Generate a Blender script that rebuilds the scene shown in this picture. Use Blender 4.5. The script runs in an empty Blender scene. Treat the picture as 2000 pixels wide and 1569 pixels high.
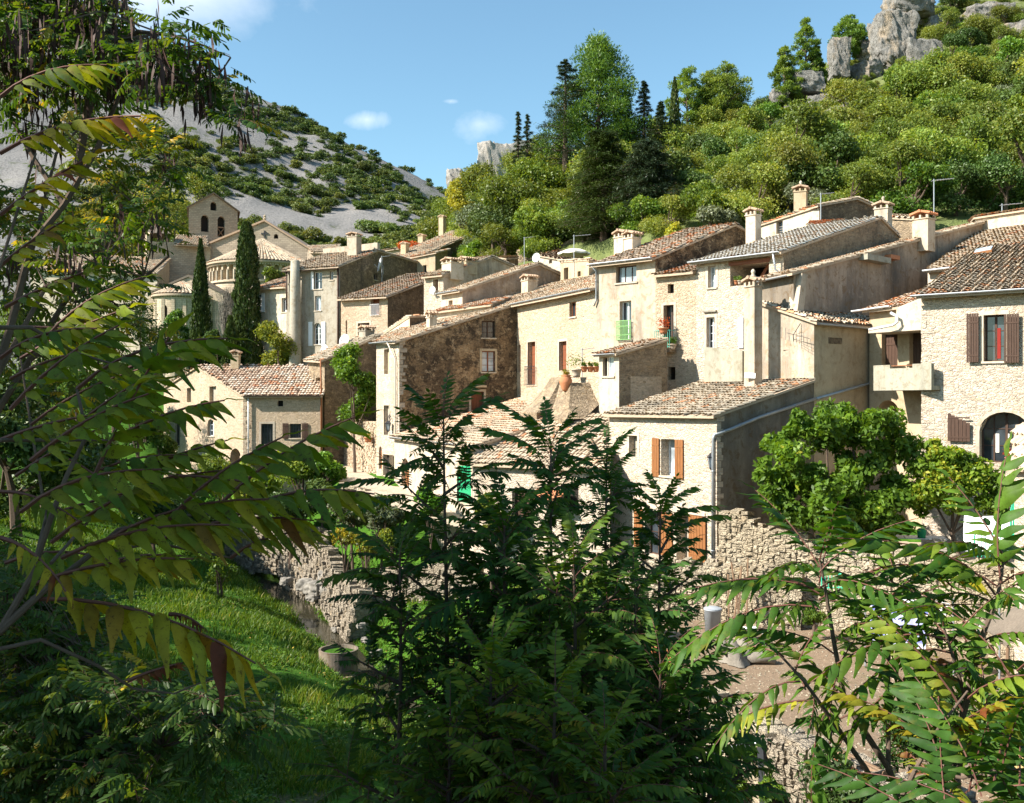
import bpy, math, random
import numpy as np
random.seed(7)
RNG = np.random.default_rng(7)
R = math.radians
sc = bpy.context.scene
COL = sc.collection
F, CX, CY = 1900.0, 1000.0, 784.5          # surveyed focal length and centre used to turn sightings + distance into metres

def P2(px, y): return np.array([(px - CX) / F * y, float(y)])
def Z(py, y): return (CY - py) / F * y
def P3(px, py, y): return np.array([(px - CX) / F * y, float(y), (CY - py) / F * y])
def unit(v):
    v = np.asarray(v, float); return v / (np.linalg.norm(v) + 1e-12)

# ------------------------------------------------------------------ nodes / materials
def newmat(name):
    m = bpy.data.materials.new(name); m.use_nodes = True
    nt = m.node_tree; nt.nodes.clear()
    return m, nt
def N(nt, t, **kw):
    n = nt.nodes.new(t)
    for k, v in kw.items():
        if k.startswith('i_'):
            n.inputs[k[2:].replace('_', ' ')].default_value = v
        else: setattr(n, k, v)
    return n
def L(nt, a, b): nt.links.new(a, b)
def ramp(nt, fac, stops, interp='LINEAR'):
    r = nt.nodes.new('ShaderNodeValToRGB'); r.color_ramp.interpolation = interp
    e = r.color_ramp.elements
    while len(e) < len(stops): e.new(0.5)
    for i, (p, c) in enumerate(stops):
        e[i].position = p; e[i].color = (c[0], c[1], c[2], 1) if hasattr(c, '__len__') else (c, c, c, 1)
    if fac is not None: L(nt, fac, r.inputs[0])
    return r.outputs[0]
def mixc(nt, fac, a, b, mode='MIX'):
    m = nt.nodes.new('ShaderNodeMix'); m.data_type = 'RGBA'; m.blend_type = mode
    for sock, v in ((m.inputs[0], fac), (m.inputs[6], a), (m.inputs[7], b)):
        if isinstance(v, (int, float)): sock.default_value = v
        elif hasattr(v, 'links') or hasattr(v, 'is_linked'): L(nt, v, sock)
        else: sock.default_value = (v[0], v[1], v[2], 1)
    return m.outputs[2]
def math_(nt, op, a, b=None, c=None):
    m = nt.nodes.new('ShaderNodeMath'); m.operation = op
    for i, v in enumerate((a, b, c)):
        if v is None: continue
        if isinstance(v, (int, float)): m.inputs[i].default_value = v
        else: L(nt, v, m.inputs[i])
    return m.outputs[0]
def pos(nt, scale=(1, 1, 1), rot=(0, 0, 0)):
    g = nt.nodes.new('ShaderNodeNewGeometry'); mp = nt.nodes.new('ShaderNodeMapping')
    mp.inputs['Scale'].default_value = scale; mp.inputs['Rotation'].default_value = rot
    L(nt, g.outputs['Position'], mp.inputs[0]); return mp.outputs[0]
def noise(nt, vec, scale, detail=4, rough=.55, dist=0):
    n = N(nt, 'ShaderNodeTexNoise'); L(nt, vec, n.inputs['Vector'])
    n.inputs['Scale'].default_value = scale; n.inputs['Detail'].default_value = detail
    n.inputs['Roughness'].default_value = rough; n.inputs['Distortion'].default_value = dist
    return n.outputs['Fac']
def voro(nt, vec, scale, feature='F1', rnd=1.0):
    n = N(nt, 'ShaderNodeTexVoronoi', feature=feature); L(nt, vec, n.inputs['Vector'])
    n.inputs['Scale'].default_value = scale; n.inputs['Randomness'].default_value = rnd
    return n
def finish(nt, col, rough=.9, bump=None, bstr=.5, bdist=.03, spec=.2, metal=0, trans=None, coat=None):
    b = N(nt, 'ShaderNodeBsdfPrincipled'); o = N(nt, 'ShaderNodeOutputMaterial')
    if isinstance(col, (tuple, list)): b.inputs['Base Color'].default_value = (*col[:3], 1)
    else: L(nt, col, b.inputs['Base Color'])
    if isinstance(rough, (int, float)): b.inputs['Roughness'].default_value = rough
    else: L(nt, rough, b.inputs['Roughness'])
    b.inputs['Specular IOR Level'].default_value = spec; b.inputs['Metallic'].default_value = metal
    if bump is not None:
        bn = N(nt, 'ShaderNodeBump'); bn.inputs['Strength'].default_value = bstr; bn.inputs['Distance'].default_value = bdist
        L(nt, bump, bn.inputs['Height']); L(nt, bn.outputs[0], b.inputs['Normal'])
    L(nt, b.outputs[0], o.inputs[0]); return b
def sub(c, k): return tuple(x * k for x in c)

def m_rubble(name, base, mortar, scale=3.2, contrast=.35, stain=0.0, stain_col=(.06, .055, .05), bd=.05, warm=(.42, .29, .15), plaster=0.0, flat=2.0, blotch=0):
    m, nt = newmat(name)
    p = pos(nt, (1, 1, flat))
    wob = noise(nt, p, 2.5, 3)
    add = N(nt, 'ShaderNodeVectorMath', operation='MULTIPLY_ADD'); n3 = N(nt, 'ShaderNodeTexNoise'); L(nt, p, n3.inputs['Vector']); n3.inputs['Scale'].default_value = 3.0
    L(nt, n3.outputs['Color'], add.inputs[0]); add.inputs[1].default_value = (.35, .35, .35); L(nt, p, add.inputs[2])
    pv = add.outputs[0]
    v = voro(nt, pv, scale); e = voro(nt, pv, scale, 'DISTANCE_TO_EDGE')
    v2 = voro(nt, pv, scale * 2.3); e2 = voro(nt, pv, scale * 2.3, 'DISTANCE_TO_EDGE')
    sep = N(nt, 'ShaderNodeSeparateColor'); L(nt, v.outputs['Color'], sep.inputs[0])
    sep2 = N(nt, 'ShaderNodeSeparateColor'); L(nt, v2.outputs['Color'], sep2.inputs[0])
    c = ramp(nt, sep.outputs[0], [(0, sub(base, 1 - contrast)), (.45, base), (.8, sub(base, 1 + contrast * .35)), (.93, base), (1, warm)])
    c = mixc(nt, .4, c, ramp(nt, sep2.outputs[1], [(0, sub(base, .6)), (.6, base), (1, sub(base, 1.2))]))
    big = noise(nt, pos(nt), .45, 5, .6)
    c = mixc(nt, ramp(nt, big, [(.35, 0), (.7, .45)]), c, sub((base[0], base[1] * .93, base[2] * .8), .85))
    edge = ramp(nt, e.outputs['Distance'], [(0, 0), (.055, 1)])
    pit = ramp(nt, noise(nt, p, 7.5, 6, .75, .5), [(.36, 1), (.43, 0)])
    c = mixc(nt, edge, mortar, c)
    if plaster > 0:
        pm = ramp(nt, noise(nt, pos(nt), .38, 6, .62), [(.34 + plaster * .2, 1), (.42 + plaster * .2, 0)])
        c = mixc(nt, pm, c, sub(mortar, 1.05))
    fine = noise(nt, p, 22, 4, .7)
    c = mixc(nt, .6, c, ramp(nt, fine, [(.25, .5), (.75, 1.3)]), 'MULTIPLY')
    c = mixc(nt, math_(nt, 'MULTIPLY', pit, .55), c, (base[0] * .38, base[1] * .32, base[2] * .25))  # pits also darkened in the colour, a painted shadow
    wx = ramp(nt, noise(nt, pos(nt, (1, 1, .4)), .32, 8, .7), [(.48, 0), (.66, .5)]); c = mixc(nt, wx, c, (base[0] * .62, base[1] * .56, base[2] * .48))
    if stain > 0:
        st = noise(nt, pos(nt, (1, 1, .35)), .5, 7, .68)
        st = ramp(nt, st, [(.62 - stain * .35, 0), (.72 - stain * .2, 1)])
        c = mixc(nt, math_(nt, 'MULTIPLY', st, min(.85, .35 + stain * .6)), c, stain_col)
    if blotch:
        b1 = noise(nt, pos(nt), 1.5, 9, .74, .5); c = mixc(nt, ramp(nt, b1, [(.44, blotch), (.5, 0)]), c, (.07, .052, .038)); b2 = noise(nt, pos(nt), 2.3, 9, .76, .3); c = mixc(nt, ramp(nt, b2, [(.53, 0), (.6, blotch)]), c, (.66, .49, .30))
        b3 = noise(nt, pos(nt), 9, 6, .8); c = mixc(nt, ramp(nt, b3, [(.40, blotch * .8), (.47, 0)]), c, (.06, .045, .035))
    h = math_(nt, 'ADD', ramp(nt, e.outputs['Distance'], [(0, 0), (.12, .8), (.4, 1)]), math_(nt, 'MULTIPLY', fine, .5))
    h = math_(nt, 'ADD', h, math_(nt, 'MULTIPLY', ramp(nt, e2.outputs['Distance'], [(0, 0), (.15, 1)]), .35))
    h = math_(nt, 'ADD', h, math_(nt, 'MULTIPLY', sep.outputs[2], .6)); h = math_(nt, 'SUBTRACT', h, math_(nt, 'MULTIPLY', pit, .8))
    if plaster > 0: h = math_(nt, 'MULTIPLY', h, math_(nt, 'SUBTRACT', 1.15, pm))
    finish(nt, c, .92, h, .8, bd, .12); return m

def m_ashlar(name, base, scale=1.0, bd=.02):
    m, nt = newmat(name)
    p = pos(nt)
    # bricks laid over the wall: distance along the wall and height
    sx = N(nt, 'ShaderNodeSeparateXYZ'); L(nt, p, sx.inputs[0])
    along = math_(nt, 'ADD', math_(nt, 'MULTIPLY', sx.outputs[0], .85), math_(nt, 'MULTIPLY', sx.outputs[1], .62))
    cb = N(nt, 'ShaderNodeCombineXYZ'); L(nt, along, cb.inputs[0]); L(nt, sx.outputs[2], cb.inputs[1])
    b = N(nt, 'ShaderNodeTexBrick'); L(nt, cb.outputs[0], b.inputs['Vector'])
    b.inputs['Color1'].default_value = (*base, 1); b.inputs['Color2'].default_value = (*sub(base, .74), 1); b.inputs['Mortar'].default_value = (*sub(base, .5), 1)
    b.inputs['Scale'].default_value = 1.0; b.inputs['Mortar Size'].default_value = .018; b.inputs['Brick Width'].default_value = .55 * scale; b.inputs['Row Height'].default_value = .28 * scale
    st = noise(nt, p, .35, 6, .65)
    c = mixc(nt, ramp(nt, st, [(.4, 0), (.75, .5)]), b.outputs['Color'], sub(base, .45))
    c = mixc(nt, .4, c, ramp(nt, noise(nt, p, 6, 4, .7), [(.25, .6), (.75, 1.25)]), 'MULTIPLY')
    h = math_(nt, 'ADD', math_(nt, 'SUBTRACT', 1, b.outputs['Fac']), math_(nt, 'MULTIPLY', noise(nt, p, 12, 4), .6))
    finish(nt, c, .92, h, .6, bd, .1); return m

def m_plaster(name, base, stain=.4, stain_col=(.07, .065, .06), patch=(.3, .22, .14), rough_b=.012, pf=.3):
    m, nt = newmat(name)
    p = pos(nt)
    c = mixc(nt, ramp(nt, noise(nt, p, .6, 6, .6), [(.35, 0), (.7, 1)]), base, sub(base, .8))
    c = mixc(nt, ramp(nt, noise(nt, p, 1.4, 7, .65, .4), [(.58, 0), (.66, pf)]), c, patch)
    st = noise(nt, pos(nt, (1, 1, .22)), .75, 8, .68)
    c = mixc(nt, ramp(nt, st, [(.64 - stain * .3, 0), (.82 - stain * .2, .75)]), c, stain_col)
    dr_ = noise(nt, pos(nt, (2.2, 2.2, .16)), 1.1, 7, .7); c = mixc(nt, ramp(nt, dr_, [(.5, 0), (.72, .38 + .3 * stain)]), c, (base[0] * .5, base[1] * .45, base[2] * .38))
    blt = noise(nt, p, 2.6, 8, .72, .6); c = mixc(nt, ramp(nt, blt, [(.53, 0), (.60, .35 + .5 * stain)]), c, (base[0] * .55, base[1] * .46, base[2] * .35)); c = mixc(nt, ramp(nt, blt, [(.36, .4), (.43, 0)]), c, sub(base, 1.18))
    fine = noise(nt, p, 30, 4, .7)
    c = mixc(nt, .45, c, ramp(nt, fine, [(.25, .6), (.75, 1.2)]), 'MULTIPLY')
    h = math_(nt, 'ADD', math_(nt, 'MULTIPLY', noise(nt, p, 3, 5, .6), 2.0), fine)
    finish(nt, c, .93, h, .6, rough_b, .1); return m

def m_tile(name, stops, lichen=.25):
    m, nt = newmat(name)
    a = N(nt, 'ShaderNodeAttribute', attribute_name='tint')
    c = ramp(nt, a.outputs['Fac'], [(q, sub(k, .8)) for q, k in stops])
    p = pos(nt)
    c = mixc(nt, .6, c, ramp(nt, noise(nt, p, 14, 5, .7), [(.25, .75), (.75, 1.5)]), 'MULTIPLY')
    c = mixc(nt, ramp(nt, noise(nt, p, 3.5, 6, .7), [(.52, 0), (.68, lichen)]), c, (.2, .17, .13))
    c = mixc(nt, ramp(nt, noise(nt, p, 7.5, 6, .7), [(.6, 0), (.7, lichen)]), c, (.08, .075, .065))
    c = mixc(nt, .55, c, ramp(nt, noise(nt, p, 1.1, 5, .6), [(.3, .8), (.7, 1.35)]), 'MULTIPLY')
    finish(nt, c, .88, noise(nt, p, 25, 4), .4, .01, .15); return m

def m_simple(name, col, rough=.7, var=.25, scale=8, metal=0, spec=.3, bd=.004):
    m, nt = newmat(name); p = pos(nt)
    n = noise(nt, p, scale, 5, .65)
    c = mixc(nt, 1.0, col, ramp(nt, n, [(.2, 1 - var), (.8, 1 + var)]), 'MULTIPLY')
    finish(nt, c, rough, n, .4, bd, spec, metal); return m

def m_wood(name, col, rough=.6):
    m, nt = newmat(name); p = pos(nt, (14, 14, 1.2))
    n = noise(nt, p, 2.2, 6, .7, .6)
    c = mixc(nt, 1.0, col, ramp(nt, n, [(.25, .55), (.75, 1.3)]), 'MULTIPLY')
    c = mixc(nt, ramp(nt, noise(nt, pos(nt), 2.5, 5, .7), [(.5, 0), (.8, .4)]), c, sub(col, .6))
    finish(nt, c, rough, n, .4, .006, .25); return m

def m_glass(name, col=(.02, .025, .03), rough=.06):
    m, nt = newmat(name)
    n = noise(nt, pos(nt), 1.2, 2)
    b = finish(nt, mixc(nt, ramp(nt, n, [(.4, 0), (.6, 1)]), col, sub(col, 2.2)), rough, n, .1, .01, .8)
    return m

def m_leaf(name, stops, trans=.35, hue=.04, val=.35, gloss=.45, spec=.25, obj=True, speck=0):
    """leaf: diffuse + light passing through; tint = per leaf, random = per plant"""
    m, nt = newmat(name)
    a = N(nt, 'ShaderNodeAttribute', attribute_name='tint')
    c = ramp(nt, a.outputs['Fac'], stops)
    if obj:
        oi = N(nt, 'ShaderNodeObjectInfo')
        hs = N(nt, 'ShaderNodeHueSaturation'); L(nt, c, hs.inputs['Color'])
        L(nt, math_(nt, 'MULTIPLY_ADD', oi.outputs['Random'], hue * 2, .5 - hue), hs.inputs['Hue'])
        r2 = math_(nt, 'FRACT', math_(nt, 'MULTIPLY', oi.outputs['Random'], 7.31))
        L(nt, math_(nt, 'MULTIPLY_ADD', r2, val * 2, 1 - val), hs.inputs['Value'])
        c = hs.outputs[0]
    if speck:
        p = pos(nt); c = mixc(nt, 1.0, c, ramp(nt, noise(nt, p, 9, 4, .6), [(.3, .65), (.7, 1.35)]), 'MULTIPLY')
        c = mixc(nt, ramp(nt, noise(nt, p, 60, 5, .75, .4), [(.56, 0), (.63, speck)]), c, (.05, .028, .012)); c = mixc(nt, ramp(nt, noise(nt, p, 14, 3), [(.58, 0), (.75, .6)]), c, (.26, .2, .025))
    b = N(nt, 'ShaderNodeBsdfPrincipled'); L(nt, c, b.inputs['Base Color'])
    b.inputs['Roughness'].default_value = gloss; b.inputs['Specular IOR Level'].default_value = spec
    t = N(nt, 'ShaderNodeBsdfTranslucent')
    tc = mixc(nt, 1.0, c, (1.5, 1.35, .35), 'MULTIPLY'); L(nt, tc, t.inputs[0])
    mx = N(nt, 'ShaderNodeMixShader'); mx.inputs[0].default_value = trans
    L(nt, b.outputs[0], mx.inputs[1]); L(nt, t.outputs[0], mx.inputs[2])
    o = N(nt, 'ShaderNodeOutputMaterial'); L(nt, mx.outputs[0], o.inputs[0]); return m

CREAM, CREAMM = (.70, .59, .47), (.67, .575, .47)
M = {}
M['stone'] = m_rubble('stone_cream', CREAM, CREAMM, 4.7, .45)
M['stone_fine'] = m_rubble('stone_fine', (.68, .54, .395), (.62, .50, .375), 5.0, .42, bd=.05)
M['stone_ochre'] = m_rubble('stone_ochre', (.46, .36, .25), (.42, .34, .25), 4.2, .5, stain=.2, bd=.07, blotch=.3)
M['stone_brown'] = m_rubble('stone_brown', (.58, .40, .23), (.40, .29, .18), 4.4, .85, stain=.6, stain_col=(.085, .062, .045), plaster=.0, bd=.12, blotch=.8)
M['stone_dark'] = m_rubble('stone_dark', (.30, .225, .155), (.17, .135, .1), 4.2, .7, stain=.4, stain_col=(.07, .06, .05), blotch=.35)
M['stone_garden'] = m_rubble('stone_garden', (.50, .43, .32), (.42, .36, .27), 3.4, .34, stain=.12, bd=.08, flat=1.6)
M['stone_grey'] = m_rubble('stone_grey', (.40, .345, .27), (.24, .205, .16), 3.6, .4, stain=.25, bd=.09, flat=1.5)
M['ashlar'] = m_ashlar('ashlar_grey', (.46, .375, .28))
M['ashlar_lit'] = m_ashlar('ashlar_sunlit', (.62, .50, .36))  # lighter copy of the ashlar for sunlit faces; light put into the colour
M['pl_cream'] = m_plaster('plaster_cream', (.60, .51, .395), .34)
M['pl_pale'] = m_plaster('plaster_pale', (.55, .465, .365), .22)
M['pl_grey'] = m_plaster('plaster_grey', (.36, .32, .26), .55)
M['pl_greylit'] = m_plaster('plaster_greylit', (.42, .375, .30), .3, rough_b=.03)  # grey plaster lightened for sunlit fronts; the light is in the colour
M['pl_stain'] = m_plaster('plaster_stained', (.52, .43, .33), .55, patch=(.5, .38, .26))
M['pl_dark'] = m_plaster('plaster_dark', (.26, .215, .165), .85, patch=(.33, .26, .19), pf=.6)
M['pl_tan'] = m_plaster('plaster_tan', (.50, .40, .27), .15)
M['pl_streak'] = m_plaster('plaster_streak', (.43, .335, .25), .8, patch=(.54, .45, .35), pf=.85)
M['concrete'] = m_plaster('concrete', (.36, .34, .27), .3)
TS = {
 'tile_tan': [(0, (.17, .14, .11)), (.3, (.41, .32, .225)), (.6, (.61, .495, .36)), (.85, (.68, .54, .38)), (1, (.62, .30, .16))],
 'tile_grey': [(0, (.13, .115, .095)), (.35, (.34, .285, .21)), (.65, (.54, .455, .34)), (.9, (.63, .50, .37)), (1, (.62, .30, .15))],
 'tile_pale': [(0, (.32, .29, .25)), (.4, (.60, .56, .49)), (.75, (.74, .70, .62)), (.95, (.68, .60, .50)), (1, (.56, .38, .26))],
 'tile_red': [(0, (.2, .15, .11)), (.3, (.42, .33, .24)), (.6, (.60, .48, .36)), (.85, (.66, .48, .34)), (1, (.66, .27, .12))],
 'tile_farm': [(0, (.16, .10, .075)), (.25, (.40, .26, .18)), (.5, (.62, .44, .31)), (.75, (.72, .60, .47)), (.9, (.78, .70, .59)), (1, (.6, .3, .17))],
}
for k, v in TS.items(): M[k] = m_tile(k, v, .5 if k == 'tile_grey' else .3)
M['slab'] = m_simple('roof_bed', (.40, .31, .22), .95)
M['w_orange'] = m_wood('wood_orange', (.255, .105, .036))
M['w_brown'] = m_wood('wood_dark_brown', (.075, .042, .028))
M['w_red'] = m_wood('wood_red_brown', (.22, .075, .035))
M['w_white'] = m_simple('white_paint', (.74, .75, .76), .5, .08)
M['w_grey'] = m_wood('wood_grey', (.3, .27, .23))
M['w_green'] = m_simple('green_paint', (.02, .30, .13), .5, .15)
M['teal'] = m_simple('teal_paint', (.08, .34, .27), .45, .1)
M['greenrail'] = m_simple('green_rail_paint', (.22, .42, .16), .5, .1)
M['zinc'] = m_simple('zinc', (.34, .36, .38), .45, .2, 4, .5)
M['iron'] = m_simple('dark_iron', (.03, .032, .036), .5, .2)
M['rust'] = m_simple('rusty_iron', (.25, .1, .045), .8, .3)
M['pipe'] = m_simple('beige_pipe', (.5, .44, .36), .5, .12)
M['glass'] = m_glass('window_glass')
M['glass_bright'] = m_glass('window_glass_pale', (.22, .25, .27), .12)
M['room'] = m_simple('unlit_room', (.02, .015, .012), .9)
M['terracotta'] = m_simple('terracotta', (.42, .17, .08), .8, .25)
M['brick'] = m_simple('orange_brick', (.5, .2, .08), .85, .2)
M['cloth_white'] = m_simple('white_cloth', (.78, .8, .83), .9, .05, 3)
M['cloth_lace'] = m_simple('curtain_cloth', (.7, .68, .62), .9, .1, 3)
M['cloth_red'] = m_simple('red_cloth', (.22, .02, .015), .9, .1)
M['dish'] = m_simple('dish_grey', (.62, .63, .64), .5, .06)
M['bark'] = m_simple('bark', (.11, .08, .06), .95, .4, 12, 0, .1, .02)
M['bark_grey'] = m_simple('bark_grey', (.2, .18, .15), .95, .35, 12, 0, .1, .02)
M['stem_red'] = m_simple('stem_red_brown', (.12, .05, .035), .7, .3, 25)
M['pod'] = m_simple('seed_pod', (.05, .022, .015), .7, .4, 30)
M['parasol'] = m_simple('parasol_canvas', (.66, .62, .52), .9, .08)
M['plastic_grey'] = m_simple('grey_plastic', (.3, .33, .36), .5, .1)
M['oldwood'] = m_wood('weathered_timber', (.22, .14, .085))

# ------------------------------------------------------------------ mesh building
ORG = {}
def link(o, parent=None):
    COL.objects.link(o)
    if parent is not None: o.parent = parent
    return o
def tag(o, label=None, cat=None, group=None, kind=None):
    if label: o['label'] = label
    if cat: o['category'] = cat
    if group: o['group'] = group
    if kind: o['kind'] = kind
    return o
def thing(name, label, cat, loc, group=None):
    o = bpy.data.objects.new(name, None); o.empty_display_size = .3
    o.location = tuple(float(v) for v in loc); link(o); tag(o, label, cat, group)
    ORG[o.name] = np.array(loc, float); return o
def npmesh(name, V, Fc, tint=None, smooth=False):
    """V Nx3, Fc MxK all the same size"""
    V = np.asarray(V, np.float32); Fc = np.asarray(Fc, np.int32)
    me = bpy.data.meshes.new(name); k = Fc.shape[1]
    me.vertices.add(len(V)); me.vertices.foreach_set('co', V.ravel())
    me.loops.add(Fc.size); me.loops.foreach_set('vertex_index', Fc.ravel())
    me.polygons.add(len(Fc)); me.polygons.foreach_set('loop_start', np.arange(len(Fc), dtype=np.int32) * k)
    try: me.polygons.foreach_set('loop_total', np.full(len(Fc), k, np.int32))
    except Exception: pass
    if tint is not None:
        at = me.attributes.new('tint', 'FLOAT', 'FACE'); at.data.foreach_set('value', np.asarray(tint, np.float32))
    me.update(calc_edges=True)
    if smooth: me.polygons.foreach_set('use_smooth', np.ones(len(Fc), bool))
    return me
def npobj(name, V, Fc, mat, parent=None, tint=None, smooth=False):
    org = ORG.get(parent.name, np.zeros(3)) if parent is not None else np.zeros(3)
    me = npmesh(name, np.asarray(V) - org, Fc, tint, smooth)
    me.materials.append(mat); o = bpy.data.objects.new(name, me); link(o, parent); ORG[o.name] = org
    return o
class MB:
    def __init__(s): s.v = []; s.f = []; s.m = []; s.mi = 0
    def add(s, vs, fs):
        b = len(s.v); s.v += [tuple(float(c) for c in v) for v in vs]
        for f in fs: s.f.append(tuple(b + i for i in f)); s.m.append(s.mi)
    def poly(s, *p): s.add(p, [tuple(range(len(p)))])
    def prism(s, pts, off):
        """closed prism: polygon pts pushed by off"""
        n = len(pts); off = np.asarray(off, float)
        a = [np.asarray(p, float) for p in pts]; s.add(a + [p + off for p in a],
            [tuple(range(n))[::-1], tuple(range(n, 2 * n))] + [(i, (i + 1) % n, n + (i + 1) % n, n + i) for i in range(n)])
    def box(s, c, ax, ay, az):
        """box from centre and three half-axis vectors"""
        c, ax, ay, az = (np.asarray(q, float) for q in (c, ax, ay, az))
        vs = [c + i * ax + j * ay + k * az for k in (-1, 1) for j in (-1, 1) for i in (-1, 1)]
        s.add(vs, [(0, 2, 3, 1), (4, 5, 7, 6), (0, 1, 5, 4), (2, 6, 7, 3), (0, 4, 6, 2), (1, 3, 7, 5)])
    def abox(s, x0, y0, z0, x1, y1, z1): s.box(((x0 + x1) / 2, (y0 + y1) / 2, (z0 + z1) / 2), ((x1 - x0) / 2, 0, 0), (0, (y1 - y0) / 2, 0), (0, 0, (z1 - z0) / 2))
    def tube(s, pts, r, n=8, cap=True):
        pts = [np.asarray(p, float) for p in pts]; rs = r if hasattr(r, '__len__') else [r] * len(pts)
        vs = []; up = None
        for i, p in enumerate(pts):
            d = unit(pts[min(i + 1, len(pts) - 1)] - pts[max(i - 1, 0)])
            if up is None: up = unit(np.cross(d, (0, 0, 1) if abs(d[2]) < .9 else (1, 0, 0)))
            up = unit(up - d * np.dot(up, d)); w = np.cross(d, up)
            for k in range(n):
                a = 2 * math.pi * k / n; vs.append(p + (up * math.cos(a) + w * math.sin(a)) * rs[i])
        fs = [(i * n + k, i * n + (k + 1) % n, (i + 1) * n + (k + 1) % n, (i + 1) * n + k) for i in range(len(pts) - 1) for k in range(n)]
        if cap: fs += [tuple(range(n))[::-1], tuple(range((len(pts) - 1) * n, len(pts) * n))]
        s.add(vs, fs)
    def lathe(s, c, prof, n=24, ang=2 * math.pi, a0=0, squash=1):
        c = np.asarray(c, float); vs = []; full = abs(ang - 2 * math.pi) < 1e-6; m = n if full else n + 1
        for r, z in prof:
            for k in range(m):
                a = a0 + ang * k / n; vs.append(c + np.array([r * math.cos(a), r * math.sin(a) * squash, z]))
        fs = [(i * m + k, i * m + (k + 1) % m, (i + 1) * m + (k + 1) % m, (i + 1) * m + k) for i in range(len(prof) - 1) for k in range(n)]
        s.add(vs, fs)
    def build(s, name, mat, parent=None, smooth=False):
        if not s.f: return None
        org = ORG.get(parent.name, np.zeros(3)) if parent is not None else np.zeros(3)
        me = bpy.data.meshes.new(name); V = np.array(s.v) - org
        me.from_pydata([tuple(v) for v in V], [], s.f)
        mats = mat if isinstance(mat, (list, tuple)) else [mat]
        for q in mats: me.materials.append(q)
        if len(mats) > 1: me.polygons.foreach_set('material_index', np.array(s.m, np.int32))
        if smooth: me.polygons.foreach_set('use_smooth', np.ones(len(s.f), bool))
        me.update(); o = bpy.data.objects.new(name, me); link(o, parent); ORG[o.name] = org; return o
def copy_tree(o, loc=None, rz=0, sc_=None, parent=None, label=None):
    c = o.copy(); link(c)
    if parent is not None: c.parent = parent
    if loc is not None: c.location = tuple(float(v) for v in loc); c.rotation_euler = (0, 0, rz)
    if sc_ is not None: c.scale = sc_ if hasattr(sc_, '__len__') else (sc_,) * 3
    if label: c['label'] = label
    for ch in list(o.children): copy_tree(ch, parent=c)
    return c
# smooth value noise in numpy
def vnoise(x, y, seed=0, z=None):
    x = np.asarray(x, float); y = np.asarray(y, float)
    def h(i, j):
        s = np.sin(i * 127.1 + j * 311.7 + seed * 74.7) * 43758.5453; return s - np.floor(s)
    xi, yi = np.floor(x), np.floor(y); fx, fy = x - xi, y - yi; fx = fx * fx * (3 - 2 * fx); fy = fy * fy * (3 - 2 * fy)
    return (h(xi, yi) * (1 - fx) + h(xi + 1, yi) * fx) * (1 - fy) + (h(xi, yi + 1) * (1 - fx) + h(xi + 1, yi + 1) * fx) * fy
def fbm(x, y, seed=0, o=4):
    return sum(vnoise(x * 2 ** k, y * 2 ** k, seed + k * 13) * .5 ** k for k in range(o)) / sum(.5 ** k for k in range(o)) - .5
# ------------------------------------------------------------------ houses
class Wall:
    def __init__(s, A, B):
        s.A = np.array(A, float); s.B = np.array(B, float); d = s.B - s.A; s.len = np.linalg.norm(d); s.u = d / s.len; s.n = np.array([s.u[1], -s.u[0]])
    def upx(s, px):
        X = (px - CX) / F; return (X * s.A[1] - s.A[0]) / (s.u[0] - X * s.u[1])
    def f(s, u, v, n=0): q = s.A + s.u * u + s.n * n; return np.array([q[0], q[1], v])
    def bx(s, x0, y0, x1, y1):
        u0, u1 = s.upx(x0), s.upx(x1); um = (u0 + u1) / 2; y = (s.A + s.u * um)[1]
        return [u0, u1, Z(y1, y), Z(y0, y)]
    def pt(s, px, py, n=0): u = s.upx(px); return s.f(u, Z(py, (s.A + s.u * u)[1]), n)

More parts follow.
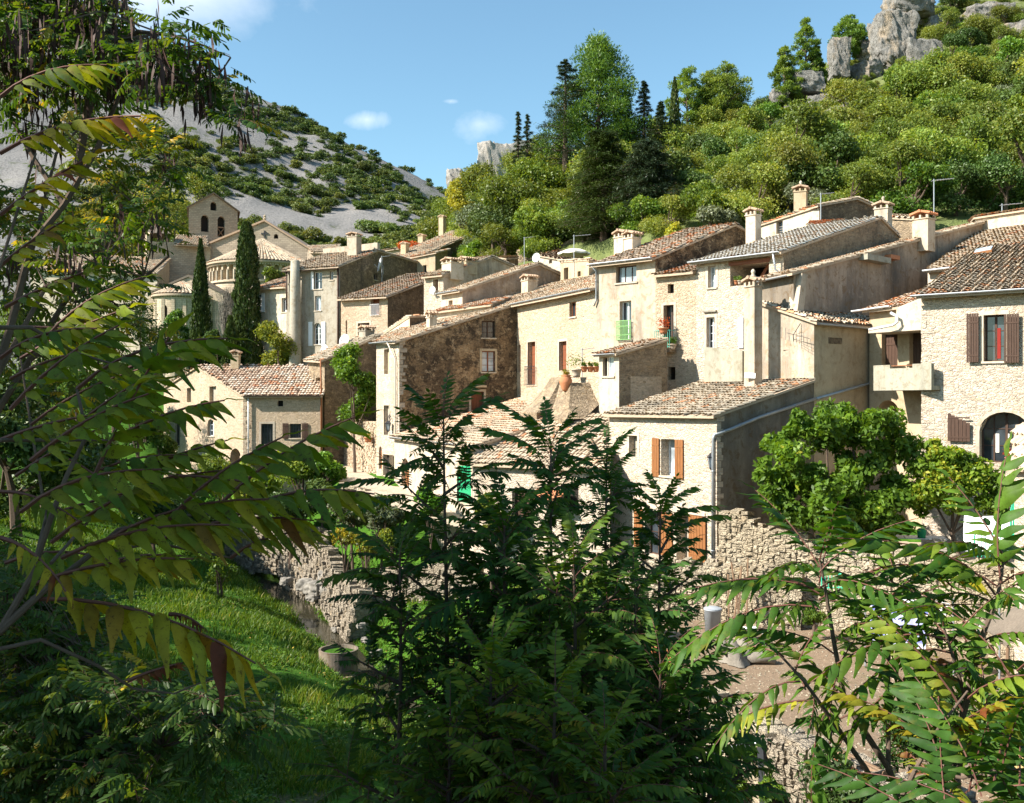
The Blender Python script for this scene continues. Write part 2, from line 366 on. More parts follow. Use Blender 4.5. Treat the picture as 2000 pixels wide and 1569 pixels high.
def wall_mesh(mb, f, U, zb, tops, ops, dep=.28, du=None):
    """tops: list of (u, z) along the wall head; ops: dicts u0 u1 v0 v1 arch"""
    tu = [t[0] for t in tops]; tz = [t[1] for t in tops]
    top = lambda u: float(np.interp(u, tu, tz))
    ends = [o for o in ops]
    br = set([0.0, U] + [t for t in tu if 0 < t < U])
    for o in ops:
        k = 8 if o.get('arch', 0) > 0 else 1
        for i in range(k + 1): br.add(o['u0'] + (o['u1'] - o['u0']) * i / k)
    if du:
        for i in range(1, int(U / du)): br.add(i * U / int(U / du))
    br = sorted(b for b in br if -1e-6 <= b <= U + 1e-6)
    def ot(o, u):
        a = o.get('arch', 0)
        if a <= 0: return o['v1']
        t = (u - (o['u0'] + o['u1']) / 2) / ((o['u1'] - o['u0']) / 2); return o['v1'] - a + a * math.sqrt(max(0, 1 - t * t))
    for a, b in zip(br[:-1], br[1:]):
        if b - a < 1e-5: continue
        mid = (a + b) / 2; cov = sorted([o for o in ops if o['u0'] - 1e-6 <= mid <= o['u1'] + 1e-6], key=lambda o: o['v0'])
        la = lb = zb
        for o in cov:
            if o['v0'] > la: mb.poly(f(a, la), f(b, lb), f(b, o['v0']), f(a, o['v0']))
            la, lb = ot(o, a), ot(o, b)
        if top(a) > la + 1e-4 or top(b) > lb + 1e-4: mb.poly(f(a, la), f(b, lb), f(b, max(top(b), lb)), f(a, max(top(a), la)))
    for o in ops:
        d = -o.get('dep', dep); u0, u1, v0 = o['u0'], o['u1'], o['v0']
        mb.poly(f(u0, v0), f(u1, v0), f(u1, v0, d), f(u0, v0, d))
        for u, sgn in ((u0, 1), (u1, -1)):
            q = [f(u, v0), f(u, v0, d), f(u, ot(o, u), d), f(u, ot(o, u))]; mb.poly(*(q if sgn > 0 else q[::-1]))
        k = 8 if o.get('arch', 0) > 0 else 1
        for i in range(k):
            a = u0 + (u1 - u0) * i / k; b = u0 + (u1 - u0) * (i + 1) / k
            mb.poly(f(a, ot(o, a)), f(a, ot(o, a), d), f(b, ot(o, b), d), f(b, ot(o, b)))
def bar(mb, w, u0, v0, u1, v1, n0, n1):
    mb.box((w.f((u0 + u1) / 2, (v0 + v1) / 2, (n0 + n1) / 2)), w.f(1, 0) * 0 + np.array([*(w.u * (u1 - u0) / 2), 0]), np.array([*(w.n * (n1 - n0) / 2), 0]), (0, 0, (v1 - v0) / 2))
def archpts(o, shrink=0.0, k=10):
    u0, u1, v0, v1, a = o['u0'] + shrink, o['u1'] - shrink, o['v0'], o['v1'] - shrink, o.get('arch', 0)
    if a <= 0: return [(u0, v0), (u1, v0), (u1, v1), (u0, v1)]
    pts = [(u0, v0), (u1, v0)]
    for i in range(k + 1):
        t = math.pi * i / k; pts.append(((u0 + u1) / 2 + (u1 - u0) / 2 * math.cos(t), v1 - a + a * math.sin(t)))
    return pts
def planks(mb, w, u0, u1, v0, v1, n=.03, t=.035, k=4, battens=True, slope=0):
    g = .008
    for i in range(k):
        a = u0 + (u1 - u0) * i / k + g; b = u0 + (u1 - u0) * (i + 1) / k - g
        bar(mb, w, a, v0, b, v1 - slope * (i + .5) / k, n, n + t)
    if battens:
        for q in (.14, .82): bar(mb, w, u0 + .01, v0 + (v1 - v0) * q - .03, u1 - .01, v0 + (v1 - v0) * q + .03, n + t, n + t + .012)
def fit(house, w, o, kind, col='w_brown', glass='glass', grid=(2, 3), sill=True, name=None):
    """fill an opening with its joinery"""
    d = -o.get('dep', .28); u0, u1, v0, v1 = o['u0'], o['u1'], o['v0'], o['v1']; W, H = u1 - u0, v1 - v0
    pts = archpts(o)
    if kind in ('blind',):
        mb = MB(); mb.poly(*[w.f(a, b, d) for a, b in pts]); mb.build('blocked_window', M[col], house); return
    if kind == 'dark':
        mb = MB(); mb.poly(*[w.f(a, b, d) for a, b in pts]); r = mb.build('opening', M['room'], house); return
    if kind == 'door':
        mb = MB(); mb.poly(*[w.f(a, b, d + .01) for a, b in pts])
        k = max(3, int(W / .16))
        for i in range(k):
            a = u0 + W * i / k + .006; b = u0 + W * (i + 1) / k - .006
            tt = min((v1 - o.get('arch', 0) + o.get('arch', 0) * math.sqrt(max(0, 1 - ((q - (u0 + u1) / 2) / (W / 2)) ** 2))) for q in (a, b))
            bar(mb, w, a, v0, b, tt - .02, d + .01, d + .05)
        bar(mb, w, u0, v0 + H * .2, u1, v0 + H * .2 + .08, d + .05, d + .07); bar(mb, w, u0, v0 + H * .72, u1, v0 + H * .72 + .08, d + .05, d + .07)
        mb.build(name or 'door', M[col], house)
    if kind == 'win':
        t = min(.06, W * .09); mb = MB()
        bar(mb, w, u0, v0, u0 + t, v1 - o.get('arch', 0), d, d + .06); bar(mb, w, u1 - t, v0, u1, v1 - o.get('arch', 0), d, d + .06); bar(mb, w, u0 + t, v0, u1 - t, v0 + t, d, d + .06)
        if o.get('arch', 0) > 0:
            q = archpts(o)[2:]
            for (a, b), (c, e) in zip(q[:-1], q[1:]): mb.tube([w.f(a, b, d + .03), w.f(c, e, d + .03)], t * .7, 4)
        else: bar(mb, w, u0 + t, v1 - t, u1 - t, v1, d, d + .06)
        nx, nz = grid
        for i in range(1, nx):
            um = u0 + W * i / nx; tt = t * (.75 if i * 2 == nx else .4)
            bar(mb, w, um - tt, v0 + t, um + tt, v1 - t * 1.2 - (0), d + .004, d + .05)
        for j in range(1, nz):
            vm = v0 + H * j / nz; bar(mb, w, u0 + t, vm - .014, u1 - t, vm + .014, d + .008, d + .045)
        win = mb.build(name or 'window', M[col], house)
        g = MB(); g.poly(*[w.f(a, b, d + .02) for a, b in pts]); g.build('pane', M[glass], win)
        if sill:
            s = MB(); bar(s, w, u0 - .08, v0 - .08, u1 + .08, v0, -.02, .07); s.build('sill', M['pl_cream'], win)
def shutter(house, w, b, col, k=4, slope=0, name='shutter', n=.03):
    u0, u1, v0, v1 = b; mb = MB(); planks(mb, w, u0, u1, v0, v1, n, .04, k, slope=slope); o = mb.build(name, M[col], house)
    return o
def surround(house, w, o, col='pl_cream', t=.14, top=True, full=True):
    mb = MB(); u0, u1, v0, v1 = o['u0'], o['u1'], o['v0'], o['v1']; a = o.get('arch', 0)
    bar(mb, w, u0 - t, v0, u0, v1 - a, -.05, .02); bar(mb, w, u1, v0, u1 + t, v1 - a, -.05, .02)
    if a > 0:
        q = archpts(o)[2:]; c = ((u0 + u1) / 2, v1 - a)
        for (x0, y0), (x1, y1) in zip(q[:-1], q[1:]):
            k = 1 + t / ((u1 - u0) / 2); o0 = (c[0] + (x0 - c[0]) * k, c[1] + (y0 - c[1]) * k + .0); o1 = (c[0] + (x1 - c[0]) * k, c[1] + (y1 - c[1]) * k)
            mb.prism([w.f(x0, y0, -.05), w.f(x1, y1, -.05), w.f(*o1, -.05), w.f(*o0, -.05)], np.array([*(w.n * .07), 0]))
    else: bar(mb, w, u0 - t, v1, u1 + t, v1 + t * 1.1, -.05, .023)
    mb.build('window_surround', M[col], house)

def plane_eave(A, B, z, slope):
    A = np.array(A, float); B = np.array(B, float); u = unit(B - A); inn = np.array([-u[1], u[0]]) * slope
    return (inn[0], inn[1], z - inn @ A)
def plane3(p, q, r):
    n = np.cross(np.subtract(q, p), np.subtract(r, p)); a, b = -n[0] / n[2], -n[1] / n[2]; return (a, b, p[2] - a * p[0] - b * p[1])
def plz(pl, p): return pl[0] * p[0] + pl[1] * p[1] + pl[2]
def offset_poly(foot, oh):
    n = len(foot); out = []
    Ls = []
    for i in range(n):
        A, B = np.array(foot[i], float), np.array(foot[(i + 1) % n], float); u = unit(B - A); Ls.append((A + np.array([u[1], -u[0]]) * oh[i], u))
    for i in range(n):
        (A, u), (B, v) = Ls[i - 1], Ls[i]; den = u[0] * v[1] - u[1] * v[0]
        if abs(den) < 1e-4: out.append(B); continue
        t = ((B - A)[0] * v[1] - (B - A)[1] * v[0]) / den; out.append(A + u * t)
    return out
def clip_half(poly, a, b, c):
    """keep a*x+b*y+c<=0"""
    out = []
    for i in range(len(poly)):
        p, q = poly[i], poly[(i + 1) % len(poly)]; fp, fq = a * p[0] + b * p[1] + c, a * q[0] + b * q[1] + c
        if fp <= 1e-9: out.append(p)
        if (fp < 0 < fq) or (fq < 0 < fp): out.append(p + (q - p) * (fp / (fp - fq)))
    return out
def inside(poly, X, Y):
    c = np.zeros(X.shape, bool); n = len(poly)
    for i in range(n):
        x1, y1 = poly[i]; x2, y2 = poly[(i + 1) % n]
        if y1 == y2: continue
        k = ((y1 > Y) != (y2 > Y)) & (X < (x2 - x1) * (Y - y1) / (y2 - y1) + x1); c ^= k
    return c
def tiles(house, poly, pl, mat, pitch=.2, row=.34, bias=0.0, seed=0, orange=.06, name='roof_tiles', parent=None):
    rng = np.random.default_rng(seed + 11); g = np.array(pl[:2]); s = np.linalg.norm(g)
    h = g / s if s > 1e-6 else np.array([0, 1.]); e = np.array([h[1], -h[0]])
    pp = np.array(poly); a = pp @ e; b = pp @ h
    na, nb = int((a.max() - a.min()) / pitch) + 2, int((b.max() - b.min()) / row) + 3
    A, B = np.meshgrid(a.min() + pitch * (np.arange(na) + .3), b.min() + row * (np.arange(nb) - .15), indexing='ij')
    wob = .02 * np.sin(B * 1.7 + np.floor(A / pitch) * 9.1) ; A = A + wob + rng.normal(0, .006, A.shape); B = B + rng.normal(0, .022, B.shape) + .05 * rng.random((A.shape[0], 1))
    X, Y = A * e[0] + B * h[0], A * e[1] + B * h[1]
    Xc, Yc = X + h[0] * row * .45, Y + h[1] * row * .45
    k = inside(poly, Xc, Yc) & (rng.random(X.shape) > .004)
    x, y = X[k], Y[k]; n = len(x)
    sag = .05 * fbm(x * .25 + seed, y * .25, seed, 2) * 2
    tint = np.clip(.52 + bias + .3 * fbm(x * .5, y * .5, seed + 3, 3) * 2 + rng.normal(0, .15, n), 0, .93); oz = rng.random(n) < .6 * orange * (1 + 3 * (fbm(x * .35, y * .35, seed + 9, 2) > .12)); tint[oz] = 1
    ang = np.linspace(0, math.pi, 6); r0 = pitch * .50; lift = pitch * .34
    cs, sn = np.cos(ang), np.sin(ang)
    rr = r0 * (1 + rng.normal(0, .05, n)); yaw = rng.normal(0, .035, n)
    V = np.zeros((n, 12, 3)); zb = pl[0] * x + pl[1] * y + pl[2] + sag * 0
    base_l = rng.normal(.012, .008, n)
    for j in range(2):
        dl = j * row * 1.25; rad = rr * (1.0 if j == 0 else .82); zz = (lift if j == 0 else lift * .55)
        cx = x + h[0] * dl + e[0] * yaw * dl; cy = y + h[1] * dl + e[1] * yaw * dl
        zc = pl[0] * cx + pl[1] * cy + pl[2] + .008 + (.055 if j == 0 else .0) + base_l
        for i in range(6):
            V[:, j * 6 + i, 0] = cx + e[0] * rad * cs[i]; V[:, j * 6 + i, 1] = cy + e[1] * rad * cs[i]; V[:, j * 6 + i, 2] = zc + rad * .85 * sn[i]
    q = np.array([(i, i + 1, 6 + i + 1, 6 + i) for i in range(5)]); Fc = (q[None] + (np.arange(n) * 12)[:, None, None]).reshape(-1, 4)[:, ::-1]
    # trough tiles between the cover tiles
    return npobj(name, V.reshape(-1, 3), Fc, M[mat], parent if parent is not None else house, np.repeat(tint, 5), True)

def house(name, label, foot, zb, planes, wall='stone', roof='tile_tan', oh=.3, ops={}, walls={}, bias=0.0, seed=1, pitch=.2, row=.34, orange=.05, cat='house', thick=.1, group=None, tops={}, dep=.28, hidden_wall='stone_ochre', roofpart=True):
    """foot: corners counter-clockwise from front left; ops[i] = [(box px), kind, kw] on wall i"""
    foot = [np.array(p, float) for p in foot]; n = len(foot); c = sum(foot) / n
    r = thing(name, label, cat, (c[0], c[1], zb), group)
    ohs = oh if hasattr(oh, '__len__') else [oh] * n; Ws = []
    groups = {}
    fills = []
    for i in range(n):
        w = Wall(foot[i], foot[(i + 1) % n]); Ws.append(w)
        hs = lambda u: min(plz(p, w.A + w.u * u) for p in planes)
        us = {0.0, w.len}
        for a in range(len(planes)):
            for b in range(a + 1, len(planes)):
                fa = [plz(planes[a], w.A), plz(planes[a], w.B)]; fb = [plz(planes[b], w.A), plz(planes[b], w.B)]; d0, d1 = fa[0] - fb[0], fa[1] - fb[1]
                if d0 * d1 < 0: us.add(w.len * d0 / (d0 - d1))
        tp = tops.get(i) or [(u, hs(u) - .01) for u in sorted(us)]
        ol = []
        for b, kind, kw in ops.get(i, []):
            u0, u1, v0, v1 = w.bx(*b) if len(b) == 4 else b[1:]
            o = dict(u0=u0, u1=u1, v0=v0, v1=v1, dep=kw.pop('dep', dep))
            ar = kw.pop('arch', 0)
            if ar: o['arch'] = min((v1 - v0) * .6, (u1 - u0) / 2 * ar)
            ol.append(o); fills.append((w, o, kind, kw))
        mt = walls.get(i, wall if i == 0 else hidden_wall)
        mb = groups.setdefault(mt, MB()); wall_mesh(mb, w.f, w.len, zb, tp, ol)
    allw = MB(); keys = list(groups)
    for k, key in enumerate(keys):
        g = groups[key]; b = len(allw.v); allw.v += g.v; allw.f += [tuple(b + i for i in f) for f in g.f]; allw.m += [k] * len(g.f)
    allw.build('wall', [M[k] for k in keys], r)
    for w, o, kind, kw in fills:
        sr = kw.pop('sur', None)
        fit(r, w, o, kind, **kw)
        if sr: surround(r, w, o, sr)
    if roofpart:
        big = offset_poly(foot, ohs); slab = MB(); parts = []
        for i, p in enumerate(planes):
            pg = [np.array(q) for q in big]
            for j, q in enumerate(planes):
                if j != i and pg: pg = clip_half(pg, p[0] - q[0], p[1] - q[1], p[2] - q[2])
            if len(pg) < 3: continue
            slab.prism([np.array([v[0], v[1], plz(p, v) - thick]) for v in pg], (0, 0, thick)); parts.append((pg, p, i))
        sl = slab.build('roof', M['slab'], r)
        for pg, p, i in parts: tiles(r, pg, p, roof, pitch, row, bias, seed + i * 7, orange, 'tiles', sl)
        r_ = sl
    else: r_ = None
    return r, Ws, r_

def quoins(parent, c, ua, ub, z0, z1, mat='pl_cream', seed=0):
    """uneven corner stones; ua, ub run away from the corner along the two walls"""
    rng = np.random.default_rng(seed); z = z0; k = 0; ua = np.array([*unit(ua), 0]); ub = np.array([*unit(ub), 0]); mb = MB(); c = np.array([*c, 0.]); out = -(unit(ua + ub)) * .022
    while z < z1:
        h = .18 + .14 * rng.random(); la, lb = (.42, .2) if k % 2 else (.2, .4); la *= .8 + .5 * rng.random(); lb *= .8 + .5 * rng.random(); o = c + out * (.5 + rng.random())
        if rng.random() < .85: mb.prism([o + [0, 0, z + .01], o + ua * la + [0, 0, z + .01 + rng.normal(0, .008)], o + ua * la + ub * lb + [0, 0, z + .01], o + ub * lb + [0, 0, z + .01 + rng.normal(0, .008)]], (0, 0, h - .02))
        z += h; k += 1
    mb.build('quoins', M[mat], parent)
def gutter(parent, a, b, r=.07, mat='zinc', name='gutter'):
    a, b = np.asarray(a, float), np.asarray(b, float); d = unit(b - a); s = unit(np.cross(d, (0, 0, 1))); mb = MB(); k = 7
    vs = []
    for p in (a, b):
        for rr in (r, r * .82):
            for i in range(k):
                t = math.pi * i / (k - 1); vs.append(p + s * rr * math.cos(t) - np.array([0, 0, 1]) * rr * math.sin(t))
    fs = []
    for i in range(k - 1): fs += [(i, 2 * k + i, 2 * k + i + 1, i + 1), (k + i, k + i + 1, 3 * k + i + 1, 3 * k + i)]
    fs += [(0, k, 3 * k, 2 * k), (k - 1, 3 * k - 1, 4 * k - 1, 2 * k - 1)]
    mb.add(vs, fs); return mb.build(name, M[mat], parent, True)
def pipe(parent, pts, r=.05, mat='zinc', name='drain_pipe'):
    mb = MB(); mb.tube(pts, r, 8)
    for q in range(len(pts) - 1):
        a, b = np.asarray(pts[q]), np.asarray(pts[q + 1]); l = np.linalg.norm(b - a)
        for t in np.arange(.5, l, 1.6): p = a + (b - a) * t / l; d = unit(b - a); mb.tube([p - d * .02, p + d * .02], r * 1.25, 8)
    return mb.build(name, M[mat], parent, True)
def chimney(parent, px, pytop, pybot, y, w=.55, wall='pl_cream', ang=R(-30), cap='tile_tan', vents=True, d=None, finial=False, brick=False, label=None):
    """square stack with raised tile cap; the base runs down into the roof"""
    x = (px - CX) / F * y; zt, zb_ = Z(pytop, y), Z(pybot, y) - .5; d = d or w
    ux = np.array([math.cos(ang), math.sin(ang), 0]); uy = np.array([-math.sin(ang), math.cos(ang), 0]); up = np.array([0, 0, 1.])
    c = np.array([x, y, 0]); mb = MB(); hz = zt - .30 if vents else zt
    mb.box(c + up * (hz + zb_) / 2, ux * w / 2, uy * d / 2, up * (hz - zb_) / 2)
    ch = mb.build('chimney', M[wall], parent)
    cm = MB(); cm.box(c + up * (hz + .02), ux * (w / 2 + .05), uy * (d / 2 + .05), up * .03)
    if vents:
        for i in (-1, 1):
            for j in (-1, 1): cm.box(c + up * (hz + .13) + ux * i * (w / 2 - .05) + uy * j * (d / 2 - .05), ux * .06, uy * .06, up * .09)
        if w > .5: cm.box(c + up * (hz + .13), ux * .05, uy * (d / 2), up * .09)
    cz = hz + (.22 if vents else .04)
    cm.build('chimney_crown', M[wall], ch)
    cp = MB(); o = .10
    for sg in (-1, 1):
        a = c + up * (cz + .16); e0 = c + up * cz + ux * sg * (w / 2 + o)
        cp.prism([a - uy * (d / 2 + o), a + uy * (d / 2 + o), e0 + uy * (d / 2 + o), e0 - uy * (d / 2 + o)], up * .05)
        k = max(2, int((d + 2 * o) / .2))
        for i in range(k):
            t = -(d / 2 + o) + (d + 2 * o) * (i + .5) / k; cp.tube([a + uy * t + up * .05, e0 + uy * t + up * .05 + ux * sg * .03], [.07, .085], 6)
    cp.tube([c + up * (cz + .2) - uy * (d / 2 + o + .02), c + up * (cz + .2) + uy * (d / 2 + o + .02)], .08, 8)
    cp.build('chimney_cap', M['terracotta'] if brick else M['slabcap'], ch)
    if finial:
        fm = MB(); fm.lathe(c + up * (cz + .22), [(.1, 0), (.12, .08), (.06, .14), (.09, .2), (.1, .27), (.06, .34), (0.001, .38)], 10); fm.build('finial', M['pl_cream'], ch, True)
    return ch
M['slabcap'] = m_simple('cap_tile', (.36, .25, .17), .9, .35)
# ------------------------------------------------------------------ the village
def along(A, d, px):
    A = np.array(A, float); d = unit(d); X = (px - CX) / F; s = (X * A[1] - A[0]) / (d[0] - X * d[1]); return A + d * s
def perp(A, B): u = unit(np.array(B) - np.array(A)); return np.array([-u[1], u[0]])
def zat(py, p): return Z(py, p[1])

# --- house with the orange shutters
A1, B1 = P2(1190, 45), P2(1400, 39); d1 = perp(A1, B1); C1 = along(B1, d1, 1589); D1 = A1 + d1 * np.linalg.norm(C1 - B1)
pl = plane3((*A1, zat(807, A1)), (*B1, zat(809, B1)), (*C1, zat(742, C1)))
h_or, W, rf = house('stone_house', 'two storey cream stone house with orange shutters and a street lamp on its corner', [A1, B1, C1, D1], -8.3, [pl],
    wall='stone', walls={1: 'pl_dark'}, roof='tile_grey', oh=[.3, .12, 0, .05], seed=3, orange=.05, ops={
    0: [((1229, 851, 1245, 892), 'blind', dict(col='pl_greylit', dep=.3, sur='pl_cream')),
        ((1291, 858, 1319, 930), 'win', dict(col='w_white', glass='glass_bright', grid=(2, 1), dep=.5)),
        ((1259, 997, 1291, 1085), 'win', dict(col='w_brown', glass='glass', grid=(2, 2), dep=.4)),
        ((1321, 1004, 1346, 1098), 'blind', dict(col='pl_greylit', dep=.5))]})
w = W[0]
shutter(h_or, w, w.bx(1275, 856, 1289, 931), 'w_orange', 3); shutter(h_or, w, w.bx(1320, 859, 1336, 936), 'w_orange', 3)
shutter(h_or, w, w.bx(1240, 994, 1257, 1070), 'w_orange', 3); shutter(h_or, w, w.bx(1293, 1001, 1315, 1086), 'w_orange', 4)
q = w.bx(1348, 1008, 1381, 1096); mb = MB(); planks(mb, w, *q[:2], *q[2:], .05, .05, 6); bar(mb, w, q[0] + .75, q[2] + .95, q[0] + .85, q[2] + 1.0, .1, .16); mb.build('door', M['w_orange'], h_or)
mb = MB(); q = w.bx(1262, 988, 1378, 1000); bar(mb, w, q[0], Z(1003, 40.6), q[1], Z(997, 40.6), .0, .05); mb.build('lintel', M['pl_pale'], h_or)
e = w.f(-.1, 0, 0); gutter(h_or, w.f(w.len - .1, zat(811, A1) - .05, .3), w.f(w.len - .12, zat(811, A1) - .05, .28), .01)
pipe(h_or, [w.pt(1395, 1100, .08), w.pt(1396, 858, .08), w.pt(1399, 850, .12), W[1].pt(1425, 838, .1), W[1].pt(1480, 815, .1), W[1].pt(1589, 779, .1)], .07)
# small parapet on the back of its roof, and the tall chimney stack
a, b = P2(1376, 47.3), P2(1450, 45.2)
mb = MB(); u = unit(b - a); n2 = np.array([-u[1], u[0]]) * .25
mb.prism([(*a, 0.9), (*b, .6), (*(b + n2), .6), (*(a + n2), .9)], (0, 0, 1.75)); mb.build('parapet', M['concrete'], h_or)
ch = chimney(rf, 1471, 548, 742, 43.6, .62, 'pl_stain', R(-57), d=.5, finial=True)
mb = MB(); c = P3(1468, 738, 43.3); mb.prism([c + [-.30, .12, -.02], c + [.1, -.2, -.05], c + [.12, -.15, .16], c + [-.26, .16, .2]], (.0, -.02, .03)); mb.build('flashing', M['zinc'], ch)
lh = h_or
quoins(h_or, B1, A1 - B1, d1, -8, -.7, 'stone', 1)

# --- house with the television aerial on its plaster wall
B2 = P2(1590, 42); A2 = P2(1488, 44.6); C2 = along(B2, (.79, .61), 1704); D2 = A2 + (C2 - B2) * 1.5; C2 = B2 + (C2 - B2) * 1.25
pl = plane3((*B2, zat(628, B2) + .02), (*A2, zat(592, A2)), (*along(B2, (.79, .61), 1704), zat(636, along(B2, (.79, .61), 1704))))
h_tv, W, rf = house('plaster_house', 'narrow plastered house with stained blank walls and an aerial under the eaves', [A2, B2, C2, D2], -8.2, [pl], wall='pl_stain', walls={1: 'pl_tan'},
    roof='tile_grey', oh=[.15, .25, 0, .02], seed=5, orange=.12)
wt = W[0]; w1 = W[1]
gutter(h_tv, w1.f(-.1, zat(632, B2) - .02, .3), w1.f(w1.upx(1708), zat(632, B2) - .04, .3))
pipe(h_tv, [w1.pt(1700, 640, .15), w1.pt(1699, 650, .1), w1.pt(1700, 742, .1), w1.pt(1692, 750, .1), w1.pt(1591, 779, .1)], .06)
mb = MB()                                                             # patch of bare masonry
q = w1.bx(1618, 660, 1644, 672); bar(mb, w1, q[0], q[2], q[1], q[3], -.02, .02); mb.build('niche', M['stone_dark'], h_tv)
t = thing('television_aerial', 'bristly grey aerial fixed flat to the plaster wall beside the tall chimney', 'aerial', wt.pt(1565, 640, .1))
mb = MB(); p = lambda px, py, n=.35: wt.pt(px, py, n)
mb.tube([p(1565, 632, .05), p(1562, 655, .4), p(1563, 668, .4)], .018, 5); mb.tube([p(1548, 651), p(1592, 662)], .012, 5); mb.build('mast', M['iron'], t)
mb = MB()
for i, xx in enumerate((1538, 1545, 1552, 1566, 1573, 1580)): mb.tube([p(xx, 640 + i * 2), p(xx + 3, 662 + i * 3, .45)], .008, 4)
for i in range(4): mb.tube([p(1564, 655 + i * 4), p(1593, 650 + i * 7, .8)], .008, 4)
mb.build('element', M['iron'], t)

# --- the row of tall facades
V0, V1, V2, V3, V4 = P2(1010, 63), P2(1165, 54), P2(1280, 51.5), P2(1360, 50), P2(1530, 46.5)
s0, s1, s2, s3, s4 = map(unit, ((.9, .436), (.85, .53), (.8, .6), (.75, .66), (.71, .71)))
# house with the long gutter between the brown wall and the green balcony
pl = plane_eave(V0, V1, 6.33, .335)
h_lo, W, rf = house('stone_house', 'long cream stone house with a low wide roof, red-brown doors and a terrace of pots', [V0, V1, V1 + s1 * 12, V0 + s0 * 12], -3, [pl], wall='stone_fine',
    roof='tile_tan', oh=[.45, .0, .2, .0], seed=8, orange=.06, ops={0: [
    ((1031, 668, 1046, 751), 'door', dict(col='w_red', dep=.35, sur='pl_pale')), ((1092, 667, 1107, 724), 'door', dict(col='w_red', dep=.3, sur='pl_pale')),
    ((1112, 590, 1125, 619), 'win', dict(col='w_red', dep=.25, grid=(2, 1))), ((1011, 674, 1017, 727), 'dark', dict(dep=.3))]})
w = W[0]; g0, g1 = w.f(.1, 6.3, .5), w.f(w.len, 6.3, .5); gutter(h_lo, g0, g1, .08)
mb = MB(); q = w.bx(1028, 716, 1049, 752)
for i in range(9): u = q[0] + (q[1] - q[0]) * i / 8; mb.tube([w.f(u, q[2], .15), w.f(u, q[3], .15)], .012, 4)
mb.tube([w.f(q[0], q[3], .15), w.f(q[1], q[3], .15)], .02, 4); mb.tube([w.f(q[0], q[3] - .2, .15), w.f(q[1], q[3] - .2, .15)], .012, 4); mb.tube([w.f(q[0], q[2], .15), w.f(q[1], q[2], .15)], .02, 4); mb.build('railing', M['iron'], h_lo)
ch = chimney(rf, 1034, 541, 575, 69, .9, 'pl_stain', R(-60), d=.8)
ch = chimney(rf, 843, 612, 640, 62.5, .5, 'pl_cream', R(-60))
# house with the green balcony
plf = plane_eave(V1, V2, 7.66, .39); ap = V2 + s2 * 6.3; zr = plz(plf, ap); plb = plane_eave(ap + (V2 - V1), ap, zr, .28)
h_gr, W, rf = house('tall_house', 'tall pale rendered house with a green railed window below a wide brown casement', [V1, V2, V2 + s2 * 12, V1 + s1 * 12], -3, [plf, plb], wall='pl_stain', walls={1: 'stone_brown', 3: 'pl_cream'},
    roof='tile_red', oh=[.4, .12, .1, .1], seed=9, bias=-.05, orange=.1, ops={0: [
    ((1203, 519, 1243, 552), 'win', dict(col='w_brown', dep=.3, grid=(3, 1), glass='glass_bright')), ((1210, 588, 1233, 664), 'win', dict(col='w_white', dep=.35, grid=(2, 1)))]})
w = W[0]; gutter(h_gr, w.f(-.3, 7.6, .45), w.f(w.len, 7.6, .45), .08); pipe(h_gr, [w.f(-.05, 7.5, .4), w.f(.05, 7.2, .1), w.f(.05, 5.6, .1), w.f(-.1, 5.3, .1)], .05)
mb = MB(); q = w.bx(1206, 627, 1234, 664)
for i in range(13): u = q[0] + (q[1] - q[0]) * i / 12; mb.tube([w.f(u, q[2], .12), w.f(u, q[3], .12)], .018, 4)
for vz in (q[2], q[3], q[2] + .25, q[3] - .3): mb.tube([w.f(q[0], vz, .12), w.f(q[1], vz, .12)], .022, 4)
mb.build('railing', M['greenrail'], h_gr)
chimney(rf, 1217, 455, 495, 56.2, .75, 'pl_cream', R(-52)); chimney(rf, 1235, 457, 490, 55.6, .7, 'pl_cream', R(-52))
# narrow link house
pl = plane_eave(V2, V3, 6.72, .3)
h_na, W, rf = house('narrow_house', 'narrow stone house with a flower balcony squeezed between two taller fronts', [V2, V3, V3 + s3 * 7, V2 + s2 * 7], -3, [pl], wall='stone_fine', roof='tile_red', oh=[.3, 0, 0, 0], seed=10, orange=.15, ops={0: [
    ((1304, 555, 1316, 573), 'dark', dict(dep=.3)), ((1296, 596, 1316, 680), 'win', dict(col='w_brown', grid=(2, 1), dep=.4, sur='pl_pale')), ((1305, 717, 1319, 742), 'dark', dict(dep=.3))]})
w = W[0]
mb = MB(); q = w.bx(1289, 647, 1318, 681); o_ = .55
for u in (q[0], q[1]): mb.tube([w.f(u, q[3], 0), w.f(u, q[3], o_), w.f(u, q[2], o_)], .018, 4)
for i in range(9): u = q[0] + (q[1] - q[0]) * i / 8; mb.tube([w.f(u, q[2], o_), w.f(u, q[3], o_)], .014, 4)
for v in (q[2] + .05, q[3]): mb.tube([w.f(q[0], v, o_), w.f(q[1], v, o_)], .02, 4)
mb.build('railing', M['teal'], h_na); mb = MB(); bar(mb, w, q[0] - .05, q[2] - .22, q[1] + .05, q[2] - .02, 0, .62); mb.build('balcony_slab', M['stone_ochre'], h_na)
bal_na = (w, q, o_)
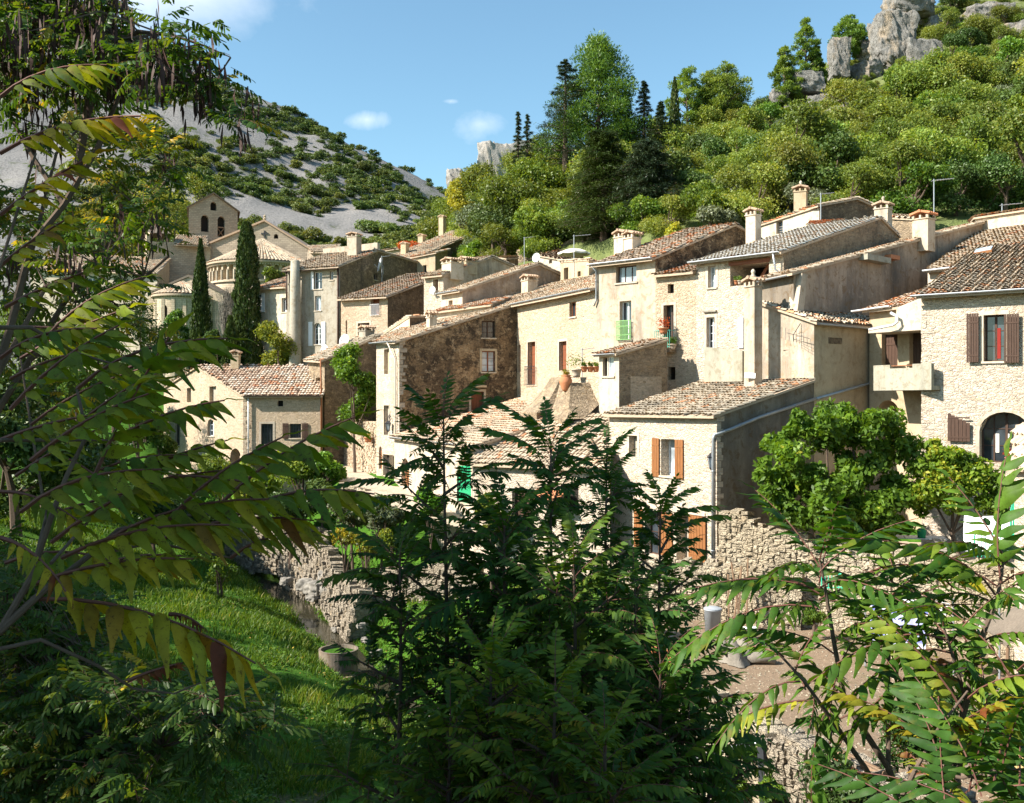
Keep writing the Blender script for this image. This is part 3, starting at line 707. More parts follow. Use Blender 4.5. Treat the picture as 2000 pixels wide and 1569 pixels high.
# house with the open loft under a pale roof
pl = plane_eave(V3, V4, 7.2, .286); ap = V4 + s4 * 10.5; plb = plane_eave(ap + (V4 - V3), ap, plz(pl, ap), .3)
h_lf, W, rf = house('stone_house', 'pale roofed stone house with a big open loft and white casements', [V3, V4, V4 + s4 * 13, V3 + s3 * 13], -3, [pl, plb], wall='stone', walls={1: 'stone_ochre'}, roof='tile_pale', oh=[.4, .1, 0, .1], seed=12, orange=.04, ops={0: [
    ((1383, 520, 1398, 562), 'win', dict(col='w_white', grid=(2, 3), dep=.3, sur='pl_pale', glass='glass_bright')), ((1426, 512, 1502, 556), 'dark', dict(dep=2.2)),
    ((1380, 620, 1396, 681), 'win', dict(col='w_white', grid=(2, 4), dep=.3, sur='pl_pale'))]})
w = W[0]; gutter(h_lf, w.f(-.2, 7.14, .46), w.f(w.len, 7.14, .46), .08)
pipe(h_lf, [w.f(w.len - .3, 7.05, .44), w.f(w.len - .25, 6.3, .3), w.f(w.len - .05, 6.1, .12), w.f(w.len - .05, 5.0, .12)], .05)
mb = MB(); q = w.bx(1424, 505, 1504, 513); bar(mb, w, q[0], q[2] - .06, q[1], q[2] + .12, -.1, .06)
mb.prism([w.f(w.upx(1455), Z(556, 48.3), -.9), w.f(w.upx(1462), Z(556, 48.3), -.9), w.f(w.upx(1488), Z(514, 48), -.9), w.f(w.upx(1482), Z(514, 48), -.9)], (0, .15, 0)); mb.build('beam', M['w_red'], h_lf)
shutter(h_lf, w, w.bx(1443, 621, 1453, 680), 'w_white', 3)
mb = MB(); bar(mb, w, w.upx(1375), Z(612, 50), w.upx(1400), Z(609, 50), 0, .12); mb.build('ledge', M['pl_grey'], h_lf)
chimney(rf, 1471.5, 412, 468, 55, .62, 'pl_pale', R(-45))

# --- house behind with long streaked side wall
A7, B7 = P2(1484, 45.6), P2(1550, 43.6); s7 = unit((.75, .66)); C7 = along(B7, s7, 1921); D7 = A7 + (C7 - B7)
pl = plane3((*A7, 5.72), (*B7, 5.78), (*C7, zat(434, C7)))
h_st, W, rf = house('stone_house', 'house with a long streaked plaster side wall and an orange brick chimney', [A7, B7, C7, D7], -3, [pl], wall='pl_dark', walls={1: 'pl_streak'}, roof='tile_tan', oh=[.3, .15, .1, 0], seed=14, orange=.06, ops={0: []})
w = W[0]; gutter(h_st, w.f(.1, 5.6, .35), w.f(w.len, 5.66, .35), .08)
w1 = W[1]; mb = MB()
mb.prism([w1.f(-.5, 2.3, .25), w1.f(.1, 2.3, .25), w1.f(.75, 5.75, .25), w1.f(.3, 5.75, .25)], np.array([*(-w1.n * .5), 0])); mb.build('buttress', M['pl_stain'], h_st)
q = w1.bx(1676, 502, 1722, 513); mb = MB(); bar(mb, w1, q[0], q[2], q[1], q[3], 0, .5); q = w1.bx(1728, 500, 1745, 508); mb.build('canopy', M['concrete'], h_st)
mb = MB(); bar(mb, w1, q[0], q[2], q[1], q[3], 0, .35); mb.build('clay_spout', M['terracotta'], h_st)
chimney(rf, 1804, 419, 474, 51.5, .85, 'pl_stain', R(-48), brick=True)
aer = []
def aerial(px, pytop, pybot, y, label, arm=1.2, n=7, ang=.2):
    t = thing('television_aerial', label, 'aerial', P3(px, pybot, y)); mb = MB(); a, b = P3(px, pybot, y) - [0, 0, .4], P3(px, pytop, y); mb.tube([a, b], .03, 6); mb.build('mast', M['zinc'], t)
    mb = MB(); d = np.array([math.cos(ang), math.sin(ang) * .6, .12]); b2 = b - [0, 0, .08]; mb.tube([b2 - d * .1, b2 + d * arm], .018, 4)
    for i in range(n): c = b2 + d * arm * (i + .3) / n; mb.tube([c - np.array([-.1, .25, .0]) * (1 - i * .06), c + np.array([-.1, .25, 0]) * (1 - i * .06)], .01, 4)
    mb.build('element', M['zinc'], t)
aerial(1824, 350, 441, 53, 'tall pole aerial standing on the ridge behind the orange brick chimney', 1.15)
aerial(1603, 377, 430, 62, 'short aerial beside the plaster wall below the wooded slope', .9, 5)
aerial(1957, 398, 440, 56, 'aerial on a bracket at the top of the far right plaster wall', 1.6, 5, .5)

# --- far right upper wall
a, b = P2(1905, 57), P2(2120, 52); pl = (0, 0, 0)
pl = plane3((*a, zat(425, a)), (*b, zat(392, b)), (*(a + [1.5, 5]), zat(425, a) + .6))
house('plaster_house', 'plain plaster wall of a house at the top right of the village', [a, b, b + [3, 7], a + [3, 7]], 0, [pl], wall='pl_cream', roof='tile_red', oh=[.15, 0, 0, .1], seed=15, orange=.5, bias=.2)

# --- big right house
R0 = P2(1800, 40); ur = unit((.8, -.6)); R1 = R0 + ur * 6.6; sr = unit((.6, .8))
pl = plane_eave(R0, R1, 4.42, .30)
h_rt, W, rf = house('stone_house', 'big cream stone house with dark brown shutters and an arched doorway', [R0, R1, R1 + sr * 11, R0 + sr * 11], -8, [pl], wall='stone', roof='tile_grey', oh=[.45, 0, .2, .1], seed=16, orange=.07, ops={0: [
    ((1921, 615, 1963, 706), 'win', dict(col='w_brown', grid=(2, 3), dep=.4, sur='pl_cream')), ((1913, 805, 2012, 905), 'win', dict(col='w_brown', grid=(4, 3), dep=.5, arch=.85, sur='pl_cream', sill=False))]})
w = W[0]; gutter(h_rt, w.f(-.3, 4.34, .52), w.f(w.len, 4.34, .52), .08)
q = w.bx(1889, 613, 1913, 708); shutter(h_rt, w, q, 'w_brown', 5, n=.12); q = w.bx(1962, 614, 1992, 709); shutter(h_rt, w, q, 'w_brown', 6, n=.12)
q = w.bx(1852, 806, 1896, 862); shutter(h_rt, w, q, 'w_brown', 6, slope=.45, n=.1)
mb = MB(); q = w.bx(1941, 640, 1951, 700); bar(mb, w, q[0], q[2], q[1], q[3], -.36, -.35); mb.build('curtain', M['cloth_red'], h_rt)
mb = MB(); q = w.bx(1940, 848, 1947, 885); bar(mb, w, q[0], q[2], q[1], q[3], -.46, -.455); q = w.bx(1960, 848, 1967, 885); bar(mb, w, q[0], q[2], q[1], q[3], -.46, -.455); mb.build('curtain', M['cloth_lace'], h_rt)
quoins(h_rt, R0, R1 - R0, sr, -8, 4.2, 'stone', 3)
# roof light
c = P3(1921, 492, 46.8); mb = MB(); mb.box(c, (.35, -.2, 0.05), (.2, .3, .12), (0, 0, .1)); sk = mb.build('skylight', M['w_orange'], rf); mb = MB(); mb.box(c + [0, 0, .12], (.32, -.18, 0.05), (.18, .28, .12), (0, 0, .02)); mb.build('pane', M['glass_bright'], sk)
# upper tiled roof behind it
a, b = P2(1812, 48.6), P2(1935, 46); s = unit((.62, .78)); pl = plane_eave(a, b, zat(527, a), .33)
h_up, W, rf = house('tiled_house', 'low house behind the big right house, wide tan roof with a grey gutter', [a, b + (b - a) * 1.2, b + (b - a) * 1.2 + s * 10, a + s * 10], 2, [pl], wall='pl_pale', roof='tile_tan', oh=[.35, 0, .2, 0], seed=17, orange=.08)
gutter(h_up, W[0].f(0, zat(530, a) + .02, .42), W[0].f(W[0].upx(1925), zat(530, a) + .02, .42), .09, 'dish')
# balcony house in the recess
Q0, Q1 = P2(1698, 44.3), P2(1822, 41.4); sq = perp(Q0, Q1); qa = plane3((*Q0, zat(604, Q0)), (*P2(1760, 42.6), zat(598, P2(1760, 42.6))), (*(Q0 + sq * 3), zat(604, Q0) + .85))
h_ba, W, rf = house('plaster_house', 'recessed house with a grey concrete balcony and dark brown doors', [Q0, Q1, Q1 + sq * 5, Q0 + sq * 5], -8, [qa], wall='pl_tan', roof='tile_red', oh=[.35, 0, 0, .1], seed=18, orange=.25, ops={0: [
    ((1722, 650, 1753, 735), 'door', dict(col='w_brown', dep=.3)), ((1776, 646, 1802, 735), 'door', dict(col='w_brown', dep=.3)), ((1713, 782, 1756, 880), 'dark', dict(dep=1.2, arch=1.0))]})
w = W[0]; gutter(h_ba, w.f(w.upx(1662) if False else -.6, zat(606, Q0), .45), w.f(w.upx(1752), zat(603, Q0), .45), .08, 'dish')
a, b = P2(1706, 41.9), P2(1819, 39.3); wb = Wall(a, b); mb = MB()
z0, z1 = .47, 1.55; bar(mb, wb, 0, z0, wb.len, z0 + .18, -2.0, 0)
bar(mb, wb, 0, z0 + .18, wb.upx(1738), z1, -.16, 0); bar(mb, wb, wb.upx(1738), z0 + .18, wb.upx(1782), z1 - .16, -.16, 0); bar(mb, wb, wb.upx(1782), z0 + .18, wb.len, z1, -.16, 0)
mb.box(wb.f(.08, (z0 + z1) / 2 + .09, -1.08), np.array([*(wb.u * .08), 0]), np.array([*(wb.n * .92), 0]), (0, 0, (z1 - z0) / 2 - .09)); mb.build('balcony', M['concrete'], h_ba)
mb = MB(); mb.tube([wb.f(wb.upx(1738), z1 - .05, -.08), wb.f(wb.upx(1782), z1 - .05, -.08)], .02, 6); mb.build('handrail', M['rust'], h_ba)
a, b = P2(1696, 42.4), P2(1812, 40.2); wc = Wall(a, b); mb = MB(); zz = Z(643, 41.3)
bar(mb, wc, 0, zz - .1, wc.len, zz + .06, -1.6, 0)
mb.prism([wc.f(wc.upx(1750), zz + .06, -.02), wc.f(wc.upx(1802), zz + .06, -.02), wc.f(wc.upx(1802), Z(581, 40.5), -.02), wc.f(wc.upx(1750), Z(600, 41), -.02)], np.array([*(-wc.n * 1.4), 0])); mb.build('canopy', M['pl_pale'], h_ba)
pipe(h_ba, [wc.pt(1745, 612, .2), wc.pt(1757, 618, .2), wc.pt(1759, 630, .25), wc.pt(1752, 636, .3), wc.pt(1708, 645, .4)], .06, 'dish')

# --- big brown-walled house in the middle
Cc0, Cc1 = P2(735, 64), P2(780, 60)
pl = plane3((*Cc0, 3.98), (*Cc1, 3.76), (*V0, 6.33)); back = P2(1080, 84); 
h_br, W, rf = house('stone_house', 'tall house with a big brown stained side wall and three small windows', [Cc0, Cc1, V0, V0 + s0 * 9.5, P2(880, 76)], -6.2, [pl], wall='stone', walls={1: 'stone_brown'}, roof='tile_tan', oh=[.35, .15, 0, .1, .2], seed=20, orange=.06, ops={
    0: [((750, 682, 760, 731), 'blind', dict(col='pl_tan', dep=.25)), ((750, 792, 760, 850), 'blind', dict(col='pl_greylit', dep=.25, sur='pl_pale')), ((740, 872, 746, 916), 'door', dict(col='w_orange', dep=.2, arch=1))],
    1: [((941, 627, 967, 660), 'win', dict(col='w_brown', grid=(2, 3), dep=.25, sill=True)), ((941, 686, 967, 727), 'win', dict(col='w_red', grid=(2, 3), dep=.2, glass='glass_bright', sur='pl_tan')),
        ((920, 765, 945, 806), 'door', dict(col='w_red', dep=.35, sur='pl_stain'))]})
mb = MB(); q = W[1].bx(943, 641, 964, 658); bar(mb, W[1], q[0], q[2], q[1], q[3], -.245, -.24); M['yellow'] = m_simple('yellow_pane_light', (.75, .46, .05), .9); mb.build('yellow_light_panel', M['yellow'], h_br)  # yellow panel painted in for the yellow light in the lower panes
w = W[0]; gutter(h_br, w.f(-.2, 3.86, .4), w.f(w.len + .1, 3.74, .4), .08)
w1 = W[1]; pipe(h_br, [w.f(w.len - 1.2, 3.75, .4), w.f(w.len - .4, 2.6, .12), w.f(w.len - .3, -4.5, .12)], .05, 'pipe')
mb = MB(); q = w1.bx(919, 753, 947, 757); bar(mb, w1, q[0], q[2], q[1], q[3], 0, .35); mb.build('ledge', M['pl_tan'], h_br)
quoins(h_br, Cc1, Cc0 - Cc1, V0 - Cc1, -6, 3.5, 'stone', 2)
# --- garages in front
P1a, P1b = P2(770, 59.6), P2(926, 48); sp = unit((.917, .4)); P1c = along(P1b, sp, 1092)
pl = plane3((*P1a, Z(851, 59.6)), (*P1b, Z(871, 48)), (*P1c, zat(817, P1c)))
h_ga, W, rf = house('lean_to_barn', 'low plastered barn with a green door below the brown wall', [P1a, P1b, P1c, P2(1014, 61.8)], -8, [pl], wall='pl_pale', walls={1: 'pl_grey'}, roof='tile_tan', oh=[.3, .1, 0, 0], seed=21, orange=.12, ops={0: [
    ((784, 895, 799, 950), 'door', dict(col='w_orange', dep=.3, arch=1)), ((893, 888, 921, 983), 'door', dict(col='w_green', dep=.15, arch=1, sur='pl_cream')), ((748, 888, 760, 930), 'dark', dict())]})
gutter(h_ga, W[0].f(0, Z(853, 59.6), .36), W[0].f(W[0].upx(900), Z(853, 59.6), .36), .06)
mb = MB(); mb.prism([(*(P1b + sp * .2 + [.05, -.1]), -6), (*(P1c + [.05, -.1]), -6), (*(P1c + [.05, -.1]), zat(819, P1c) - .08), (*(P1b + sp * .2 + [.05, -.1]), Z(873, 48) - .08)], (-.05, .12, 0)); 
P4a, P4b = P2(925, 47.6), P2(1191, 43.2); P4c = P2(1196, 48.4)
pl = plane3((*P4a, Z(900, 47.6)), (*P4b, Z(911, 43.2)), (*P4c, Z(808, 48.4)))
h_gb, W, rf = house('lean_to_barn', 'low stone barn under a broad tan roof beside the orange shuttered house', [P4a, P4b, P4c, P2(1112, 49.3)], -8.4, [pl], wall='stone', roof='tile_tan', oh=[.3, .02, .0, .55], seed=22, orange=.06, bias=.05, ops={0: [
    ((1000, 955, 1040, 1050), 'door', dict(col='w_brown', dep=.3)), ((1095, 945, 1130, 990), 'dark', dict(dep=.3))]})
mb = MB(); w = W[0]; q = w.bx(1050, 958, 1110, 962); mb.prism([w.f(q[0], q[3], 0), w.f(q[1], q[3], 0), w.f(q[1], q[3] - .35, 1.0), w.f(q[0], q[3] - .35, 1.0)], (0, 0, .05)); mb.build('awning', M['terracotta'], h_gb)

# --- terrace wall, buttresses and the little annex
T0, T1, T2 = P2(1108, 51.5), P2(1212, 48.2), P2(1225, 50.5)
def slabwall(name, label, cat, a, b, zb, zt0, zt1, th, mat, group=None):
    a, b = np.array(a, float), np.array(b, float); w = Wall(a, b); return w
ann_a, ann_b = P2(1170, 49.2), P2(1209, 48.0); pa = perp(ann_a, ann_b); ann_c = along(ann_b, unit((.85, .52)), 1303)
pl = plane3((*ann_a, zat(691, ann_a)), (*ann_b, zat(689, ann_b)), (*along(ann_b, unit((.85, .52)), 1290), zat(667, along(ann_b, unit((.85, .52)), 1290))))
t_w = thing('terrace_wall', 'cream rubble terrace wall with pots along its top', 'wall', (*T0, -2))
mb = MB(); mb.prism([(*T0, -2.5), (*P2(1210, 48.1), -2.5), (*P2(1210, 48.1), 1.25), (*T0, 1.25)], (.9 * 2.5, .43 * 2.5, 0)); mb.build('wall', M['stone_fine'], t_w)
h_an, W, rf = house('annex', 'small tiled annex with a rough stone side wall on the terrace', [ann_a, ann_b, ann_c, ann_a + (ann_c - ann_b)], -2.5, [pl], wall='pl_pale', walls={1: 'stone_ochre'}, roof='tile_red', oh=[.3, .12, 0, .1], seed=24, orange=.15, ops={0: [
    ((1177, 699, 1186, 735), 'win', dict(col='w_brown', dep=.25, grid=(1, 1))), ((1188, 697, 1199, 735), 'win', dict(col='w_white', dep=.1, grid=(1, 1), glass='glass_bright'))]})
gutter(h_an, W[0].f(-.1, zat(693, ann_a), .36), W[0].f(W[0].len, zat(693, ann_a), .36), .06)
for k, (top, bot, y, lb) in enumerate((((1086, 737), (1030, 806), 52.5, 'left sloping stone buttress propping the terrace above the barn roofs'), ((1104, 748), (1088, 818), 50.0, 'right stone buttress under the big terracotta urn'))):
    t = P3(*top, y); b = P3(*bot, y - 1.0); d = np.array([.45, -.9, 0]) * .55; bk = np.array([.9, .43, 0]) * 3.0; dn = np.array([0, 0, -3.])
    o = MB(); vs = []; ns = 8
    for i in range(ns + 1):
        f = i / ns; p = t * (1 - f) + b * f + np.array([0, 0, -.25 * math.sin(math.pi * f)]); wd = 1 + f * .9
        vs += [p - d * wd, p + d * wd]
    for i in range(ns + 1): f = i / ns; p = t * (1 - f) + b * f; vs += [p - d * (1 + f * .9) * .95 + bk * (1 - f * .7) + dn * .2 + [0, 0, -1.5 * 0], p + d * (1 + f * .9) * 1.05 + bk * (1 - f * .7)]
    m2 = 2 * (ns + 1)
    for i in range(m2): v = vs[i] if i < m2 else None
    base = [np.array([v[0], v[1], -3.2]) for v in vs[:m2]]
    fs = [(2 * i, 2 * i + 1, 2 * i + 3, 2 * i + 2) for i in range(ns)] + [(2 * i + 1, m2 + 2 * i + 1, m2 + 2 * i + 3, 2 * i + 3) for i in range(ns)] + [(2 * i, 2 * i + 2, m2 + 2 * i + 2, m2 + 2 * i) for i in range(ns)] + [(2 * ns, 2 * ns + 1, m2 + 2 * ns + 1, m2 + 2 * ns)]
    o.add(vs, fs)
    # close the flanks down to the roof below
    o.add(vs[:m2] + base, [(2 * i + 1, m2 + 2 * i + 1, m2 + 2 * i + 3, 2 * i + 3) for i in range(ns)] + [(2 * i, 2 * i + 2, m2 + 2 * i + 2, m2 + 2 * i) for i in range(ns)] + [(2 * ns, 2 * ns + 1, m2 + 2 * ns + 1, m2 + 2 * ns), (0, m2, m2 + 1, 1)])
    ob = o.build('buttress', M['stone_ochre'] if k else M['stone_ochre']); tag(ob, lb, 'buttress', 'buttresses under the terrace')

# --- left farm house
L0, L1, L2_ = P2(320, 80.5), P2(475, 70), P2(628, 70); yr = 75.5
pf = (0, .40, .52 - .40 * 70); zr = pf[1] * yr + pf[2]; pb = (0, -.33, zr + .33 * yr)
h_le, W, rf = house('farmhouse', 'stone farmhouse with a bright clay tile roof and dark grilled windows', [L0, L1, L2_, np.array([-14.0, 83.])], -6.6, [pf, pb], wall='stone_fine', walls={1: 'stone_fine'}, roof='tile_farm', oh=[.15, .35, .1, .2], seed=30, bias=.08, orange=.05, pitch=.24, row=.38, ops={
    0: [((409, 755, 422, 788), 'blind', dict(col='pl_greylit')), ((365, 758, 373, 786), 'blind', dict(col='pl_greylit')), ((341, 822, 351, 870), 'win', dict(col='w_brown', grid=(1, 2))), ((405, 819, 418, 852), 'win', dict(col='w_white', grid=(2, 3), arch=.7)), ((448, 876, 472, 925), 'dark', dict(arch=1, dep=.8))],
    1: [((542, 783, 553, 794), 'dark', dict(dep=.3)), ((510, 828, 533, 868), 'win', dict(col='iron', grid=(4, 4), dep=.2, sur='pl_pale')), ((566, 828, 588, 856), 'win', dict(col='iron', grid=(4, 4), dep=.2))]})
w = W[1]; shutter(h_le, w, w.bx(552, 827, 564, 857), 'w_brown', 4); shutter(h_le, w, w.bx(590, 827, 602, 857), 'w_brown', 4)
quoins(h_le, L1, L0 - L1, L2_ - L1, -6, .3, 'stone_fine', 4)
pipe(h_le, [w.f(.4, .35, .12), w.f(.4, -4, .12)], .05, 'dish'); gutter(h_le, w.f(0, .42, .4), w.f(w.len, .42, .4), .06, 'w_brown')
pipe(h_le, [w.f(w.len - .05, 3.0, .1), w.f(w.len, 1, .12), w.f(w.len, -4, .12)], .06, 'rust')
mb = MB(); bar(mb, w, w.upx(480), -4.35, w.upx(560), -4.1, 0, 1.2); mb.build('balcony_slab', M['stone_grey'], h_le)
chimney(rf, 460, 688, 722, 75, .6, 'pl_tan', 0, d=.6)

# --- brown house behind the lime tree
a, b = P2(603, 73.5), P2(634, 70.5); s = unit((.8, .6)); c = along(b, s, 742); pl = plane3((*a, zat(700, a)), (*b, zat(702, b)), (*c, zat(655, c)))
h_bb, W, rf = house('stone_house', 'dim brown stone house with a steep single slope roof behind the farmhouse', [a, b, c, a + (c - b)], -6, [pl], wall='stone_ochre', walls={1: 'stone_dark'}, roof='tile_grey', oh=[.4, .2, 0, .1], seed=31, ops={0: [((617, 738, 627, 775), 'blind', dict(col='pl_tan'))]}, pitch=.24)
chimney(rf, 716, 640, 672, 74.5, .95, 'pl_grey', R(-50), d=.8)
# --- tall grey rendered house with round flue
K1 = P2(664, 88); K0 = along(K1, (-.91, .41), 559); s = unit((.41, .91)); ap = along(K1, s, 737); K2 = along(K1, s, 822)
pf = plane3((*K0, zat(525, K0)), (*K1, zat(519, K1)), (*ap, zat(490, ap))); pb = plane_eave(ap + (K1 - K0), ap, zat(490, ap), .14)
pb = plane3((*ap, zat(490, ap)), (*(ap + (K0 - K1)), zat(490, ap)), (*K2, zat(515, K2)))
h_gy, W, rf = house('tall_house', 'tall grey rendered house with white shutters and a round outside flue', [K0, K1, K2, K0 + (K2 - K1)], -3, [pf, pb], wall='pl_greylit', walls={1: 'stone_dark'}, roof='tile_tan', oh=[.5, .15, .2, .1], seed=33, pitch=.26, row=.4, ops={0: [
    ((613, 531, 629, 565), 'win', dict(col='w_white', grid=(2, 2))), ((644, 530, 651, 547), 'win', dict(col='w_white', grid=(1, 1), glass='glass_bright')), ((615, 578, 627, 607), 'win', dict(col='w_white', grid=(2, 1), glass='glass_bright')),
    ((613, 631, 627, 673), 'win', dict(col='w_white', grid=(2, 4), arch=1)), ((564, 534, 574, 554), 'win', dict(col='w_white', grid=(2, 1)))],
    1: [((730, 534, 737, 547), 'win', dict(col='w_grey', grid=(1, 1)))]})
w = W[0]; gutter(h_gy, w.f(-.1, zat(522, K1) - .15, .6), w.f(w.len, zat(522, K1) - .15, .6), .08, 'w_brown')
for x0, x1 in ((603, 611), (628, 636)): shutter(h_gy, w, w.bx(x0, 629, x1, 676), 'w_white', 3)
shutter(h_gy, w, w.bx(608, 531, 613, 566), 'w_white', 2)
pipe(h_gy, [w.f(w.len - .15, 12.2, .1), w.f(w.len - .15, 0, .1)], .09, 'w_brown'); pipe(h_gy, [w.f(.2, 12.2, .2), w.f(.2, 8.5, .2)], .08, 'w_brown')
mb = MB(); c = w.pt(586.5, 700, .75); mb.lathe((c[0], c[1], 0), [(.62, -3), (.56, 5), (.5, 10), (.42, Z(507, 88)), (.3, Z(505, 88)), (.001, Z(505, 88))], 16); mb.build('flue', M['pl_greylit'], h_gy, True)
mb = MB(); pa_ = unit(K0 - K1); mb.prism([(*ap, zat(500, ap)), (*(ap + pa_ * 6.3), zat(500, ap)), (*(ap + pa_ * 6.3), zat(478, ap)), (*ap, zat(474, ap))], (.2, .45, 0)); mb.build('parapet', M['pl_pale'], h_gy)
chimney(rf, 692, 458, 500, 92.8, 1.0, 'pl_pale', R(-20), d=1.0)
# --- lower pale house left of it
a, b = P2(497, 95), P2(575, 91); s = unit((.42, .9)); pl = plane3((*a, zat(563, a)), (*b, zat(558, b)), (*(b + s * 5), zat(558, b) + 1.7))
h_pl, W, rf = house('plaster_house', 'pale two storey house with white shutters behind the tall cypress', [a, b, b + s * 5, a + s * 5], -3, [pl], wall='pl_cream', walls={}, roof='tile_red', oh=[.5, .1, .1, .1], seed=34, pitch=.26, row=.4, ops={0: [
    ((503, 574, 511, 608), 'win', dict(col='w_white', grid=(2, 3))), ((550, 582, 559, 610), 'win', dict(col='w_white', grid=(2, 1)))]})
shutter(h_pl, W[0], W[0].bx(511.5, 573, 518, 610), 'w_white', 3)
# --- sunlit stone house with railed window
K1 = P2(757, 76); K0 = along(K1, (-.87, .5), 666); s = unit((.5, .87)); c = along(K1, s, 838)
pl = plane3((*K0, zat(583, K0)), (*K1, zat(578, K1)), (*c, zat(548, c))); K3 = K0 + (c - K1)
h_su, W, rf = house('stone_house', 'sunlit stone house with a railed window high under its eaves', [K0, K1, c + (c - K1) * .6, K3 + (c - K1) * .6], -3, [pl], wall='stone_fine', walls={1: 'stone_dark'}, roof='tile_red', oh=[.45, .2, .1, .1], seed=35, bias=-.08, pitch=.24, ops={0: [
    ((724, 581, 741, 616), 'door', dict(col='w_red', dep=.4)), ((699, 631, 722, 672), 'door', dict(col='w_brown', dep=.4, sur='pl_cream')), ((675, 626, 678, 656), 'blind', dict(col='w_orange', arch=1))]})
w = W[0]; mb = MB(); q = w.bx(724, 595, 742, 616)
for i in range(10): u = q[0] + (q[1] - q[0]) * i / 9; mb.tube([w.f(u, q[2], .12), w.f(u, q[3], .12)], .015, 4)
for v in (q[2], q[3]): mb.tube([w.f(q[0], v, .12), w.f(q[1], v, .12)], .02, 4)
mb.build('railing', M['dish'], h_su)
# --- stepped houses to the right of it
def stepped(label, K, s, fpx, pyc, apx, apy, ex, ey, zb, wall, side, roof, seed, ops, pyf=None, oh=(.35, .15, .1, 0)):
    s = unit(s); K = P2(*K); K0 = along(K, (-s[1], s[0]), fpx); ap = along(K, s, apx); e = along(K, s, ex)
    pf = plane3((*K, zat(pyc, K)), (*K0, zat(pyc, K)), (*ap, zat(apy, ap))); pb = plane3((*ap, zat(apy, ap)), (*(ap + (K0 - K)), zat(apy, ap)), (*e, zat(ey, e)))
    return house('stone_house', label, [K0, K, e, K0 + (e - K)], zb, [pf, pb], wall=wall, walls={1: side}, roof=roof, oh=list(oh), seed=seed, ops=ops, pitch=.24, row=.38)
h16, W, rf = stepped('small brown house with a square white framed loft window and twin squat chimneys', (866, 74), (.6, .8), 828, 536, 960, 502, 1006, 522, 0, 'stone', 'pl_stain', 'tile_tan', 36, {0: [((846, 546, 856, 568), 'win', dict(col='w_red', grid=(2, 1), dep=.5, sur='pl_pale'))]})
chimney(rf, 884, 508, 535, 75.2, 1.2, 'pl_cream', R(-50)); chimney(rf, 913, 506, 525, 77, 1.1, 'pl_tan', R(-50))
h17, W, rf = stepped('long pinkish stained house with a small white front below the wood', (903, 67), (.8, .6), 862, 566, 1052, 516, 1094, 536, 0, 'pl_pale', 'pl_streak', 'tile_tan', 37, {0: [((876, 587, 884, 600), 'blind', dict(col='pl_grey'))]})
gutter(h17, W[0].f(-.1, zat(567, W[0].B), .4), W[0].f(W[0].len, zat(567, W[0].B), .4), .07)
# lit gable fragment with dark back block, low tiled strip
a, b, c = P2(752, 72), P2(800, 66.5), P2(838, 68); pl = plane3((*a, zat(650, a)), (*b, zat(618, b)), (*c, zat(618, c)))
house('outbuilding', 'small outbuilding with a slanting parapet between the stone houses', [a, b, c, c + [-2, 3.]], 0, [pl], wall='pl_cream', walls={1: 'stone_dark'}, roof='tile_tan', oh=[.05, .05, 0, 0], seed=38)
a, b = P2(846, 66.8), P2(962, 63.5)
pl = plane3((*a, zat(612, a)), (*b, zat(594, b)), (*(a + [1.5, 3]), zat(612, a) + .9)); pl = plane3((*a, zat(610, a)), (*b, zat(594, b)), (*(a + [1.2, 2.4]), zat(610, a) + .7))
house('outbuilding', 'long low dormer wall with a row of tile ends under the roofs', [a, b, b + [1.2, 2.4], a + [1.2, 2.4]], 1, [pl], wall='pl_pale', roof='tile_red', oh=[.25, 0, 0, 0], seed=39, orange=.3)
# hut on the roof
a, b = P2(1095, 71), P2(1150, 68); pl = plane3((*a, zat(511, a)), (*b, zat(507, b)), (*(b + [1.2, 2.0]), zat(508, b)))
h_hu, W, rf = house('roof_hut', 'little cream flat topped hut with a doorway on the roofs beneath the parasol', [a, b, b + [1.4, 2.4], a + [1.4, 2.4]], 5, [pl], wall='pl_tan', walls={0: 'pl_tan', 1: 'pl_tan'}, roof='tile_tan', oh=.05, seed=40, ops={0: [((1101, 523, 1110, 552), 'dark', dict(dep=.4)), ((1128, 530, 1134, 540), 'dark', dict(dep=.2))]})
a, b = P2(1053, 82), P2(1100, 79); pl = plane3((*a, zat(499, a)), (*b, zat(507, b)), (*(a + [2, 6]), zat(499, a) + 1.4))
house('outbuilding', 'little low house with a red tiled roof next to the white dish', [a, b, b + [2, 5], a + [2, 5]], 4, [pl], wall='pl_cream', roof='tile_red', oh=.15, seed=41, pitch=.26, ops={0: [((1072, 508, 1078, 515), 'dark', dict(dep=.2))]})
a, b = P2(1000, 88), P2(1012, 85); pl = plane3((*a, zat(500, a)), (*b, zat(503, b)), (*(b + [3, 2]), zat(500, b)))
house('outbuilding', 'far low brown house at the foot of the wooded slope', [P2(975, 90), P2(990, 84), P2(1012, 86), P2(1005, 93)], 4, [plane3((*P2(975, 90), Z(503, 90)), (*P2(990, 84), Z(505, 84)), (*P2(1012, 86), Z(504, 86)))], wall='stone_ochre', walls={1: 'stone_brown'}, roof='tile_tan', oh=.1, seed=42)
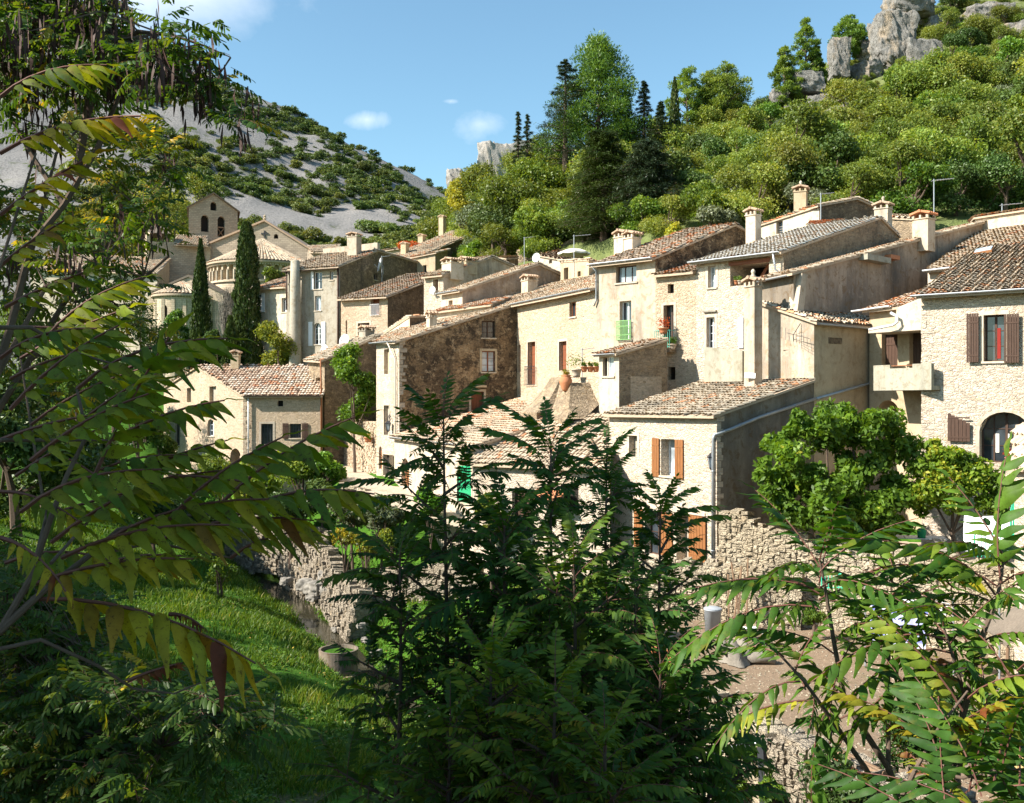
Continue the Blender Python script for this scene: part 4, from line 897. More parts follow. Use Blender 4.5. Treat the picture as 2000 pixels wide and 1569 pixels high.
# back left houses
a, b = P2(760, 112), P2(802, 108); s = unit((.62, .78)); c = along(b, s, 928); pl = plane3((*a, zat(503, a)), (*b, zat(507, b)), (*c, zat(455, c)))
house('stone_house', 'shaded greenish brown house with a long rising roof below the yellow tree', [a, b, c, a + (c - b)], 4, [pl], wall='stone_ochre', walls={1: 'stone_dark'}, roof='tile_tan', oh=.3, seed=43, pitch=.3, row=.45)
a, b = P2(805, 101), P2(850, 99.5); pl = plane3((*a, zat(503, a)), (*b, zat(494, b)), (*(a + [1, 4]), zat(503, a) + .9))
house('plaster_house', 'small pinkish rendered house with one window behind the roofs', [a, b, b + [1, 4], a + [1, 4]], 5, [pl], wall='pl_tan', roof='tile_tan', oh=.2, seed=44, pitch=.3, ops={0: [((826, 518, 833, 534), 'win', dict(col='w_grey', grid=(1, 1)))]})
a, b = P2(735, 122), P2(790, 120); pl = plane3((*a, zat(492, a)), (*b, zat(484, b)), (*(b + [12, 12]), zat(455, b + [12, 12])))
h_rv, W, rf = house('stone_house', 'far house with red creeper on its wall and thin chimneys', [a, b, b + [12, 12], a + [12, 12]], 8, [pl], wall='pl_tan', walls={1: 'stone_ochre'}, roof='tile_red', oh=.3, seed=45, pitch=.32, row=.5)
for cx_, pt_, y_ in ((864, 425, 126), (824, 462, 118), (791, 478, 112)): chimney(rf, cx_, pt_, pt_ + 38, y_, .7, 'pl_tan', R(-30), vents=False)
# upper right back houses
a, b = P2(1462, 68), P2(1600, 63); s = unit((.6, .8)); pl = plane3((*a, zat(447, a)), (*b, zat(402, b)), (*(a + s * 5), zat(440, a) + .4))
h_u1, W, rf = house('plaster_house', 'upper plastered house with one small barred window and a tall slender chimney', [a, b, b + s * 5, a + s * 5], 4, [pl], wall='pl_cream', roof='tile_red', oh=[.12, 0, 0, 0], seed=46, orange=.25, ops={0: [((1516, 432, 1529, 457), 'win', dict(col='w_grey', grid=(1, 5)))]})
chimney(rf, 1564, 368, 420, 65.5, .8, 'pl_tan', R(-25), finial=True)
a = P2(1603, 63.5); s = unit((.8, .6)); K = P2(1603, 63.5)
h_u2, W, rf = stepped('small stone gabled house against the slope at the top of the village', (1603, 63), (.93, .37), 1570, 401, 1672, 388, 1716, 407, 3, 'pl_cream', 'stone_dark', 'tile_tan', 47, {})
house('stone_house', 'low stone ruin beside the mushroom capped chimney', [P2(1735, 62), P2(1790, 60.5), P2(1792, 64), P2(1737, 66)], 4, [plane3((*P2(1735, 62), Z(425, 62)), (*P2(1790, 60.5), Z(428, 60.5)), (*P2(1792, 64), Z(424, 64)))], wall='stone_ochre', roof='tile_tan', oh=.1, seed=48)
chimney(h_u2, 1725, 400, 440, 58.5, .8, 'pl_cream', R(-40), finial=True)
house('outbuilding', 'tiny tiled canopy roof peeping over the pale roof', [P2(1580, 60), P2(1632, 58), P2(1640, 60), P2(1588, 62)], 5, [plane3((*P2(1580, 60), Z(442, 60)), (*P2(1632, 58), Z(440, 58)), (*P2(1640, 60), Z(432, 60)))], wall='pl_cream', roof='tile_red', oh=.15, seed=49, orange=.4)
# tile roof strip on the left of big upper roof (lower-left of the right houses)
# right edge pillar building
a, b = P2(1981, 30.5), P2(2080, 27.5); s = unit((.5, .85)); pl = plane3((*a, zat(905, a)), (*b, zat(900, b)), (*(a + s * 2.5), zat(905, a) + .9))
h_pi, W, rf = house('garden_shed', 'corner of a rough stone shed with a tiled verge at the right edge', [a, b, b + s * 3, a + s * 3], -9.5, [pl], wall='stone', roof='tile_tan', oh=[.2, 0, .1, .15], seed=50)
gutter(h_pi, W[0].f(-.1, zat(907, a), .26), W[0].f(W[0].len, zat(907, a), .26), .05, 'iron')
# ------------------------------------------------------------------ the abbey church
def curved(c, r):                      # maps distance along a round wall to space; u=0 at heading a0, running left to right
    def mk(a0):
        def f(u, v, n=0):
            a = a0 + u / r; return np.array([c[0] + (r + n) * math.cos(a), c[1] + (r + n) * math.sin(a), v])
        return f
    return mk
def cone_roof(parent, c, r, ze, zt, a0, a1, name='roof', pitch=.34):
    mb = MB(); n = 40
    mb.add([(c[0], c[1], zt - .1)] + [(c[0] + r * math.cos(a0 + (a1 - a0) * i / n), c[1] + r * math.sin(a0 + (a1 - a0) * i / n), ze - .08) for i in range(n + 1)] +
           [(c[0] + r * math.cos(a0 + (a1 - a0) * i / n), c[1] + r * math.sin(a0 + (a1 - a0) * i / n), ze - .3) for i in range(n + 1)],
           [(0, i + 1, i + 2) for i in range(n)] + [(i + 1, n + 2 + i, n + 3 + i, i + 2) for i in range(n)])
    o = mb.build(name, M['slab'], parent)
    rng = np.random.default_rng(5); V = []; Fc = []; T = []
    rows = int(r / .42)
    for j in range(rows):
        rr = r * (1 - j / rows); ru = max(.05, r * (1 - (j + 1.3) / rows)); m = max(3, int((a1 - a0) * max(rr, r * .35 if j < rows * .6 else rr) / pitch))
        if rr > r * .3: m = int((a1 - a0) * r * .62 / pitch)
        for i in range(m):
            a = a0 + (a1 - a0) * (i + .5) / m; da = (a1 - a0) / m * .5; z0 = ze + (zt - ze) * (1 - rr / r) + .05; z1 = ze + (zt - ze) * (1 - ru / r)
            b = len(V)
            for (q, z, k) in ((rr, z0, 1), (ru, z1, .8)):
                for t in range(5):
                    th = math.pi * t / 4; w_ = da * math.cos(th) * k; V.append((c[0] + q * math.cos(a + w_), c[1] + q * math.sin(a + w_), z + .13 * math.sin(th) * min(1, rr / r + .3)))
            Fc += [(b + t, b + t + 1, b + 6 + t, b + 5 + t) for t in range(4)]; T += [float(np.clip(rng.normal(.58, .2), 0, 1))] * 4
    npobj('tiles', V, Fc, M['tile_tan'], o, T, True); return o
ch = thing('church', 'Romanesque abbey church with a round tiled apse, arcade and square bell tower', 'church', (-38, 150, 4))
def pwall(mat, pts3, off, name='wall'):
    mb = MB(); mb.prism(pts3, off); return mb.build(name, M[mat], ch)
# bell tower: gable front with twin bell openings
t0, t1 = P2(368.5, 155), P2(464, 158.5); tw = Wall(t0, t1); back = np.array([-.30, .95]) * 8.2
za, zl = zat(379, (t0 + t1) / 2), zat(405, t0)
ops = []
for b, ar in (((392.5, 420.5, 407.5, 453), 1), ((425, 423, 439, 463), 1), ((411, 394.5, 423, 411.5), 1)):
    u0, u1, v0, v1 = tw.bx(*b); ops.append(dict(u0=u0, u1=u1, v0=v0, v1=v1, arch=(u1 - u0) / 2 * ar, dep=.8))
mb = MB(); wall_mesh(mb, tw.f, tw.len, 5, [(0, zl), (tw.len / 2, za), (tw.len, zl)], ops)
fl = MB(); w2 = Wall(t0 + back, t0); lo = []
for t in (.32, .68): lo.append(dict(u0=w2.len * t - .7, u1=w2.len * t + .7, v0=Z(448, 158), v1=Z(424, 158), arch=.7, dep=.8))
wall_mesh(mb, w2.f, w2.len, 5, [(0, zl), (w2.len, zl)], lo)
w3 = Wall(t1, t1 + back); wall_mesh(mb, w3.f, w3.len, 5, [(0, zl), (w3.len, zl)], []); w4 = Wall(t1 + back, t0 + back); wall_mesh(mb, w4.f, w4.len, 5, [(0, zl), (w4.len / 2, za), (w4.len, zl)], [])
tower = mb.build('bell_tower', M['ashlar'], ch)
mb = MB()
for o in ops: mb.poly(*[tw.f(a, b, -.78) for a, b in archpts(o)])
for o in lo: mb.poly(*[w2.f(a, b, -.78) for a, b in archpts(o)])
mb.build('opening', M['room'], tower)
mb = MB(); o = ops[1]; vm = o['v0'] + (o['v1'] - o['v0']) * .45
bar(mb, tw, o['u0'], vm, o['u1'], vm + .2, -.5, -.3); mb.tube([tw.f(o['u0'], o['v0'], -.4), tw.f(o['u1'], vm, -.4)], .09, 4); mb.tube([tw.f(o['u1'], o['v0'], -.4), tw.f(o['u0'], vm, -.4)], .09, 4); mb.build('brace', M['oldwood'], tower)
mb = MB(); slop = (za - zl) / (tw.len / 2); oo = .35
for sg in (0, 1):
    ue = -oo if sg == 0 else tw.len + oo; ze = zl - slop * oo
    mb.prism([tw.f(ue, ze, oo), tw.f(tw.len / 2, za, oo), tw.f(tw.len / 2, za + .22, oo), tw.f(ue, ze + .22, oo)], np.array([*(back * 1.08), 0]))
rt = mb.build('roof', M['tile_red'], tower)
# nave gable wall with cross and two round windows
n0, n1 = P2(401, 152), P2(627, 151); nw = Wall(n0, n1); zap = zat(433, P2(517, 151.5))
mb = MB(); ops = []
for cx_ in (495, 539):
    b = nw.bx(cx_ - 4.4, 457.5, cx_ + 4.4, 466.5); ops.append(dict(u0=b[0], u1=b[1], v0=b[2], v1=b[3], arch=(b[3] - b[2]) * .5, dep=.6))
um = nw.upx(517)
wall_mesh(mb, nw.f, nw.len, 5, [(0, zat(481, n0)), (um, zap), (nw.len, zat(503, n1))], ops)
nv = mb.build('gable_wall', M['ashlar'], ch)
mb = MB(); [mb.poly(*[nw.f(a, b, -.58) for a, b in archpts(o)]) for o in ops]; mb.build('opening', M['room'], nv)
mb = MB(); b = nw.bx(510, 451, 524, 464.5); uc = (b[0] + b[1]) / 2; bar(mb, nw, uc - .1, b[2], uc + .1, b[3], .02, .12); bar(mb, nw, b[0], b[3] - .55, b[1], b[3] - .35, .02, .12); mb.build('cross', M['iron'], nv)
mb = MB(); bk = np.array([1.5, 18, 0])
for ua, za_, ub, zb_ in ((-.5, zat(481, n0) - .2, um, zap), (um, zap, nw.len + .3, zat(503, n1) - .1)):
    mb.prism([nw.f(ua, za_, .3), nw.f(ub, zb_, .3), nw.f(ub, zb_ + .3, .3), nw.f(ua, za_ + .3, .3)], bk)
mb.build('roof', M['slabcap'], ch)
mb = MB(); mb.lathe(nw.f(um, zap + .3, 0), [(.2, 0), (.28, .15), (.12, .35), (.25, .55), (.001, .8)], 8); mb.build('finial', M['ashlar_lit'], nv)
w5 = Wall(n0 + [-1.0, 16], n0); mb = MB(); wall_mesh(mb, w5.f, w5.len, 5, [(0, zat(481, n0)), (w5.len, zat(481, n0))], []); w6 = Wall(n1, n1 + [3, 14]); wall_mesh(mb, w6.f, w6.len, 5, [(0, zat(503, n1) - 1), (w6.len, zat(503, n1) - 1)], [])
mb.prism([nw.f(-.2, 5, .5), nw.f(1.0, 5, .5), nw.f(1.0, zat(482, n0), .5), nw.f(-.2, zat(482, n0), .5)], np.array([*(-nw.n * .6), 0])); mb.build('side_wall', M['ashlar_lit'], ch)
# main apse
ac = P2(512, 150.5); ar_ = 7.9; a0, a1 = R(180), R(362); zc = Z(507, 143)
mk = curved(ac, ar_)(R(180)); Ul = (a1 - a0) * ar_; na = 22; ops = []
zb1, zt1 = Z(547, 143), Z(514, 143)
for i in range(na):
    u = Ul * (i + .5) / na; hw = Ul / na * .36; ops.append(dict(u0=u - hw, u1=u + hw, v0=zb1 + .15, v1=zt1 - .15, arch=hw, dep=.75))
mb = MB(); wall_mesh(mb, mk, Ul, 4, [(0, zc), (Ul, zc)], ops, du=.6)
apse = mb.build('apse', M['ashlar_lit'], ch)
mb = MB()
for o in ops: mb.poly(*[mk(a, b, -.74) for a, b in archpts(o)])
mb.build('niche', M['pl_tan'], apse)
for i in range(na + 1):
    u = Ul * i / na; c = mk(u, 0, .1); mb = MB(); mb.tube([(c[0], c[1], zb1 + .1), (c[0], c[1], zt1 - .9)], .14, 6); mb.build('column', M['pl_cream'], apse)
mb = MB()
for (z0, dz, pr) in ((zb1 - .25, .3, .25), (zc - .5, .35, .4), (zt1 + .05, .2, .15)):
    k = 48; vs = []; 
    for i in range(k + 1):
        u = Ul * i / k; vs += [mk(u, z0, -.05), mk(u, z0, pr), mk(u, z0 + dz, pr), mk(u, z0 + dz, -.05)]
    mb.add(vs, [(4 * i + a, 4 * i + 4 + a, 4 * i + 4 + (a + 1) % 4, 4 * i + (a + 1) % 4) for i in range(k) for a in range(4)])
for i in range(70): u = Ul * (i + .5) / 70; c = mk(u, zc - .75, .2); mb.abox(c[0] - .1, c[1] - .1, c[2], c[0] + .1, c[1] + .1, c[2] + .25)
mb.build('cornice', M['ashlar_lit'], apse)
cone_roof(ch, ac, ar_ + .55, zc - .1, Z(466, 150.5), a0, a1)
# small left apse with its gable
sc_ = P2(357, 139); sr_ = 3.9; mk = curved(sc_, sr_)(R(180)); Ul = math.pi * sr_; z0 = Z(574, 136)
u_ = lambda deg: R(deg - 180) * sr_
op = dict(u0=u_(258), u1=u_(272), v0=Z(621, 135.5), v1=Z(596, 135.5), arch=.45, dep=.5); op = dict(op, u0=u_(246) - .3, u1=u_(246) + .75)
mb = MB(); wall_mesh(mb, mk, Ul, 2, [(0, z0), (Ul, z0)], [op], du=.5); ap2 = mb.build('small_apse', M['ashlar_lit'], ch)
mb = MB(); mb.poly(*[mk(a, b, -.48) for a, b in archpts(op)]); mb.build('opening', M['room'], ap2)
mb = MB()
for i in range(9):
    u = Ul * i / 8; c = mk(u, 0, .02); mb.abox(c[0] - .22, c[1] - .12, 2, c[0] + .22, c[1] + .12, z0 - .8)
for i in range(34): u = Ul * (i + .5) / 34; c = mk(u, z0 - .5, .15); mb.abox(c[0] - .08, c[1] - .08, c[2], c[0] + .08, c[1] + .08, c[2] + .25)
mb.build('pilaster', M['ashlar_lit'], ap2)
cone_roof(ch, sc_, sr_ + .4, z0 - .05, Z(549, 139), R(180), R(362))
g0, g1 = P2(297, 140.5), P2(436, 139.5); gw = Wall(g0, g1); mb = MB(); ug = gw.upx(369); wall_mesh(mb, gw.f, gw.len, 2, [(0, zat(573, g0)), (ug, Z(541, 140)), (gw.len, zat(575, g1))], [])
mb.prism([gw.f(-.3, 2, 0), gw.f(1.1, 2, 0), gw.f(1.1, zat(577, g0), 0), gw.f(-.3, zat(577, g0), 0)], np.array([*(gw.n * .5), 0])); mb.build('gable_wall', M['ashlar_lit'], ch)
mb = MB(); mb.prism([gw.f(-.6, zat(573, g0) - .2, .2), gw.f(ug, Z(541, 140), .2), gw.f(ug, Z(541, 140) + .3, .2), gw.f(-.6, zat(573, g0) + .1, .2)], (.8, 7, 0)); mb.prism([gw.f(gw.len, zat(575, g1), .2), gw.f(gw.len, zat(575, g1) + .3, .2), gw.f(ug, Z(541, 140) + .3, .2), gw.f(ug, Z(541, 140), .2)], (.8, 7, 0)); mb.build('roof', M['tile_tan'], ch)
# transept block
b0, b1 = P2(293, 148), P2(404, 151.5); bw = Wall(b0, b1); mb = MB(); wall_mesh(mb, bw.f, bw.len, 3, [(0, Z(472, 148)), (bw.len, Z(474, 151))], []); mb.build('transept', M['ashlar'], ch)
lw = Wall(b0 + [-2.6, 4.5], b0); mb = MB(); wall_mesh(mb, lw.f, lw.len, 3, [(0, Z(463, 152)), (lw.len * .5, Z(440, 150)), (lw.len, Z(455, 148))], [])
mb.prism([lw.f(lw.len - .8, 3, 0), lw.f(lw.len, 3, 0), lw.f(lw.len, Z(457, 148), 0), lw.f(lw.len - .8, Z(457, 148), 0)], np.array([*(lw.n * .5), 0])); mb.build('buttress', M['ashlar_lit'], ch)
def chroof(pts, lab, mat='tile_tan', pitch=.34, row=.5):
    pl = plane3(*pts[:3]); pg = [np.array(p[:2]) for p in pts]; mb = MB(); mb.prism([(*p, plz(pl, p) - .15) for p in pg], (0, 0, .12)); o = mb.build('roof', M['slab'], ch); tiles(ch, pg, pl, mat, pitch, row, .08, 3, .03, 'tiles', o)
mb = MB(); mb.prism([lw.f(-.2, Z(463, 152), .3), lw.f(lw.len * .5, Z(440, 150), .3), lw.f(lw.len + .2, Z(455, 148), .3), lw.f(lw.len * .5, Z(443, 150), .3)], (3.0, 1.2, 0)); mb.build('roof', M['tile_tan'], ch)
chroof([P3(340, 478, 149), P3(407, 480, 149.5), P3(404, 463, 155), P3(344, 461, 155)], '')
chroof([P3(604, 493, 149), P3(664, 493, 147), P3(664, 478, 152), P3(600, 478, 153)], '')
mb = MB(); q = Wall(P2(600, 150), P2(661, 147.5)); wall_mesh(mb, q.f, q.len, 4, [(0, Z(492, 150)), (q.len, Z(493, 147.5))], []); mb.build('wall', M['ashlar'], ch)
# long low wing to the left
w0, w1 = P2(60, 131), P2(307, 131); pf = (.0, .38, Z(534, 130.5) - .38 * 130.5)
pl1 = plane3(P3(148, 529, 143), P3(307, 534, 142), (*(P2(307, 142) + [0, 5.5]), Z(534, 142) + 2.5))
h_w, W, rf = house('long_wing', 'long cream monastery wing with a tan tiled roof left of the church', [P2(60, 144), P2(307, 142), P2(307, 142) + [-.5, 6.5], P2(60, 144) + [-.5, 6.5]], 0, [pl1], wall='pl_cream', walls={1: 'pl_tan'}, roof='tile_tan', oh=[.5, .1, .3, 0], seed=60, pitch=.34, row=.5, bias=.08, cat='building', ops={0: [
    ((171, 543, 188, 572), 'win', dict(col='w_white', grid=(2, 3))), ((232, 544, 246, 565), 'win', dict(col='w_white', grid=(2, 3))), ((120, 545, 136, 574), 'win', dict(col='w_white', grid=(2, 3)))]})
pipe(h_w, [W[0].f(W[0].len - 2.5, Z(536, 142), .15), W[0].f(W[0].len - 2.5, 2, .15)], .1, 'w_brown')
# ------------------------------------------------------------------ terrain
STREAM = [(-34, 100, -9.3), (-24, 80, -10.2), (-16.5, 63, -11.0), (-12.6, 56, -11.45), (-10.6, 51.5, -11.7), (-9.0, 49, -11.9), (-6.9, 44.5, -12.1), (-5.4, 41.5, -12.25), (-4.2, 39.3, -12.35), (-1.6, 37, -12.5), (1.2, 34, -12.7), (4.0, 29, -12.9), (6.5, 22, -13.2), (8, 12, -13.6), (9, 0, -14), (10, -30, -15)]
CTRL = [  # x, y, z
 (0, 0, -1.9), (-4, 1, -1.8), (5, 1, -2.2), (-2, 4, -3.4), (2, 4, -3.6), (-6, 5, -3.2), (6, 5, -4.2), (0, 9, -6.6), (-6, 9, -6.0), (5, 9, -7.6), (-12, 8, -4.5), (0, 14, -8.8), (-7, 14, -8.3), (-14, 14, -7), (4, 13, -10.4),
 (-1, 19, -9.9), (-6, 20, -9.7), (-13, 20, -9.3), (2.6, 19, -11.6), (-20, 22, -7.5), (-3, 25, -10.2), (-9, 26, -9.8), (-16, 28, -9.2), (1.2, 25, -12.3), (-5, 31, -10.2), (-10, 33, -9.6), (-17, 34, -8.9), (-26, 34, -7),
 (-1.2, 31, -12.3), (-7.2, 36, -10.1), (-11, 38, -9.5), (-16, 42, -9.0), (-25, 45, -7.5), (-35, 45, -5), (-3.6, 36.6, -12.0), (-10.2, 42, -10.0), (-14, 47, -9.6), (-8.2, 42.6, -11.7), (-19, 52, -9.3), (-12.2, 49, -10.9), (-15.5, 55, -10.3), (-27, 58, -8), (-22, 65, -9.6), (-40, 60, -4),
 (-30, 75, -8.5), (-36, 82, -7.5), (-33, 88, -7.5), (-45, 80, -4), (-55, 60, 0), (-50, 100, -1), (-60, 100, 2), (-60, 30, 0), (-40, 20, -2), (-40, 0, 1), (-20, 0, -1.5), (-20, -20, 1), (0, -20, 0), (20, -20, -3),
 # right bank
 (-7.4, 52, -9.6), (-5, 48, -9.9), (-3.2, 44, -10.2), (-1.5, 42, -10.6), (-9, 56, -8.6), (-4, 52, -8.3), (1, 43, -9.2), (-10.5, 60, -6.6), (-8, 58, -5.6), (-11.5, 65, -6.2), (-13, 70, -6.4), (-19, 69, -7.6), (-24, 72, -8.2), (-5.5, 55, -6.1), (1, 46, -8.3), (3, 41, -8.6), (0, 39, -10.6), (2.5, 36.5, -10.8),
 (-8.6, 62, -5.2), (-10, 66, -5.0), (-12, 72, -4.6), (-15, 78, -4.4), (-6, 58, -5.4), (5, 41, -8.3), (10, 37, -8.6), (5, 35, -9), (8, 30, -8.6), (15, 33, -8.6), (20, 30, -8.6), (10, 25, -8.7), (16, 25, -8.6), (22, 20, -8.6), (10, 20.5, -8.9), (14, 15, -8.9), (24, 8, -7), (12, 8, -9.5),
 (5.6, 24, -12.4), (7.2, 18, -12.9), (3.6, 29.6, -12.2), (9, 12, -12.5),
 (14, 40, -7.5), (20, 38, -6.5), (26, 36, -6), (30, 30, -7), (40, 30, -5), (5, 50, -5), (15, 50, -2), (25, 50, 1), (40, 50, 6), (0, 65, 0), (15, 65, 5), (30, 65, 9), (50, 65, 14), (-10, 85, 0), (0, 85, 6), (-20, 90, -1), (-10, 100, 4), (-30, 100, -1), (-25, 120, 2), (-45, 130, 1), (-60, 140, 4), (-40, 160, 6), (0, 120, 12), (-70, 120, 5), (-10, 150, 12)]
CTRL = np.array(CTRL, float)
def tps_fit(C):
    n = len(C); d = np.linalg.norm(C[:, None, :2] - C[None, :, :2], axis=2); K = np.where(d > 0, d * d * np.log(d + 1e-9), 0) + np.eye(n) * 1.5
    P = np.c_[np.ones(n), C[:, :2]]; A = np.block([[K, P], [P.T, np.zeros((3, 3))]]); return np.linalg.solve(A, np.r_[C[:, 2], 0, 0, 0])
TW = tps_fit(CTRL)
def tps(x, y):
    x = np.asarray(x, float); y = np.asarray(y, float); z = TW[-3] + TW[-2] * x + TW[-1] * y
    for (cx, cy, _), w_ in zip(CTRL, TW[:-3]):
        d2 = (x - cx) ** 2 + (y - cy) ** 2; z = z + w_ * .5 * d2 * np.log(d2 + 1e-9)
    return z
ST = np.array(STREAM, float)
def stream_dist(x, y):
    best = np.full(np.shape(x), 1e9); bz = np.zeros(np.shape(x)); side = np.zeros(np.shape(x))
    for a, b in zip(ST[:-1], ST[1:]):
        d = b[:2] - a[:2]; l2 = d @ d; t = np.clip(((x - a[0]) * d[0] + (y - a[1]) * d[1]) / l2, 0, 1); px, py = a[0] + t * d[0], a[1] + t * d[1]; r = np.hypot(x - px, y - py)
        k = r < best; best = np.where(k, r, best); bz = np.where(k, a[2] + t * (b[2] - a[2]), bz); side = np.where(k, np.sign(d[0] * (y - a[1]) - d[1] * (x - a[0])), side)
    return best, bz, side
def ground(x, y):
    x = np.asarray(x, float); y = np.asarray(y, float); z = tps(x, y); r, bz, side = stream_dist(x, y)
    w_ = np.where(side < 0, 1.0, 1.0); k = np.clip((r - .8) / 2.2, 0, 1); k = k * k * (3 - 2 * k)
    z = bz * (1 - k) + np.maximum(z, bz + .05) * k - np.clip(1 - r / .8, 0, 1) * .25
    # terrace of the vegetable garden stays level inside its walls
    return z
GARDEN = [P2(1180, 38.5), P2(1245, 32.6), P2(1330, 29.6), P2(1500, 24.6), P2(1710, 21.0), P2(1990, 17), P2(2500, 14), P2(2500, 38), P2(1990, 34.5), P2(1420, 39.2), P2(1180, 40)]
def m_ground():
    m, nt = newmat('meadow'); p = pos(nt)
    n1 = noise(nt, p, .35, 6, .65); n2 = noise(nt, p, 2.5, 5, .7); n3 = noise(nt, p, 14, 4, .7)
    g = ramp(nt, n2, [(.3, (.02, .055, .006)), (.5, (.045, .12, .01)), (.7, (.085, .17, .02))])
    dirt = ramp(nt, n3, [(.3, (.06, .04, .022)), (.7, (.17, .12, .075))])
    sx = N(nt, 'ShaderNodeSeparateXYZ'); L(nt, p, sx.inputs[0])
    near = math_(nt, 'MULTIPLY', math_(nt, 'SUBTRACT', 28, sx.outputs[1]), .02)
    c = mixc(nt, ramp(nt, math_(nt, 'ADD', n1, near), [(.62, 0), (.72, .75)]), g, dirt)
    c = mixc(nt, .6, c, ramp(nt, n3, [(.3, .5), (.7, 1.3)]), 'MULTIPLY')
    finish(nt, c, .95, n3, .8, .05, .1); return m
M['ground'] = m_ground()
def m_dirt(name, base, sc_=9):
    m, nt = newmat(name); p = pos(nt); n3 = noise(nt, p, sc_, 6, .75); v = voro(nt, p, 16)
    c = ramp(nt, n3, [(.25, sub(base, .6)), (.55, base), (.8, sub(base, 1.3))])
    c = mixc(nt, ramp(nt, v.outputs['Distance'], [(.1, .7), (.22, 0)]), c, sub(base, 1.7))
    c = mixc(nt, ramp(nt, noise(nt, p, .7, 5, .6), [(.55, 0), (.75, .5)]), c, (.09, .10, .03))
    finish(nt, c, .95, n3, .8, .05, .1); return m
M['dirt'] = m_dirt('garden_dirt', (.235, .17, .115)); M['road'] = m_dirt('road_dirt', (.46, .38, .29), 5)
# one sheet: fine near the viewer, coarse out to the horizon
def sheet(xs, ys, zf, name, mat, label=None, keep=None):
    X, Y = np.meshgrid(xs, ys, indexing='ij'); Zv = zf(X, Y); n, m = X.shape
    V = np.stack([X.ravel(), Y.ravel(), Zv.ravel()], 1); I = np.arange(n * m).reshape(n, m)
    Fc = np.stack([I[:-1, :-1], I[1:, :-1], I[1:, 1:], I[:-1, 1:]], -1).reshape(-1, 4)
    if keep is not None:
        c = V[Fc].mean(1); Fc = Fc[keep(c[:, 0], c[:, 1])]
    o = npobj(name, V, Fc, mat, None, None, True); tag(o, kind='structure'); return o
xs = np.unique(np.r_[np.linspace(-1500, -100, 12), np.linspace(-100, -36, 17), np.arange(-36, 30, .35), np.linspace(30, 100, 18), np.linspace(100, 1500, 12)])
ys = np.unique(np.r_[np.linspace(-200, -20, 8), np.arange(-20, 4, 1.0), np.arange(4, 75, .4), np.linspace(75, 170, 40), np.linspace(170, 2500, 16)])
def gz(X, Y):
    z = ground(X, Y); far = np.clip((np.maximum(np.abs(X) - 60, 0) + np.maximum(Y - 150, 0) + np.maximum(-Y - 18, 0)) / 60, 0, 1)
    z = z * (1 - far) + far * 0.0
    ins = inside(GARDEN, X, Y); z = np.where(ins, np.minimum(z, -8.75), z)
    return z + .10 * fbm(X * .8, Y * .8, 3) * (1 - far) * 1.6 + .25 * fbm(X * .2, Y * .2, 5) * (1 - far)
sheet(xs, ys, gz, 'ground', M['ground'])
# garden floor
mb = MB(); g = offset_poly(GARDEN[::1], [0] * len(GARDEN))
gx = np.arange(2, 40, .4); gy = np.arange(13, 41, .4)
sheet(gx, gy, lambda X, Y: -8.5 + .10 * fbm(X * .7, Y * .7, 8) + .05 * fbm(X * 3, Y * 3, 9), 'garden_ground', M['dirt'], keep=lambda x, y: inside(GARDEN, x, y))
# lane past the big house
LANE = [P2(640, 63), P2(668, 60), P2(705, 56.5), P2(760, 52.5), P2(840, 49), P2(905, 46.5), P2(905, 49), P2(780, 58.8), P2(735, 63.5), P2(715, 70), P2(690, 80), P2(650, 84), P2(655, 70)]
lx = np.arange(-32, 0, .18); ly = np.arange(44, 90, .25)
def lanez(X, Y): return np.interp(Y, [44, 50, 56, 60, 64, 72, 90], [-6.3, -5.75, -5.3, -5.05, -4.95, -4.6, -4.2]) + .05 * fbm(X * .6, Y * .6, 4)
sheet(lx, ly, lanez, 'lane', M['road'], keep=lambda x, y: inside(LANE, x, y))
# water
def m_water():
    m, nt = newmat('stream_water'); p = pos(nt)
    b = finish(nt, (.035, .032, .02), .08, noise(nt, p, 5, 4), .25, .02, .5); return m
M['water'] = m_water()
mb = MB(); pts = []
wid = {3: 1.9, 4: 1.5, 5: .75, 6: .45, 7: .45, 8: .45}
for i, q in enumerate(ST[1:13]):
    d = unit(ST[min(i + 2, len(ST) - 1)][:2] - ST[i][:2]); nn = np.array([-d[1], d[0]]); k = wid.get(i + 1, .6) if not 1 <= i + 1 <= 4 else (1.6, 1.8, 1.9, 1.5)[i]
    pts.append(((*(q[:2] + nn * k), q[2] - .02 + .06), (*(q[:2] - nn * k), q[2] + .04)))
for (a, b), (c, d) in zip(pts[:-1], pts[1:]): mb.poly(a, b, d, c)
tag(mb.build('stream', M['water']), kind='structure')

# ------------------------------------------------------------------ hills
def m_hill(name, scree, green, bias, dark):
    m, nt = newmat(name); p = pos(nt)
    n1 = noise(nt, p, .02, 8, .7); n2 = noise(nt, p, .35, 5, .7); n3 = noise(nt, p, 1.6, 4, .7)
    c = ramp(nt, n3, [(.3, sub(scree, .55)), (.5, scree), (.75, sub(scree, 1.25))])
    c = mixc(nt, ramp(nt, math_(nt, 'ADD', math_(nt, 'MULTIPLY', n1, .7), math_(nt, 'MULTIPLY', n2, .3)), [(bias - .03, 0), (bias + .05, .9)]), c, ramp(nt, n2, [(.3, dark), (.7, green)]))
    finish(nt, c, .95, n3, 1.0, .3, .05); return m
M['hill_far'] = m_hill('scree_slope', (.215, .205, .195), (.08, .10, .035), .56, (.04, .06, .02))
M['hill_right'] = m_hill('scrub_slope', (.36, .33, .26), (.14, .17, .045), .38, (.06, .09, .02))
